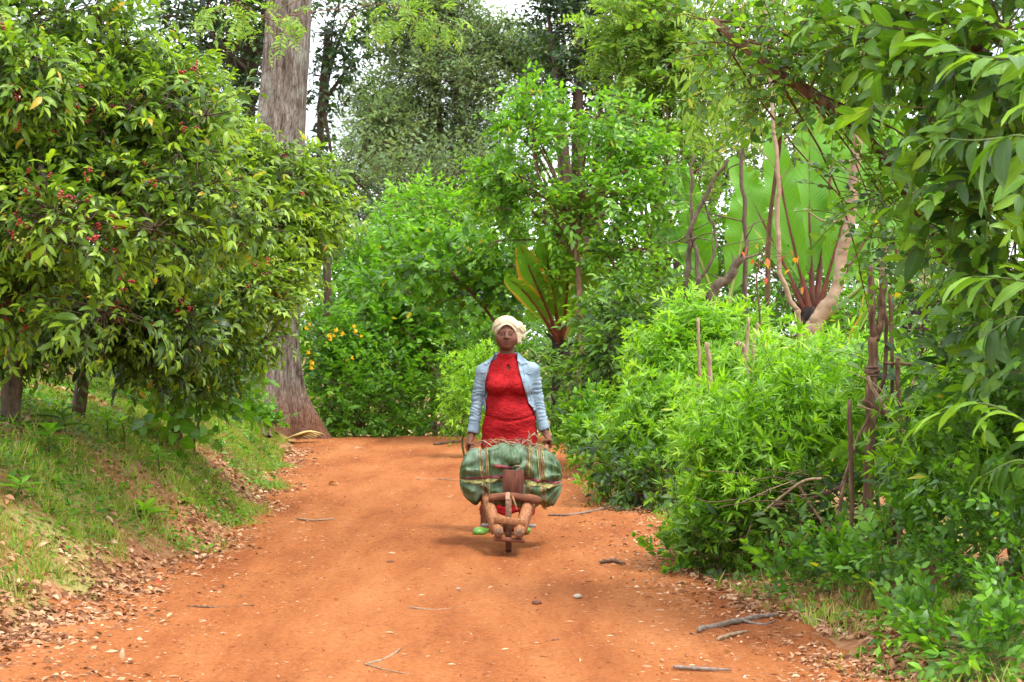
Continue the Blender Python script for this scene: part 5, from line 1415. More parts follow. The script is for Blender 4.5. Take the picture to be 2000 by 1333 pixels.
pole([gbase(1735, D + 0.2, -0.15), at(1742, 980, D + 0.2), at(1738, 900, D + 0.2)], 0.013, 0.011)
pole([at(1668, 870, D - 0.1), at(1640, 1010, D - 0.2), gbase(1690, D - 0.4, 0.02)], 0.012, 0.009)
pole([at(1698, 815, D - 0.05), at(1674, 860, D - 0.1), at(1640, 960, D - 0.3)], 0.009, 0.006)
pole([at(1685, 782, D - 0.06), at(1735, 812, D - 0.06), at(1790, 845, D - 0.06), at(1860, 870, D - 0.06), at(1990, 905, D)], 0.016, 0.026, 'rail')
pole([at(1695, 735, D - 0.05), at(1708, 765, D - 0.07), at(1738, 810, D - 0.07)], 0.010, 0.012, 'rail', M_dry)
pole([at(1674, 792, D - 0.07), at(1715, 805, D - 0.07), at(1760, 812, D - 0.05)], 0.007, 0.006, 'rail', M_dry)
pole([at(1725, 710, D), at(1780, 712, D), at(1880, 722, D), at(2000, 745, D)], 0.009, 0.007, 'rail')
pole([at(1766, 800, D), at(1780, 760, D), at(1785, 735, D), at(1812, 778, D)][:3], 0.010, 0.008, 'rail', M_dry)
for c, ax, R0, turns, w in ((at(1704, 722, D), (0.06, 0, 1), 0.036, 3, 0.008), (at(1786, 846, D - 0.06), (0.9, 0, -0.4), 0.026, 3, 0.008), (at(1742, 808, D - 0.04), (0.9, 0, -0.45), 0.028, 2, 0.007), (at(1703, 728, D), (0.1, 0, 1), 0.04, 2, 0.006)):
    ax = norm(ax); a = norm(np.cross(ax, [0, 1, 0.01])); b = np.cross(ax, a)
    t = np.linspace(0, turns * 2 * np.pi, turns * 14)
    P = c + (a * np.cos(t)[:, None] + b * np.sin(t)[:, None]) * R0 * (1 + 0.12 * np.sin(t * 2.3))[:, None] + ax * ((t / t[-1] - 0.5) * 0.05)[:, None]
    P = np.concatenate([P, [P[-1] + [0.02, -0.02, -0.03], P[-1] + [0.0, -0.03, -0.09]]])
    MB().tube(P, w, 5, True, 0.2, 3, 0.6).build('binding', M_vine, fence)
for k in range(16):
    p = at(rng.uniform(1735, 1800), rng.uniform(770, 900), D + rng.uniform(-0.1, 0.2))
    e = p + norm(rng.normal(size=3) * [1, 0.4, 1]) * rng.uniform(0.1, 0.35)
    MB().tube(spline([p, (p + e) / 2 + rng.normal(0, 0.03, 3), e], 6), np.linspace(0.005, 0.002, 6), 4, True).build('twig', M_vine if k % 2 else M_dry, fence)

# cut stakes poking out of the lime shrubs
for pts, r, lab in (([gbase(1372, 15.6, -0.1), at(1368, 800, 15.6), at(1364, 620, 15.6)], 0.016, 'thin grey stake topping out of the farther lime shrub'),
                    ([gbase(1392, 14.8, -0.1), at(1389, 770, 14.8), at(1382, 668, 14.8)], 0.022, 'split pale stake standing in the farther lime shrub'),
                    ([gbase(1366, 14.6, -0.1), at(1366, 900, 14.6), at(1368, 762, 14.6)], 0.011, 'short thin stake below the split pale one'),
                    ([gbase(1475, 14.0, -0.1), at(1459, 712, 14.0), at(1438, 668, 14.0)], 0.018, 'forked broken stake between the two lime shrubs'),
                    ([gbase(1458, 15.4, -0.1), at(1459, 700, 15.4), at(1463, 620, 15.4)], 0.013, 'dark thin stake beside the forked broken one'),
                    ([gbase(1468, 15.2, -0.1), at(1472, 690, 15.2), at(1480, 632, 15.2)], 0.012, 'pale leaning stake beside the dark thin one')):
    b = pts[0] + [0, 0, 0.1]
    root = thing('wooden_stake', lab, 'stake', tuple(b), 'stakes among the lime shrubs')
    pole(pts, r * 1.15, r * 0.9, 'pole', M_dry, root)
    if 'forked' in lab:
        pole([at(1453, 705, 14.0), at(1448, 680, 14), at(1442, 662, 14)], r * 0.6, 0.004, 'prong', M_dry, root)

# heap of dead twigs below the near lime shrub
b = gbase(1540, 10.9)
heap = thing('dead_twig_heap', 'heap of thin dead brown twigs under the nearer lime shrub', 'twig pile', tuple(b))
for k in range(34):
    p = at(rng.uniform(1440, 1640), rng.uniform(925, 1030), rng.uniform(10.6, 10.95))
    ln = rng.uniform(0.15, 0.5)
    a = rng.normal(0.35, 0.5) + (math.pi if rng.random() < 0.5 else 0)
    e = p + np.array([math.cos(a) * ln, rng.normal(0, 0.05), math.sin(a) * ln * 0.6])
    e[2] = max(e[2], float(ground_z(e[0], e[1])) + 0.01)
    MB().tube(spline([p, (p + e) / 2 + rng.normal(0, 0.035, 3), e], 7), np.linspace(0.0045, 0.002, 7), 4, True).build('twig', M_vine if k % 3 else M_dry, heap)
pole([at(1480, 1010, 10.7), at(1560, 945, 10.6), at(1605, 935, 10.6)], 0.007, 0.009, 'branch', M_dry, heap)
pole([at(1500, 990, 10.75), at(1580, 975, 10.7), at(1650, 950, 10.6)], 0.010, 0.014, 'branch', M_post, heap)
pole([at(1560, 950, 10.7), at(1600, 1010, 10.5), at(1640, 1050, 10.3)], 0.008, 0.010, 'branch', M_post, heap)

# sticks, stones and stray leaves lying on the track
M_stick_grey = solid_mat('grey weathered stick', [(0.3, (0.10, 0.07, 0.05)), (0.6, (0.25, 0.19, 0.15)), (0.8, (0.40, 0.34, 0.29))], scale=(50, 50, 50), bump=0.6, dist=0.005)
def gp(px, py):
    d = FOC * CAM_H / (py - 660)
    x = (px - 1000) / FOC * d
    for _ in range(6):
        z = float(ground_z(x, d)) + 0.014
        d = FOC * (CAM_H - z) / (py - 660); x = (px - 1000) / FOC * d
    return np.array([x, d, float(ground_z(x, d)) + 0.014])
def ground_stick(pts, r, lab, mat, fork=None):
    P = np.array([gp(*p) for p in pts]); P[:, 2] += r * 0.7
    root = thing('fallen_stick', lab, 'stick', tuple(P[0]), 'sticks lying on the track')
    Q = spline(P, 6 * len(P)); Q[:, 2] = np.maximum(Q[:, 2], ground_z(Q[:, 0], Q[:, 1]) + 0.014 + r * 0.5)
    s = int(rng.integers(0, 999))
    Q[:, 0] += r * 0.8 * vnoise(np.arange(len(Q)) * 0.6, s, 0, s)
    MB().tube(Q, np.interp(np.linspace(0, 1, len(Q)), [0, 0.1, 0.7, 1], [0.7 * r, r, 0.9 * r, 0.45 * r]), 7, True, 0.3, s).build('shaft', mat, root)
    if fork:
        f = np.array([gp(*p) for p in fork]); f[:, 2] += r * 0.6
        MB().tube(spline(f, 6), np.linspace(r * 0.6, r * 0.25, 6), 5, True, 0.2, s).build('side_twig', mat, root)
ground_stick([(1360, 1236), (1420, 1222), (1470, 1212), (1522, 1204)], 0.016, 'thick grey stick on the littered track edge below the lime shrub', M_stick_grey, [(1450, 1216), (1490, 1224), (1515, 1216)])
ground_stick([(1312, 1306), (1370, 1310), (1428, 1312)], 0.010, 'dark straight stick nearest the bottom edge of the track', M_stick_grey)
ground_stick([(1400, 1252), (1430, 1242), (1460, 1236)], 0.010, 'short crooked stick just below the thick grey one', M_dry)
ground_stick([(1072, 1008), (1110, 1008), (1160, 1000), (1190, 992)], 0.011, 'long dark stick beside the wheelbarrow on the fence side', M_stick_grey)
ground_stick([(848, 870), (870, 867), (905, 864)], 0.02, 'dark stick lying near the track crest', M_post)
ground_stick([(815, 938), (850, 937), (905, 940)], 0.006, 'thin straight twig just left of the green load', M_dry)
ground_stick([(800, 1188), (850, 1193), (905, 1187)], 0.005, 'thin curved straw on the open track below the wheel', M_dry)
ground_stick([(715, 1300), (755, 1288), (782, 1268)], 0.007, 'bent pale stalk on the near middle of the track', M_dry, [(715, 1300), (760, 1312), (806, 1320)])
ground_stick([(365, 1186), (430, 1188), (495, 1184)], 0.006, 'slim reddish twig on the track beside the leaf litter', M_post)
ground_stick([(580, 1015), (615, 1018), (655, 1014)], 0.008, 'brown twig on the track level with the wheelbarrow', M_dry)
ground_stick([(1170, 1102), (1200, 1098), (1218, 1104)], 0.014, 'reddish bark sliver lying alone by the lime shrub tip', M_post)
ground_stick([(485, 812), (510, 826), (530, 833)], 0.018, 'broken branch lying against the foot of the giant trunk', M_post)
M_stone = solid_mat('pale stone', [(0.3, (0.24, 0.19, 0.15)), (0.7, (0.46, 0.40, 0.34))], scale=(30, 30, 30), bump=0.4)
M_clod2 = solid_mat('dark clod', [(0.3, (0.09, 0.035, 0.02)), (0.7, (0.20, 0.08, 0.04))], scale=(40, 40, 40), bump=0.7)
SV2, S3, S4 = sphere_geo(1, 14, 10)
for px, py, s, mat, nm, lab, cat in ((1211, 997, 0.032, M_stone, 'stone', 'pale round stone on the track edge by the farther lime shrub', 'stone'),
                                     (1048, 1181, 0.022, M_clod2, 'earth_clod', 'dark earth clod on the open track below the wheelbarrow', 'clod'),
                                     (763, 1101, 0.020, M_clod2, 'earth_clod', 'dark earth clod left of the wheelbarrow', 'clod'),
                                     (1128, 1168, 0.020, M_stone, 'stone', 'small tan stone right of the wheel track', 'stone'),
                                     (895, 1152, 0.010, M_stone, 'stone', 'tiny pebble left of the wheel track', 'stone'),
                                     (1085, 1254, 0.016, M_clod2, 'earth_clod', 'dark clod low on the track near the straight stick', 'clod')):
    p = gp(px, py)
    V = SV2 * np.array([s * 1.25, s, s * 0.7]) * (1 + 0.18 * fbm(SV2[:, :1] * 1.8 + px, SV2[:, 1:2] * 1.8, SV2[:, 2:] * 1.8, 5))
    o = link(nm, new_mesh(nm, V, [S3, S4]), None, mat, lab, cat); o.location = tuple(p + [0, 0, s * 0.4])
# dry sheath dropped beside the trunk, and single fallen leaves that stand out
sh = np.array([-3.0, 24.9, float(ground_z(-3.0, 24.9)) + 0.01])
root = thing('fallen_leaf_sheath', 'yellowish dry banana sheath dropped beside the giant trunk', 'leaf', tuple(sh))
M_yel = solid_mat('yellow dry sheath', [(0.3, (0.40, 0.26, 0.06)), (0.7, (0.62, 0.50, 0.22))], scale=(10, 40, 40), bump=0.4)
for k in range(5):
    a = sh + [-0.25 + 0.05 * k, -0.1 * k + 0.2, 0.03 + 0.02 * k]; e = a + [0.42, 0.05 * (k - 2), 0.02]
    MB().tube(spline([a, (a + e) / 2 + [0, 0, 0.05], e], 8), [0.02, 0.05, 0.055, 0.05, 0.05, 0.04, 0.03, 0.01], 7, True, 0.2, k, 0.3).build('strip', M_yel, root)
SP_dead = Species(leaf_tpl(4, 0.42, 0.8, 0.85, 0.8, 0.45, 0.02), ML_dead, M_dry, dict(kind='alternate', n=2, step=0.04, L=0.1), seed=28)
ML_red = leaf_mat('fallen red leaf', [(0.0, (0.35, 0.05, 0.02)), (1.0, (0.50, 0.10, 0.03))], rough=0.6, transl=0.2)
ML_yellow = leaf_mat('fallen yellow leaf', [(0.0, (0.55, 0.34, 0.03)), (1.0, (0.65, 0.45, 0.05))], rough=0.6, transl=0.3)
for i, (px, py, L, mm, lab) in enumerate((
    (170, 858, 0.16, ML_red, 'red fallen leaf in the dry litter below the coffee trunk'), (345, 1060, 0.09, ML_yellow, 'yellow fallen leaf on the track edge litter'), (300, 1143, 0.10, ML_red, 'dark red fallen leaf lying on the left track edge'),
    (545, 880, 0.25, ML_dead, 'large curled brown leaf at the track edge near the giant trunk'), (300, 1056, 0.10, ML_dead, 'pinkish fallen leaf at the foot of the grass bank'), (425, 985, 0.13, ML_red, 'rusty leaf beside the rosette on the bank'),
    (690, 880, 0.15, ML_dead, 'pale fallen leaf on the far part of the track'), (660, 950, 0.16, ML_dead, 'brown leaf on the track level with the load'), (60, 1196, 0.12, ML_dead, 'pale leaf in the litter at the picture edge'), (1765, 1240, 0.10, ML_red, 'rust orange leaf standing in the weeds of the lower corner'))):
    p = gp(px, py)
    me = new_mesh('fallen_leaf', SP_dead.leaf[0] * L, SP_dead.leaf[1], True, {'across': SP_dead.leaf[2], 'tint': np.full(len(SP_dead.leaf[0]), 0.35 + 0.05 * i)})
    o = link('fallen_leaf', me, None, mm, lab, 'leaf'); o.location = tuple(p + [0, 0, 0.02]); o.rotation_euler = (0.25 + 0.7 * (px == 1765), 0.3, 1.9 * i)

# sapling with turning red leaves before the pale trunk
b = gbase(1490, 16.6)
root = thing('red_leaf_sapling', 'thin sapling with a few orange red leaves before the pale trunk', 'sapling', tuple(b))
top = at(1500, 470, 16.6)
P = spline([b, at(1485, 640, 16.6), at(1478, 540, 16.6), top], 20)
MB().tube(P, np.linspace(0.012, 0.004, 20), 6, True, 0.1, 2).build('stem', M_bark_brown, root)
rl = leaf_mat('turning leaf', [(0.0, (0.50, 0.07, 0.03)), (0.5, (0.55, 0.16, 0.03)), (1.0, (0.40, 0.36, 0.04))], rough=0.5, transl=0.45)
SP_turn = Species(leaf_tpl(3, 0.5, 0.8, 0.8, 0.5, 0.25), rl, M_bark_brown, dict(kind='alternate', n=2, step=0.04, L=0.1), seed=29)
ms_, tn_ = [], []
for k in range(15):
    c = at(rng.uniform(1440, 1585), rng.uniform(475, 560), 16.6 + rng.normal(0, 0.1))
    ms_.append(m4(rz(rng.uniform(0, 6.28)) @ rx(-0.9 + rng.normal(0, 0.3)) * rng.uniform(0.07, 0.11), c)); tn_.append(rng.random())
    q = P[int(rng.integers(8, 20))]
    MB().tube(spline([q, (q + c) / 2 + [0, 0, 0.03], c], 5), np.linspace(0.004, 0.002, 5), 3, False).build('twig', M_bark_brown, root)
leaf_parts('leaf', SP_turn, np.array(ms_), tn_, root)
# ------------------------------------------------------------------ wooden wheelbarrow
def wood_mat(name, c0, c1, c2, axis_scale, bump=0.5):
    return solid_mat(name, [(0.28, c0), (0.5, c1), (0.75, c2)], scale=axis_scale, bump=bump, dist=0.010, rough=0.85, detail=8)
M_w_orange = wood_mat('worn orange wood', (0.15, 0.056, 0.023), (0.28, 0.112, 0.044), (0.42, 0.22, 0.11), (70, 3, 70))
M_w_brown = wood_mat('brown hewn wood', (0.065, 0.024, 0.014), (0.15, 0.052, 0.026), (0.26, 0.10, 0.05), (9, 40, 40))
M_w_dark = wood_mat('dark red board', (0.045, 0.014, 0.010), (0.10, 0.032, 0.019), (0.17, 0.06, 0.035), (40, 40, 7))
M_w_tyre = wood_mat('scuffed wheel rim', (0.05, 0.022, 0.013), (0.12, 0.055, 0.03), (0.24, 0.13, 0.075), (30, 30, 30))
M_w_pale = wood_mat('pale wheel wood', (0.20, 0.11, 0.06), (0.36, 0.21, 0.12), (0.50, 0.33, 0.20), (40, 10, 40))
M_log_end = wood_mat('sawn log end', (0.08, 0.04, 0.025), (0.22, 0.13, 0.08), (0.36, 0.24, 0.16), (60, 60, 60))
M_iron = solid_mat('grey axle', [(0.3, (0.12, 0.12, 0.11)), (0.7, (0.30, 0.29, 0.27))], scale=(40, 40, 40), bump=0.2, rough=0.5)

bar = thing('wheelbarrow', 'hand hewn wooden wheelbarrow with one solid wooden wheel', 'wheelbarrow', (-0.024, 12.28, 0.0))
A_l, B_l = np.array([-0.090, 11.98, 0.172]), np.array([-0.335, 13.62, 0.715])
A_r, B_r = np.array([0.045, 11.98, 0.166]), np.array([0.290, 13.62, 0.745])
def beam_pt(A, B, y): return A + (B - A) * (y - A[1]) / (B[1] - A[1])
for A, B, s in ((A_l, B_l, 1), (A_r, B_r, 2)):
    P = spline([A, A + (B - A) * 0.5 + [0, 0, -0.012], B], 26)
    rr = np.interp(np.linspace(0, 1, 26), [0, 0.05, 0.5, 0.78, 0.85, 1], [0.036, 0.037, 0.036, 0.030, 0.020, 0.018])
    bm = MB().tube(P, rr, 14, True, 0.09, s).build('beam', M_w_orange, bar)
    e = norm(P[0] - P[1])
    V, F4, F3 = tube_geo(np.array([P[0] - e * 0.004, P[0] + e * 0.004]), [0.0355, 0.033], 14, True, 0.12, s)
    link('log_end', new_mesh('log_end', sub(bar, V), [F3, F4]), bm, M_log_end)
# wheel: solid disc with a thick worn rim
def disc(c, R, w, name, mat, parent, seg=40, prof=None):
    prof = prof or [(0.0, -w / 2), (R * 0.97, -w / 2), (R, -w / 4), (R, w / 4), (R * 0.97, w / 2), (0.0, w / 2)]
    th = np.linspace(0, 2 * np.pi, seg, endpoint=False)
    V = []
    for r, x in prof:
        r_ = r * (1 + (0.012 * vnoise(np.cos(th) * 3, np.sin(th) * 3, 0, 4) if r > 0.05 else 0))
        V.append(np.stack([np.full(seg, x), np.cos(th) * r_, np.sin(th) * r_], 1))
    V = np.concatenate(V) + c
    n_ = len(prof)
    i = np.arange(n_ - 1)[:, None] * seg; j = np.arange(seg)[None]; j2 = (j + 1) % seg
    F = np.stack([i + j, i + j2, i + seg + j2, i + seg + j], -1).reshape(-1, 4)
    return link(name, new_mesh(name, sub(bar, V), F), parent, mat)
wc = np.array([-0.024, 12.28, 0.19])
wheel = disc(wc, 0.178, 0.034, 'wheel', M_w_pale, bar)
disc(wc, 0.190, 0.042, 'rim', M_w_tyre, wheel, prof=[(0.155, -0.019), (0.186, -0.021), (0.190, -0.015), (0.190, 0.015), (0.186, 0.021), (0.155, 0.019), (0.155, -0.019)])
disc(wc, 0.05, 0.075, 'hub', M_w_brown, wheel)
MB().tube(np.array([wc + [-0.185, 0, 0.0], wc + [0.19, 0, -0.005]]), 0.012, 10).build('axle', M_iron, bar)
for sx in (-1, 1):
    for A, B in (((A_l, B_l) if sx < 0 else (A_r, B_r)),):
        p0, p1 = beam_pt(A, B, 12.08), beam_pt(A, B, 12.62)
        c = (p0 + p1) / 2 + np.array([sx * 0.028, 0, -0.026])
        d_ = p1 - p0
        rot = rz(-math.atan2(d_[0], d_[1])) @ rx(math.atan2(d_[2], d_[1]))
        MB().box(c, (0.016, np.linalg.norm(d_), 0.065), rot, 0.15, 0.004, 5 + sx).build('side_board', M_w_orange, bar)
MB().box((-0.020, 12.05, 0.243), (0.215, 0.045, 0.045), ry(0.10), 0.10, 0.007, 8).build('front_crossbar', M_w_orange, bar)
mbp = MB().box((-0.022, 12.03, 0.118), (0.222, 0.055, 0.028), ry(0.045), 0.3, 0.004, 9); mbp.build('lower_crossbar', M_w_brown, bar)
P = spline([[-0.165, 12.39, 0.372], [0.02, 12.39, 0.376], [0.205, 12.40, 0.350]], 14)
MB().tube(P, np.array([0.028, 0.033, 0.034, 0.033, 0.035, 0.033, 0.034, 0.035, 0.033, 0.034, 0.035, 0.034, 0.032, 0.026]) * 0.85, 9, True, 0.3, 4).build('load_crossbar', M_w_brown, bar)
MB().box((0.009, 12.425, 0.462), (0.148, 0.03, 0.20), ry(0.02) @ rx(-0.06), 0.12, 0.003, 6).build('upright_board', M_w_dark, bar)
MB().box((-0.03, 12.245, 0.36), (0.03, 0.02, 0.13), rx(-0.5), 0.15, 0.002, 3).build('wedge', M_w_pale, bar)
MB().box((0.02, 12.27, 0.345), (0.012, 0.02, 0.11), ry(-0.35) @ rx(-0.4), 0.15, 0.002, 4).build('wedge', M_w_orange, bar)
for y_, w_ in ((12.72, 0.036), (13.02, 0.032)):
    a, b_ = beam_pt(A_l, B_l, y_), beam_pt(A_r, B_r, y_)
    MB().tube(spline([a + [-0.05, 0, -0.055], b_ + [0.05, 0, -0.055]], 8), w_ * 0.7, 8, True, 0.15, int(y_ * 9)).build('under_crossbar', M_w_brown, bar)

# ------------------------------------------------------------------ leaf-wrapped load
BC = np.array([-0.009, 12.72, 0.492])
def bundle_surface(x, th, off=0.0):
    """x offset from the centre, th angle in the Y-Z plane (0 = towards -Y, pi/2 = up)"""
    u = x / 0.368
    e = np.clip(1 - np.abs(u) ** 4.2, 0, 1) ** 0.42
    R = 0.203 * e
    R = R * (1 + 0.035 * np.sin(x * 9 + 1) + 0.02 * np.cos(2 * th + x * 6))
    for xs, dp in ((-0.205, 0.018), (-0.165, 0.016), (0.115, 0.020), (0.22, 0.019), (0.015, 0.012)):
        R = R - dp * np.exp(-((x - xs) / 0.022) ** 2) * e
    # girth strap pinches the front
    R = R - (0.012 + 0.03 * np.abs(u) ** 2) * np.exp(-((np.angle(np.exp(1j * (th + 0.07)))) / 0.14) ** 2) * np.clip(e * 1.3, 0, 1)
    w1 = vnoise(x * 4, th * 1.3, 0, 91)
    c1 = 1 - np.abs(vnoise(x * 5 + th * 1.1 + w1, th * 2.6 - x * 7, 0, 92)) * 2.2
    c2 = 1 - np.abs(vnoise(x * 12 - th * 1.7, th * 5.0 + x * 13 + w1 * 2, 0, 93)) * 2.2
    fan = np.abs(np.sin(th * 5.5 + 2.5 * w1 + 4 * x)) ** 0.7
    R = R + e ** 0.5 * (0.024 * (c1 - 0.2) + 0.016 * (c2 - 0.2) + 0.020 * (fan - 0.6) * np.clip(np.abs(u) * 1.5 - 0.35, 0, 1))
    sq = (np.abs(np.cos(th)) ** 2.6 + np.abs(np.sin(th)) ** 2.6) ** (-1 / 2.6)
    R = R * sq + off
    cz = BC[2] + 0.012 * np.cos(x * 8) - 0.02 * u * 0.5
    return np.stack([BC[0] + x + 0 * th, BC[1] - np.cos(th) * R * 1.05, cz + np.sin(th) * R], -1)
def leaf_wrap_mat():
    m, nt, out = mat_new('leaf wrapping')
    L = nt.links.new
    g = node(nt, 'ShaderNodeTexCoord')
    mp = node(nt, 'ShaderNodeMapping'); mp.inputs['Scale'].default_value = (90, 8, 14); mp.inputs['Rotation'].default_value = (0, 0.5, 0); L(g.outputs['Object'], mp.inputs[0])
    n1 = node(nt, 'ShaderNodeTexNoise', i_Scale=1.0, i_Detail=3.0); L(mp.outputs[0], n1.inputs[0])
    n2 = node(nt, 'ShaderNodeTexNoise', i_Scale=7.0, i_Detail=4.0, i_Distortion=0.6); L(g.outputs['Object'], n2.inputs[0])
    r1 = ramp(nt, [(0.3, (0.022, 0.050, 0.016)), (0.5, (0.045, 0.092, 0.028)), (0.7, (0.08, 0.14, 0.048))]); L(n1.outputs['Fac'], r1.inputs[0])
    r2 = ramp(nt, [(0.45, (0, 0, 0)), (0.62, (1, 1, 1))]); L(n2.outputs['Fac'], r2.inputs[0])
    mx = node(nt, 'ShaderNodeMix', data_type='RGBA'); mx.inputs[7].default_value = (0.17, 0.25, 0.17, 1)
    k = node(nt, 'ShaderNodeMath', operation='MULTIPLY'); k.inputs[1].default_value = 0.75; L(r2.outputs[0], k.inputs[0]); L(k.outputs[0], mx.inputs[0]); L(r1.outputs[0], mx.inputs[6])
    p = node(nt, 'ShaderNodeBsdfPrincipled', i_Roughness=0.5); L(mx.outputs[2], p.inputs['Base Color'])
    b = node(nt, 'ShaderNodeBump', i_Strength=0.7, i_Distance=0.008); L(n1.outputs['Fac'], b.inputs['Height']); L(b.outputs[0], p.inputs['Normal'])
    L(p.outputs[0], out.inputs[0])
    return m
M_wrap = leaf_wrap_mat()
load = thing('leaf_wrapped_load', 'fat bundle wrapped in green banana leaves tied on the wheelbarrow', 'bundle', tuple(BC - [0, 0, 0.2]))
xs = np.sin(np.linspace(-np.pi / 2, np.pi / 2, 150)) * 0.3679
th = np.linspace(-np.pi, np.pi, 170, endpoint=False)
XX, TH = np.meshgrid(xs, th, indexing='ij')
V = bundle_surface(XX, TH).reshape(-1, 3)
n_, s_ = XX.shape
i = np.arange(n_ - 1)[:, None] * s_; j = np.arange(s_)[None]; j2 = (j + 1) % s_
link('leaf_wrapping', new_mesh('leaf_wrapping', sub(load, V), np.stack([i + j, i + s_ + j, i + s_ + j2, i + j2], -1).reshape(-1, 4)[:, ::-1]), load, M_wrap)
# overlapping outer leaves with visible edges
for x0, x1, t0, t1, s in ((-0.33, -0.18, -0.9, 1.7, 1), (-0.15, 0.02, -0.7, 1.5, 2), (0.12, 0.32, -0.9, 1.6, 3), (0.03, 0.13, -0.6, 1.3, 4), (0.24, 0.345, -1.1, 0.9, 5), (-0.345, -0.25, -1.2, 0.6, 6)):
    uu, vv = np.meshgrid(np.linspace(0, 1, 14), np.linspace(0, 1, 26), indexing='ij')
    wob = 0.05 * (vv - 0.5) * (1 if s % 2 else -1)
    Xp = x0 + (x1 - x0) * uu + wob * 0.6 + 0.008 * np.sin(vv * 9 + s)
    Tp = t0 + (t1 - t0) * vv + 0.06 * np.sin(uu * 7 + s)
    V = bundle_surface(np.clip(Xp, -0.36, 0.36), Tp, 0.003 + 0.010 * np.maximum(np.abs(uu - 0.5), np.abs(vv - 0.5)) * 2).reshape(-1, 3)
    i = (np.arange(13)[:, None] * 26 + np.arange(25)[None]).ravel()
    link('outer_leaf', new_mesh('outer_leaf', sub(load, V), np.stack([i, i + 26, i + 27, i + 1], 1)[:, ::-1]), load, M_wrap)
# folded leaf end sticking out on top of the middle
mb = MB()
P = spline([[-0.02, 12.74, 0.66], [0.0, 12.60, 0.655], [0.012, 12.50, 0.63], [0.018, 12.465, 0.60]], 14)
mb.tube(P, [0.03, 0.05, 0.06, 0.064, 0.066, 0.066, 0.064, 0.062, 0.06, 0.057, 0.052, 0.046, 0.036, 0.02], 18, True, 0.3, 11, 0.8)
mb.build('folded_leaf', M_wrap, load)

M_str_y = solid_mat('yellow green stalk strap', [(0.3, (0.11, 0.11, 0.025)), (0.5, (0.24, 0.22, 0.065)), (0.7, (0.38, 0.34, 0.15))], scale=(60, 60, 60), bump=0.2, rough=0.5)
M_str_m = solid_mat('maroon stalk strap', [(0.3, (0.07, 0.012, 0.018)), (0.5, (0.18, 0.028, 0.035)), (0.75, (0.32, 0.12, 0.09))], scale=(60, 60, 60), bump=0.2, rough=0.5)
M_str_b = solid_mat('brown stalk strap', [(0.3, (0.11, 0.045, 0.02)), (0.7, (0.33, 0.19, 0.10))], scale=(60, 60, 60), bump=0.2, rough=0.6)
def ribbon(xf, tf, w_dir, w, n, mat, name, off=0.010):
    t = np.linspace(0, 1, n)
    c = np.stack([xf(t), tf(t)], 1)
    rows = []
    for k in (-1, -0.4, 0.4, 1):
        x = c[:, 0] + (w * k if w_dir == 'x' else 0)
        a = c[:, 1] + (w * k / 0.2 if w_dir == 't' else 0)
        rows.append(bundle_surface(np.clip(x, -0.366, 0.366), a, off - 0.003 * abs(k) ** 3))
    V = np.stack(rows, 1).reshape(-1, 3)
    i = (np.arange(n - 1)[:, None] * 4 + np.arange(3)[None]).ravel()
    link(name, new_mesh(name, sub(load, V), np.stack([i, i + 1, i + 5, i + 4], 1)), load, mat)
for x0, lean, mats in ((-0.208, 0.018, (M_str_y, M_str_b)), (-0.168, 0.012, (M_str_b, M_str_y)), (0.112, -0.012, (M_str_b, M_str_y)), (0.132, -0.005, (M_str_y, M_str_b)), (0.205, 0.02, (M_str_y, M_str_b)), (0.228, 0.012, (M_str_b, M_str_y))):
    for q, mt in enumerate(mats):
        ribbon(lambda t, x0=x0, q=q, lean=lean: x0 + q * 0.012 + lean * np.sin(t * 6.0), lambda t: -2.6 + 5.2 * t, 'x', 0.0045, 70, mt, 'strap', 0.019)
for sgn, tl in ((-1, -0.14), (1, -0.18)):
    for q, (mt, dz) in enumerate(((M_str_m, 0.012), (M_str_y, -0.012))):
        ribbon(lambda t, sgn=sgn: sgn * (0.05 + 0.316 * t), lambda t, dz=dz, sgn=sgn: (-0.02 if sgn < 0 else -0.04) + (0.10 if sgn < 0 else -0.13) * 0 - (0.07 if sgn < 0 else 0.12) * t + dz / 0.2, 't', 0.010, 40, mt, 'strap', 0.022)
# stalk ends and dry vine knotted over the top
rngb = np.random.default_rng(41)
for k in range(26):
    x0 = rngb.uniform(-0.16, 0.16)
    p = bundle_surface(np.array(x0), np.array(rngb.uniform(0.9, 2.0)), 0.02)
    x1 = np.clip(x0 + rngb.normal(0, 0.14), -0.28, 0.28)
    e = bundle_surface(np.array(x1), np.array(rngb.uniform(0.7, 1.9)), 0.02 + 0.02 * rngb.random())
    m1 = (p + e) / 2 + [0, 0, rngb.uniform(0.01, 0.05)]
    MB().tube(spline([p, m1, e], 9), np.linspace(0.006, 0.003, 9) * rngb.uniform(0.6, 1.3), 5, True, 0.2, k, 0.6).build('tie', [M_str_b, M_dry, M_str_y, M_str_m][k % 4], load)
for a, b_, c in (([0.03, 12.66, 0.70], [0.10, 12.62, 0.755], [0.165, 12.62, 0.815]), ([0.115, 12.62, 0.775], [0.125, 12.62, 0.80], [0.115, 12.62, 0.825]), ([0.14, 12.62, 0.795], [0.165, 12.62, 0.80], [0.18, 12.62, 0.78]), ([0.10, 12.62, 0.76], [0.135, 12.61, 0.75], [0.14, 12.61, 0.72]), ([-0.06, 12.66, 0.70], [-0.03, 12.62, 0.745], [0.05, 12.62, 0.735])):
    MB().tube(spline([a, b_, c], 9), np.linspace(0.007, 0.0035, 9), 5, True, 0.2, 3).build('dry_twig', M_dry, load)
MB().tube(spline([[-0.125, 12.49, 0.585], [-0.06, 12.475, 0.58], [0.0, 12.48, 0.572]], 8), [0.012, 0.014, 0.014, 0.013, 0.013, 0.012, 0.011, 0.008], 7, True, 0.1, 3).build('knot_stalk', M_str_m, load)
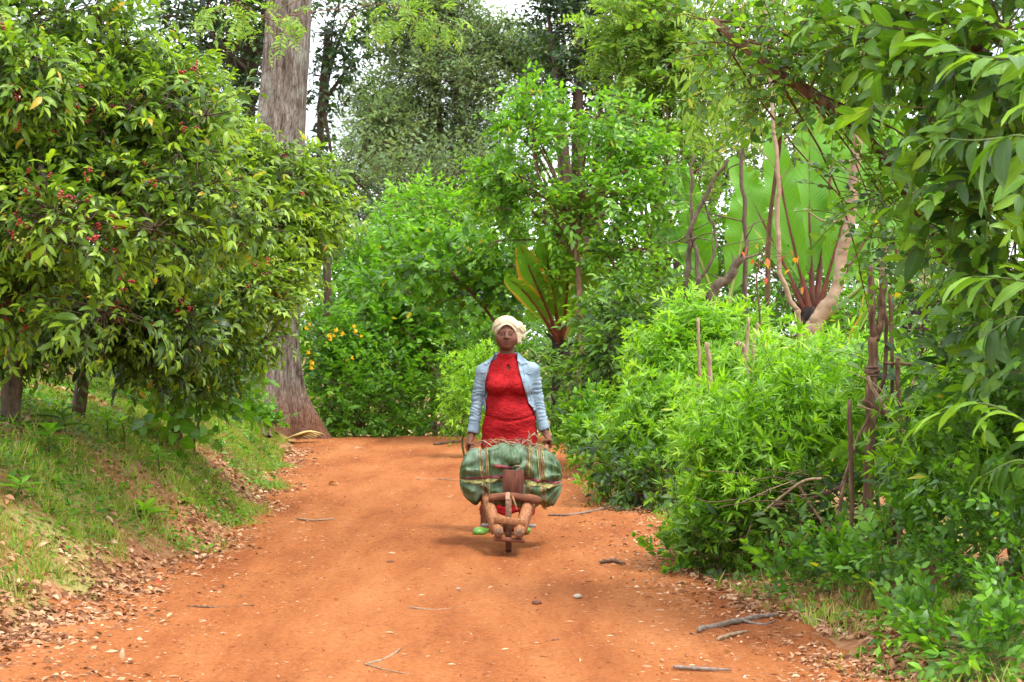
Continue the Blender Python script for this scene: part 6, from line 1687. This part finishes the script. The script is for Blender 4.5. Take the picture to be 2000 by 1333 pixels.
MB().tube(spline([[0.0, 12.475, 0.575], [0.035, 12.46, 0.59], [0.06, 12.47, 0.575], [0.04, 12.46, 0.56]], 12), 0.005, 5, True, 0.1, 3).build('knot', M_dry, load)
# ------------------------------------------------------------------ the woman: distance fields meshed with surface nets
def smin(a, b, k):
    if k <= 0: return np.minimum(a, b)
    h = np.clip(0.5 + 0.5 * (b - a) / k, 0, 1)
    return b + (a - b) * h - k * h * (1 - h)

class Field:
    def __init__(s, lo, hi, h):
        s.lo, s.h = np.array(lo, float), h
        s.ax = [np.arange(l, u_ + h, h) for l, u_ in zip(lo, hi)]
        s.D = np.full([len(a) for a in s.ax], 0.2, np.float32)
    def win(s, lo, hi):
        out = []
        for a, l, u_ in zip(s.ax, lo, hi):
            i0, i1 = np.searchsorted(a, l), np.searchsorted(a, u_)
            out.append(slice(max(0, i0 - 1), min(len(a), i1 + 1)))
        sl = tuple(out)
        return sl, s.ax[0][sl[0]][:, None, None], s.ax[1][sl[1]][None, :, None], s.ax[2][sl[2]][None, None, :]
    def put(s, sl, d, k, op):
        if op == 'u': s.D[sl] = smin(s.D[sl], d, k)
        elif op == 's': s.D[sl] = -smin(-s.D[sl], d, k)
        elif op == 'i': s.D[sl] = -smin(-s.D[sl], -d, k)
    def ell(s, c, r, k=0.01, op='u', R=None):
        c, r = np.array(c, float), np.array(r, float)
        m = max(r) + k + 0.02
        sl, X, Y, Z = s.win(c - m, c + m)
        x, y, z = X - c[0], Y - c[1], Z - c[2]
        if R is not None:
            x, y, z = (R[0, q] * x + R[1, q] * y + R[2, q] * z for q in range(3))
        k0 = np.sqrt((x / r[0]) ** 2 + (y / r[1]) ** 2 + (z / r[2]) ** 2)
        k1 = np.sqrt((x / r[0] ** 2) ** 2 + (y / r[1] ** 2) ** 2 + (z / r[2] ** 2) ** 2)
        s.put(sl, k0 * (k0 - 1) / np.maximum(k1, 1e-6), k, op)
        return s
    def cone(s, a, b, ra, rb, k=0.01, op='u', flat=1.0, disp=None):
        a, b = np.array(a, float), np.array(b, float)
        m = max(ra, rb) / min(1, flat) + k + 0.02
        sl, X, Y, Z = s.win(np.minimum(a, b) - m, np.maximum(a, b) + m)
        ba = b - a
        px, py, pz = X - a[0], (Y - a[1]) , Z - a[2]
        t = np.clip((px * ba[0] + py * ba[1] + pz * ba[2]) / (ba @ ba), 0, 1)
        d = np.sqrt((px - t * ba[0]) ** 2 + ((py - t * ba[1]) * flat) ** 2 + (pz - t * ba[2]) ** 2) - (ra + (rb - ra) * t)
        if disp is not None: d = d + disp(X, Y, Z, t)
        s.put(sl, d, k, op)
        return s
    def func(s, f, lo, hi, k=0.0, op='u'):
        sl, X, Y, Z = s.win(lo, hi)
        s.put(sl, f(X, Y, Z), k, op)
        return s
    def mesh(s, smooth=1):
        D, h = s.D, s.h
        n = np.array(D.shape) - 1
        pos = np.zeros((*n, 3), np.float32); cnt = np.zeros(n, np.int16)
        def corner(o): return D[o[0]:o[0] + n[0], o[1]:o[1] + n[1], o[2]:o[2] + n[2]]
        for axs in range(3):
            o1, o2 = [q for q in range(3) if q != axs]
            for u_ in (0, 1):
                for v_ in (0, 1):
                    c0 = [0, 0, 0]; c0[o1], c0[o2] = u_, v_
                    c1 = list(c0); c1[axs] = 1
                    a, b = corner(c0), corner(c1)
                    w = np.nonzero((a < 0) != (b < 0))
                    t = a[w] / (a[w] - b[w])
                    cnt[w] += 1
                    pos[w + (axs,)] += t
                    pos[w + (o1,)] += u_; pos[w + (o2,)] += v_
        act = np.nonzero(cnt)
        idx = np.full(n, -1, np.int32); idx[act] = np.arange(len(act[0]))
        V = (pos[act] / cnt[act][:, None] + np.stack(act, 1)) * h + s.lo
        F = []
        for axs in range(3):
            o1, o2 = (axs + 1) % 3, (axs + 2) % 3
            sl0 = [slice(1, -1)] * 3; sl0[axs] = slice(0, -1)
            sl1 = [slice(1, -1)] * 3; sl1[axs] = slice(1, None)
            a, b = D[tuple(sl0)], D[tuple(sl1)]
            for sgn in (0, 1):
                w = np.stack(np.nonzero((a < 0) & (b >= 0) if sgn == 0 else (a >= 0) & (b < 0)), 1)
                if not len(w): continue
                w = w + 1; w[:, axs] -= 1
                def cell(d1, d2):
                    q = w.copy(); q[:, o1] += d1; q[:, o2] += d2
                    return idx[q[:, 0], q[:, 1], q[:, 2]]
                q = np.stack([cell(-1, -1), cell(0, -1), cell(0, 0), cell(-1, 0)], 1)
                F.append(q if sgn == 0 else q[:, ::-1])
        F = np.concatenate(F)
        for _ in range(smooth):
            acc = np.zeros_like(V); c = np.zeros(len(V))
            for q in range(4):
                np.add.at(acc, F[:, q], V[F[:, (q + 1) % 4]]); np.add.at(c, F[:, q], 1)
                np.add.at(acc, F[:, (q + 1) % 4], V[F[:, q]]); np.add.at(c, F[:, (q + 1) % 4], 1)
            V = 0.4 * V + 0.6 * acc / c[:, None]
        return V, F
    def front_y(s, x, z):
        ix = int(round((x - s.lo[0]) / s.h)); iz = int(round((z - s.lo[2]) / s.h))
        col = s.D[ix, :, iz]
        w = np.nonzero(col < 0)[0]
        return s.lo[1] + (w[0] if len(w) else 0) * s.h

PY0 = 13.5
woman = thing('person', 'woman in red ruched dress, denim jacket and cream headwrap pushing the wheelbarrow', 'person', (0, PY0, 0))
DT = np.array([  # z, cx, cy, half width, half depth
    (0.10, -.04, .0, .212, .15), (0.45, -.02, .0, .205, .145), (0.77, -.02, .01, .213, .152), (0.88, -.018, .01, .198, .145), (0.95, -.016, .01, .182, .130), (1.05, -.025, .01, .163, .112),
    (1.12, -.03, .0, .170, .112), (1.20, -.033, .01, .178, .108), (1.26, -.036, .015, .170, .092), (1.30, -.037, .017, .128, .078), (1.325, -.038, .015, .088, .068), (1.345, -.039, .012, .068, .064), (1.40, -.039, .010, .062, .062)])
def dress_d(X, Y, Z, off=0.0):
    zz = np.clip(Z, 0.1, 1.4)
    cx, cy, a, b = (np.interp(zz, DT[:, 0], DT[:, i]) for i in (1, 2, 3, 4))
    q = np.sqrt(((X - cx) / (a + off)) ** 2 + ((Y - cy) / (b + off)) ** 2)
    d = (q - 1) * np.minimum(a, b)
    for sx in (-1, 1):
        c, r = np.array([-.03 + sx * .080, -.090, 1.122]), np.array([.074, .070, .068]) + off
        k0 = np.sqrt(((X - c[0]) / r[0]) ** 2 + ((Y - c[1]) / r[1]) ** 2 + ((Z - c[2]) / r[2]) ** 2)
        d = smin(d, (k0 - 1) * r.min(), 0.035)
    k0 = np.sqrt(((X + .018) / (.13 + off)) ** 2 + ((Y + .055) / (.10 + off)) ** 2 + ((Z - .90) / (.12 + off)) ** 2)
    d = smin(d, (k0 - 1) * 0.1, 0.05)
    k0 = np.sqrt(((X + .13) / (.085 + off)) ** 2 + ((Y + .07) / (.10 + off)) ** 2 + ((Z - .50) / (.2 + off)) ** 2)     # forward thigh
    d = smin(d, (k0 - 1) * 0.085, 0.06)
    return d

# --- body: one continuous skin
HX = -0.041
SHL, ELL_, WRL = (-.215, .02, 1.232), (-.262, .03, 1.03), (-.296, -.02, .775)
SHR, ELR, WRR = (.150, .02, 1.242), (.192, .03, 1.04), (.242, -.02, .795)
B = Field((-.42, -.30, -.01), (.36, .26, 1.67), 0.0048)
B.func(lambda X, Y, Z: np.maximum(dress_d(X, Y, Z, -0.024), np.maximum(0.55 - Z, Z - 1.36)), (-.30, -.25, .5), (.26, .22, 1.40))
B.cone((HX, .012, 1.44), (-.039, .016, 1.28), .052, .060, 0.03)
B.ell((HX, .005, 1.545), (.079, .097, .100), 0.01)
B.ell((HX, -.040, 1.500), (.075, .068, .096), 0.02)
B.ell((HX, -.038, 1.455), (.068, .062, .048), 0.03)
B.ell((HX, -.082, 1.424), (.032, .022, .020), 0.025)
for sx in (-1, 1):
    B.ell((HX + sx * .042, -.076, 1.478), (.033, .025, .032), 0.035)
    B.ell((HX + sx * .032, -.112, 1.519), (.021, .012, .011), 0.008, 's')
    B.ell((HX + sx * .032, -.094, 1.518), (.019, .012, .013), 0.004)
    B.ell((HX + sx * .014, -.117, 1.487), (.0105, .011, .0085), 0.006)
    B.ell((HX + sx * .076, -.002, 1.50), (.012, .022, .03), 0.008)
B.cone((HX - .042, -.094, 1.538), (HX + .042, -.094, 1.538), .011, .011, 0.012)
B.cone((HX, -.103, 1.535), (HX, -.126, 1.492), .009, .0125, 0.010)
B.ell((HX, -.105, 1.4605), (.026, .011, .0075), 0.006)
B.ell((HX, -.103, 1.447), (.023, .012, .0085), 0.006)
B.ell((HX, -.117, 1.4545), (.024, .008, .0018), 0.002, 's')
for (S_, E_, W_) in ((SHL, ELL_, WRL), (SHR, ELR, WRR)):
    B.cone(S_, E_, .050, .038, 0.02); B.cone(E_, W_, .038, .024, 0.015)
def hand(W_, hc, sx):
    """hand closed round the barrow handle whose centre is hc; sx = side the palm lies on"""
    W_, hc = np.array(W_), np.array(hc)
    o = lambda x, y, z: hc + np.array([sx * x, y, z])
    for yy in (-.030, -.010, .010, .026):
        B.cone(W_ + [0, yy * 0.3, 0], o(.027, yy, .028), .019, .0145, 0.012)
    for q, yy in enumerate((-.038, -.014, .010, .031)):
        ln = (1.0, 1.06, 1.0, .86)[q]
        ps = [o(.028, yy, .030), o(.035, yy, .002), o(.026, yy, -.024 * ln), o(.004, yy, -.032 * ln), o(-.018 * ln, yy, -.020)]
        for a, b, r0, r1 in zip(ps[:-1], ps[1:], (.0112, .0105, .0095, .0088), (.0105, .0095, .0088, .0080)):
            B.cone(a, b, r0, r1, 0.003)
    ps = [W_ + [0, -.022, -.035], o(.012, -.052, .030), o(-.012, -.056, .026), o(-.030, -.050, .010)]
    for a, b, r0, r1 in zip(ps[:-1], ps[1:], (.014, .0115, .010), (.0115, .010, .0088)):
        B.cone(a, b, r0, r1, 0.006)
hl = beam_pt(A_l, B_l, 13.45) - [0, PY0, 0]
hr = beam_pt(A_r, B_r, 13.45) - [0, PY0, 0]
hand(WRL, hl, -1); hand(WRR, hr, 1)
# legs and feet
ft = np.array([-.20, -.11, 0])
B.cone((-.10, .0, .60), (-.150, -.06, .42), .085, .060, 0.03); B.cone((-.150, -.06, .42), (-.188, -.075, .30), .058, .052, 0.02); B.cone((-.188, -.075, .30), (-.208, -.085, .09), .048, .031, 0.02)
B.cone((-.208, -.080, .055), (-.242, -.175, .030), .033, .024, 0.015, flat=1.0); B.cone((-.204, -.07, .04), (-.198, -.055, .03), .030, .026, 0.01)
B.cone((.07, .02, .60), (.085, .04, .40), .085, .055, 0.03); B.cone((.085, .04, .40), (.085, .08, .14), .050, .032, 0.02)
B.cone((.085, .075, .12), (.096, -.03, .026), .034, .024, 0.015); B.cone((.085, .08, .12), (.084, .105, .085), .03, .026, 0.01)
V, F = B.mesh(1)
def skin_mat():
    m, nt, out = mat_new('dark brown skin')
    L = nt.links.new
    g = node(nt, 'ShaderNodeTexCoord')
    n1 = node(nt, 'ShaderNodeTexNoise', i_Scale=24.0, i_Detail=4.0); L(g.outputs['Object'], n1.inputs[0])
    r1 = ramp(nt, [(0.3, (0.105, 0.037, 0.018)), (0.7, (0.145, 0.055, 0.028))]); L(n1.outputs['Fac'], r1.inputs[0])
    at_ = node(nt, 'ShaderNodeAttribute', attribute_type='GEOMETRY', attribute_name='lip')
    mx = node(nt, 'ShaderNodeMix', data_type='RGBA'); mx.inputs[7].default_value = (0.10, 0.028, 0.024, 1); L(at_.outputs['Fac'], mx.inputs[0]); L(r1.outputs[0], mx.inputs[6])
    p = node(nt, 'ShaderNodeBsdfPrincipled', i_Roughness=0.62); p.inputs['Specular IOR Level'].default_value = 0.3; L(mx.outputs[2], p.inputs['Base Color'])
    p.inputs['Subsurface Weight'].default_value = 0.08; p.inputs['Subsurface Radius'].default_value = (0.01, 0.004, 0.002)
    L(p.outputs[0], out.inputs[0])
    return m
lip = np.clip(1 - np.sqrt(((V[:, 0] - HX) / .027) ** 2 + ((V[:, 2] - 1.4535) / .015) ** 2) ** 3, 0, 1) * (V[:, 1] < -.09)
body = link('body', new_mesh('body', V, F, True, {'lip': lip}), woman, skin_mat())
# eyes and brows
M_eye = solid_mat('dark eye', [(0.3, (0.012, 0.007, 0.005)), (0.7, (0.02, 0.012, 0.010))], scale=(9, 9, 9), bump=0, rough=0.15, spec=0.6)
M_hair = solid_mat('black hair', [(0.3, (0.006, 0.005, 0.004)), (0.7, (0.016, 0.012, 0.010))], scale=(90, 90, 90), bump=0.3, rough=0.6)
for sx in (-1, 1):
    o = link('eye', new_mesh('eye', SV2 * np.array([.0145, .008, .0048]), [S3, S4]), body, M_eye); o.location = (HX + sx * .032, B.front_y(HX + sx * .032, 1.515) + .001, 1.514)
    pts = [(HX + sx * a, 0, z) for a, z in ((.014, 1.5375), (.030, 1.543), (.048, 1.5385))]
    pts = [(x, B.front_y(x, z) + 0.001, z) for x, _, z in pts]
    P = spline(pts, 8)
    Vb, F4, F3 = tube_geo(P, [.0018, .0027, .003, .003, .0028, .0025, .002, .001], 5)
    link('eyebrow', new_mesh('eyebrow', Vb, [F3, F4]), body, M_hair)

# --- dress
DF = Field((-.29, -.24, .12), (.24, .20, 1.41), 0.0070)
def dress_full(X, Y, Z):
    d = dress_d(X, Y, Z)
    col = 0.5 + 0.5 * np.cos((X + .03) * 2 * np.pi / .075)
    ruch = vnoise(X * 26, Y * 26, Z * 62, 5) * 0.0042 * (0.35 + 0.65 * col) + vnoise(X * 8, Y * 8, Z * 16, 6) * 0.007
    d = d - np.where(Z < 1.34, ruch, 0.0) - np.where((Z > 1.338), 0.006, 0)
    d = d + 0.009 * np.exp(-((Z - .862 - 1.2 * (X + .02) ** 2) / .010) ** 2) * (Y < 0) + 0.006 * np.exp(-((Z - 1.045) / .012) ** 2) * (Y < 0)
    hem = 0.160 + 0.014 * np.sin(X * 34) + 0.01 * np.sin(Y * 40)
    return np.maximum(d, np.maximum(hem - Z, Z - 1.372 - 0.12 * Y))
DF.func(dress_full, (-.29, -.24, .12), (.24, .20, 1.41), 0, 'u')
DF.D[DF.D > 0.15] = 0.15
DF.ell((-.028, DF.front_y(-.028, 1.262) + .0, 1.262), (.0135, .032, .023), 0.003, 's')
DF.ell((HX, .010, 1.40), (.052, .054, .055), 0.004, 's')
V, F = DF.mesh(1)
def dress_mat():
    m, nt, out = mat_new('red ruched knit')
    L = nt.links.new
    g = node(nt, 'ShaderNodeTexCoord')
    mp = node(nt, 'ShaderNodeMapping'); mp.inputs['Scale'].default_value = (45, 45, 120); L(g.outputs['Object'], mp.inputs[0])
    n1 = node(nt, 'ShaderNodeTexNoise', i_Scale=1.0, i_Detail=3.0, i_Distortion=0.8); L(mp.outputs[0], n1.inputs[0])
    r1 = ramp(nt, [(0.3, (0.16, 0.003, 0.005)), (0.55, (0.35, 0.005, 0.008)), (0.75, (0.47, 0.012, 0.014))]); L(n1.outputs['Fac'], r1.inputs[0])
    p = node(nt, 'ShaderNodeBsdfPrincipled', i_Roughness=0.8); L(r1.outputs[0], p.inputs['Base Color']); p.inputs['Specular IOR Level'].default_value = 0.2
    p.inputs['Sheen Weight'].default_value = 0.0
    b = node(nt, 'ShaderNodeBump', i_Strength=0.8, i_Distance=0.012); L(n1.outputs['Fac'], b.inputs['Height']); L(b.outputs[0], p.inputs['Normal'])
    L(p.outputs[0], out.inputs[0])
    return m
link('dress', new_mesh('dress', V, F), woman, dress_mat())

# --- denim jacket
J = Field((-.38, -.24, .70), (.33, .22, 1.43), 0.0062)
XL = np.array([(.70, -.195), (.927, -.198), (1.14, -.205), (1.24, -.186), (1.304, -.160), (1.36, -.118), (1.43, -.10)])
XR = np.array([(.70, .165), (.95, .160), (.99, .128), (1.10, .094), (1.255, .050), (1.335, .042), (1.40, .048), (1.43, .05)])
def jacket_torso(X, Y, Z):
    d = dress_d(X, Y, Z, 0.016) - 0.004 * vnoise(X * 14, Y * 14, Z * 22, 15)
    d = np.maximum(d, 0.935 + 0.02 * (X < 0) * 0 - Z)
    return np.maximum(d, Z - 1.36 - 0.25 * Y)
J.func(jacket_torso, (-.34, -.24, .85), (.30, .22, 1.43))
for S_, nx in ((SHL, -.11), (SHR, .035)):
    J.cone((nx, .02, 1.315), (S_[0] + (.01 if S_[0] < 0 else -.01), .02, S_[2] - .005), .034, .056, 0.03)
J.func(lambda X, Y, Z: np.maximum(np.maximum(np.interp(Z, XL[:, 0], XL[:, 1]) - X, X - np.interp(Z, XR[:, 0], XR[:, 1])), Y - 0.02) + 0 * X, (-.34, -.26, .68), (.30, .22, 1.45), 0.004, 's')
J.ell((HX + .003, .005, 1.40), (.078, .085, .075), 0.004, 's')
def wr(X, Y, Z, t):
    return -0.0045 * np.sin(t * 46 + 22 * X + 5 * vnoise(X * 20, Y * 20, Z * 20, 3)) * (0.35 + 0.9 * np.exp(-((t - 0.85) / 0.35) ** 2)) - 0.004 * vnoise(X * 22, Y * 22, Z * 30, 8)
def wr2(X, Y, Z, t):
    return -0.0048 * np.sin(t * 58 - 18 * X + 5 * vnoise(X * 20, Y * 20, Z * 20, 4)) * (1.1 - 0.6 * t) - 0.003 * vnoise(X * 24, Y * 24, Z * 30, 9)
for S_, E_, W_ in ((SHL, ELL_, WRL), (SHR, ELR, WRR)):
    S_, E_, W_ = map(np.array, (S_, E_, W_))
    J.cone(S_, E_, .061, .046, 0.02, disp=wr)
    cuff = E_ + (W_ - E_) * 0.97
    J.cone(E_, cuff, .045, .042, 0.012, disp=wr2)
    c0 = E_ + (W_ - E_) * 0.86
    J.cone(c0, cuff, .0455, .0465, 0.003)
    J.ell(E_ + (W_ - E_) * 1.16, (.040, .040, .058), 0.003, 's')
# collar lying open: a second layer of cloth over neck and chest
J.cone((.046, .03, 1.350), (.030, .07, 1.362), .012, .013, 0.006); J.cone((.030, .07, 1.362), (-.04, .086, 1.364), .013, .013, 0.006)
J.cone((-.04, .086, 1.364), (-.110, .07, 1.362), .013, .013, 0.006); J.cone((-.110, .07, 1.362), (-.124, .03, 1.350), .013, .012, 0.006)
def flap(pts):
    pts = np.array(pts, float)
    c = pts.mean(0)
    def f(X, Y, Z):
        d = Y - 0.06 + 0 * X + 0 * Z
        for a, b in zip(pts, np.roll(pts, -1, 0)):
            n = np.array([b[1] - a[1], a[0] - b[0]]); n /= np.linalg.norm(n)
            if n @ (c - a) > 0: n = -n
            d = np.maximum(d, (X - a[0]) * n[0] + (Z - a[1]) * n[1])
        return d
    sl, X, Y, Z = J.win((-.30, -.24, 1.2), (.26, .10, 1.42))
    base = J.D[sl]
    J.D[sl] = np.minimum(base, np.maximum(base - 0.0085, f(X, Y, Z)))
flap([(.038, 1.40), (.040, 1.315), (.066, 1.282), (.120, 1.296), (.098, 1.345), (.06, 1.40)])
flap([(-.108, 1.40), (-.160, 1.312), (-.196, 1.278), (-.222, 1.294), (-.175, 1.345), (-.13, 1.40)])
V, F = J.mesh(1)
def denim_mat():
    m, nt, out = mat_new('washed denim')
    L = nt.links.new
    g = node(nt, 'ShaderNodeTexCoord')
    n1 = node(nt, 'ShaderNodeTexNoise', i_Scale=11.0, i_Detail=6.0, i_Roughness=0.65); L(g.outputs['Object'], n1.inputs[0])
    r1 = ramp(nt, [(0.3, (0.11, 0.16, 0.21)), (0.5, (0.20, 0.27, 0.33)), (0.7, (0.32, 0.40, 0.46))]); L(n1.outputs['Fac'], r1.inputs[0])
    mp = node(nt, 'ShaderNodeMapping'); mp.inputs['Scale'].default_value = (260, 260, 200); L(g.outputs['Object'], mp.inputs[0])
    n2 = node(nt, 'ShaderNodeTexNoise', i_Scale=1.0, i_Detail=2.0); L(mp.outputs[0], n2.inputs[0])
    p = node(nt, 'ShaderNodeBsdfPrincipled', i_Roughness=0.85); L(r1.outputs[0], p.inputs['Base Color']); p.inputs['Specular IOR Level'].default_value = 0.2
    b = node(nt, 'ShaderNodeBump', i_Strength=0.4, i_Distance=0.004); L(n2.outputs['Fac'], b.inputs['Height']); L(b.outputs[0], p.inputs['Normal'])
    L(p.outputs[0], out.inputs[0])
    return m
M_denim = denim_mat()
jacket = link('denim_jacket', new_mesh('denim_jacket', V, F), woman, M_denim)
M_button = solid_mat('copper button', [(0.3, (0.20, 0.14, 0.10)), (0.7, (0.36, 0.27, 0.20))], scale=(50, 50, 50), bump=0, rough=0.35)
M_seam = solid_mat('denim seam', [(0.3, (0.10, 0.14, 0.19)), (0.7, (0.18, 0.23, 0.28))], scale=(80, 80, 80), bump=0.3)
bv, b4, b3 = tube_geo(np.array([[0, 0, 0], [0, -.006, 0]]), [.0072, .006], 12)
bme = new_mesh('button', bv, [b3, b4]); bme.materials.append(M_button)
for x, z in ((.062, 1.292), (.066, 1.232), (.092, 1.155), (.112, 1.080), (.130, 1.015), (.160, .962), (-.198, 1.225), (-.212, 1.14)):
    o = link('button', bme, jacket); o.location = (x, J.front_y(x, z) + .001, z)
# pocket flaps, yoke and placket seams traced on the cloth
def on_jacket(pts, r, name, mat, flat=0.5, off=0.0, n=14):
    P = spline([(x, 0, z) for x, z in pts], n)
    P[:, 1] = [J.front_y(x, z) for x, _, z in P]
    P[:, 1] = np.convolve(np.pad(P[:, 1], 2, 'edge'), np.ones(5) / 5, 'valid') + off
    Vb, F4, F3 = tube_geo(P, r, 6, True, 0, 0, flat)
    return link(name, new_mesh(name, Vb, [F3, F4]), jacket, mat)
on_jacket([(.082, 1.285), (.092, 1.22), (.118, 1.12), (.150, 1.0), (.168, .965)], .0022, 'placket_seam', M_seam)
on_jacket([(.075, 1.262), (.12, 1.250), (.165, 1.245)], .0026, 'yoke_seam', M_seam)
on_jacket([(.098, 1.226), (.128, 1.214), (.160, 1.228)], .009, 'pocket_flap', M_denim, 0.6)
on_jacket([(.098, 1.214), (.128, 1.200), (.160, 1.216)], .0022, 'flap_seam', M_seam)
on_jacket([(.128, 1.19), (.142, 1.10), (.158, 1.02)], .0022, 'panel_seam', M_seam)
on_jacket([(-.236, 1.235), (-.222, 1.222), (-.205, 1.228)], .008, 'pocket_flap', M_denim, 0.6)
on_jacket([(-.236, 1.222), (-.222, 1.210), (-.205, 1.217)], .0022, 'flap_seam', M_seam)

# --- headwrap
H = Field((-.19, -.17, 1.42), (.15, .17, 1.69), 0.0050)
def wrap(X, Y, Z):
    c, r = (HX, .014, 1.562), (.106, .122, .096)
    k0 = np.sqrt(((X - c[0]) / r[0]) ** 2 + ((Y - c[1]) / r[1]) ** 2 + ((Z - c[2]) / r[2]) ** 2)
    d = (k0 - 1) * .096
    q = np.sqrt(((X - HX) / .0765) ** 2 + ((Z - 1.46) / .127) ** 2)
    fold = 1.6 * np.abs(np.sin(q * 7.5 + 1.6 * vnoise(X * 10, Y * 10, Z * 10, 44) + (X - HX) * 9)) ** 0.6 - 1.0
    return d - 0.0065 * fold - 0.003 * vnoise(X * 26, Y * 26, Z * 26, 45)
H.func(wrap, (-.19, -.17, 1.42), (.15, .17, 1.69))
H.func(lambda X, Y, Z: np.maximum((np.sqrt(((X - HX - .001) / .0745) ** 2 + ((Z - 1.462) / .124) ** 2) - 1) * .0745, Y + .02 - 0.35 * np.clip(1.50 - Z, 0, 1) + 0 * X) , (-.19, -.17, 1.42), (.15, .17, 1.69), 0.004, 's')
H.func(lambda X, Y, Z: Z - 1.478 + 0 * X + 0 * Y, (-.19, -.17, 1.42), (.15, .17, 1.69), 0.006, 's')
H.ell((HX, 0.0, 1.535), (.082, .100, .098), 0.0, 's')
crk = lambda X, Y, Z, t: -0.004 * np.sin(X * 210 + 3 * vnoise(X * 30, Y * 30, Z * 30, 7)) - 0.004 * vnoise(X * 34, Y * 34, Z * 34, 47)
H.ell((.050, -.012, 1.580), (.036, .045, .036), 0.012)
H.cone((.042, -.035, 1.590), (.082, -.040, 1.545), .022, .030, 0.006, disp=crk)
H.cone((.060, -.030, 1.585), (.100, -.025, 1.572), .020, .012, 0.006, disp=crk)
H.cone((.052, -.045, 1.560), (.052, -.055, 1.462), .021, .019, 0.006, disp=crk)
H.cone((.052, -.055, 1.470), (.062, -.060, 1.446), .016, .007, 0.006, disp=crk)
H.cone((.080, -.035, 1.550), (.092, -.040, 1.490), .022, .016, 0.005, disp=crk)
V, F = H.mesh(1)
def scarf_mat():
    m, nt, out = mat_new('cream headwrap cloth')
    L = nt.links.new
    g = node(nt, 'ShaderNodeTexCoord')
    n1 = node(nt, 'ShaderNodeTexNoise', i_Scale=20.0, i_Detail=5.0); L(g.outputs['Object'], n1.inputs[0])
    r1 = ramp(nt, [(0.3, (0.36, 0.28, 0.16)), (0.55, (0.50, 0.43, 0.30)), (0.75, (0.58, 0.53, 0.42))]); L(n1.outputs['Fac'], r1.inputs[0])
    w = node(nt, 'ShaderNodeTexWave', i_Scale=14.0, i_Distortion=3.0); L(g.outputs['Object'], w.inputs[0])
    rw = ramp(nt, [(0.0, (0.80, 0.68, 0.5)), (0.10, (1, 1, 1)), (1.0, (1, 1, 1))]); L(w.outputs['Fac'], rw.inputs[0])
    mx = node(nt, 'ShaderNodeMix', data_type='RGBA', blend_type='MULTIPLY'); mx.inputs[0].default_value = 0.35; L(r1.outputs[0], mx.inputs[6]); L(rw.outputs[0], mx.inputs[7])
    p = node(nt, 'ShaderNodeBsdfPrincipled', i_Roughness=0.85); L(mx.outputs[2], p.inputs['Base Color']); p.inputs['Specular IOR Level'].default_value = 0.15
    b = node(nt, 'ShaderNodeBump', i_Strength=0.3, i_Distance=0.004); L(n1.outputs['Fac'], b.inputs['Height']); L(b.outputs[0], p.inputs['Normal'])
    L(p.outputs[0], out.inputs[0])
    return m
scarf = link('headwrap', new_mesh('headwrap', V, F), woman, scarf_mat())
# hair showing at the edge of the wrap
P = np.array([(HX + .0735 * math.sin(a), -.078 + .05 * abs(math.sin(a)) ** 2, 1.462 + .121 * math.cos(a)) for a in np.linspace(-1.5, 1.5, 24)])
Vb, F4, F3 = tube_geo(P, .007, 6, True, 0.2, 2)
link('hair', new_mesh('hair', Vb, [F3, F4]), body, M_hair)

# --- lime shoes
M_shoe = solid_mat('lime plastic shoe', [(0.3, (0.09, 0.24, 0.03)), (0.7, (0.13, 0.31, 0.045))], scale=(20, 20, 20), bump=0.05, rough=0.35, spec=0.5)
M_sole = solid_mat('pale sole', [(0.3, (0.10, 0.12, 0.05)), (0.7, (0.16, 0.20, 0.08))], scale=(20, 20, 20), bump=0.1)
def shoe(heel, toe, ankle):
    heel, toe, ankle = map(np.array, (heel, toe, ankle))
    lo = np.minimum(heel, toe) - .07; hi = np.maximum(heel, toe) + [.07, .07, .09]
    lo[2] = max(lo[2], -0.012)
    S = Field(lo, hi, 0.005)
    m_ = (heel + toe) / 2
    S.cone(heel, toe, .036, .036, 0.01); S.ell(toe + (toe - heel) * 0.06, (.044, .050, .030), 0.02)
    op = heel + (toe - heel) * 0.30 + [0, 0, .045]
    dr = toe - heel
    S.ell(op, (.034, .070, .042), 0.006, 's', R=rz(-math.atan2(dr[0], dr[1])) @ rx(math.atan2(dr[2], np.hypot(dr[0], dr[1]))))
    S.func(lambda X, Y, Z: Z - (-0.004) + 0 * X + 0 * Y, lo, hi, 0.004, 's')
    V, F = S.mesh(1)
    sh_ = link('shoe', new_mesh('shoe', V, F), woman, M_shoe)
    Vs = spline([heel - [0, 0, .030], toe - [0, 0, .026] + (toe - heel) * 0.2], 10)
    Vs[:, 2] = np.maximum(Vs[:, 2], 0.006)
    Vb, F4, F3 = tube_geo(Vs, [.026, .034, .036, .035, .036, .040, .043, .043, .038, .02], 10, True, 0, 0, 0.16)
    link('sole', new_mesh('sole', Vb, [F3, F4]), sh_, M_sole)
shoe((-.202, -.06, .034), (-.250, -.195, .030), (-.19, -.085, .09))
shoe((.084, .10, .085), (.097, -.03, .030), (.098, .08, .14))
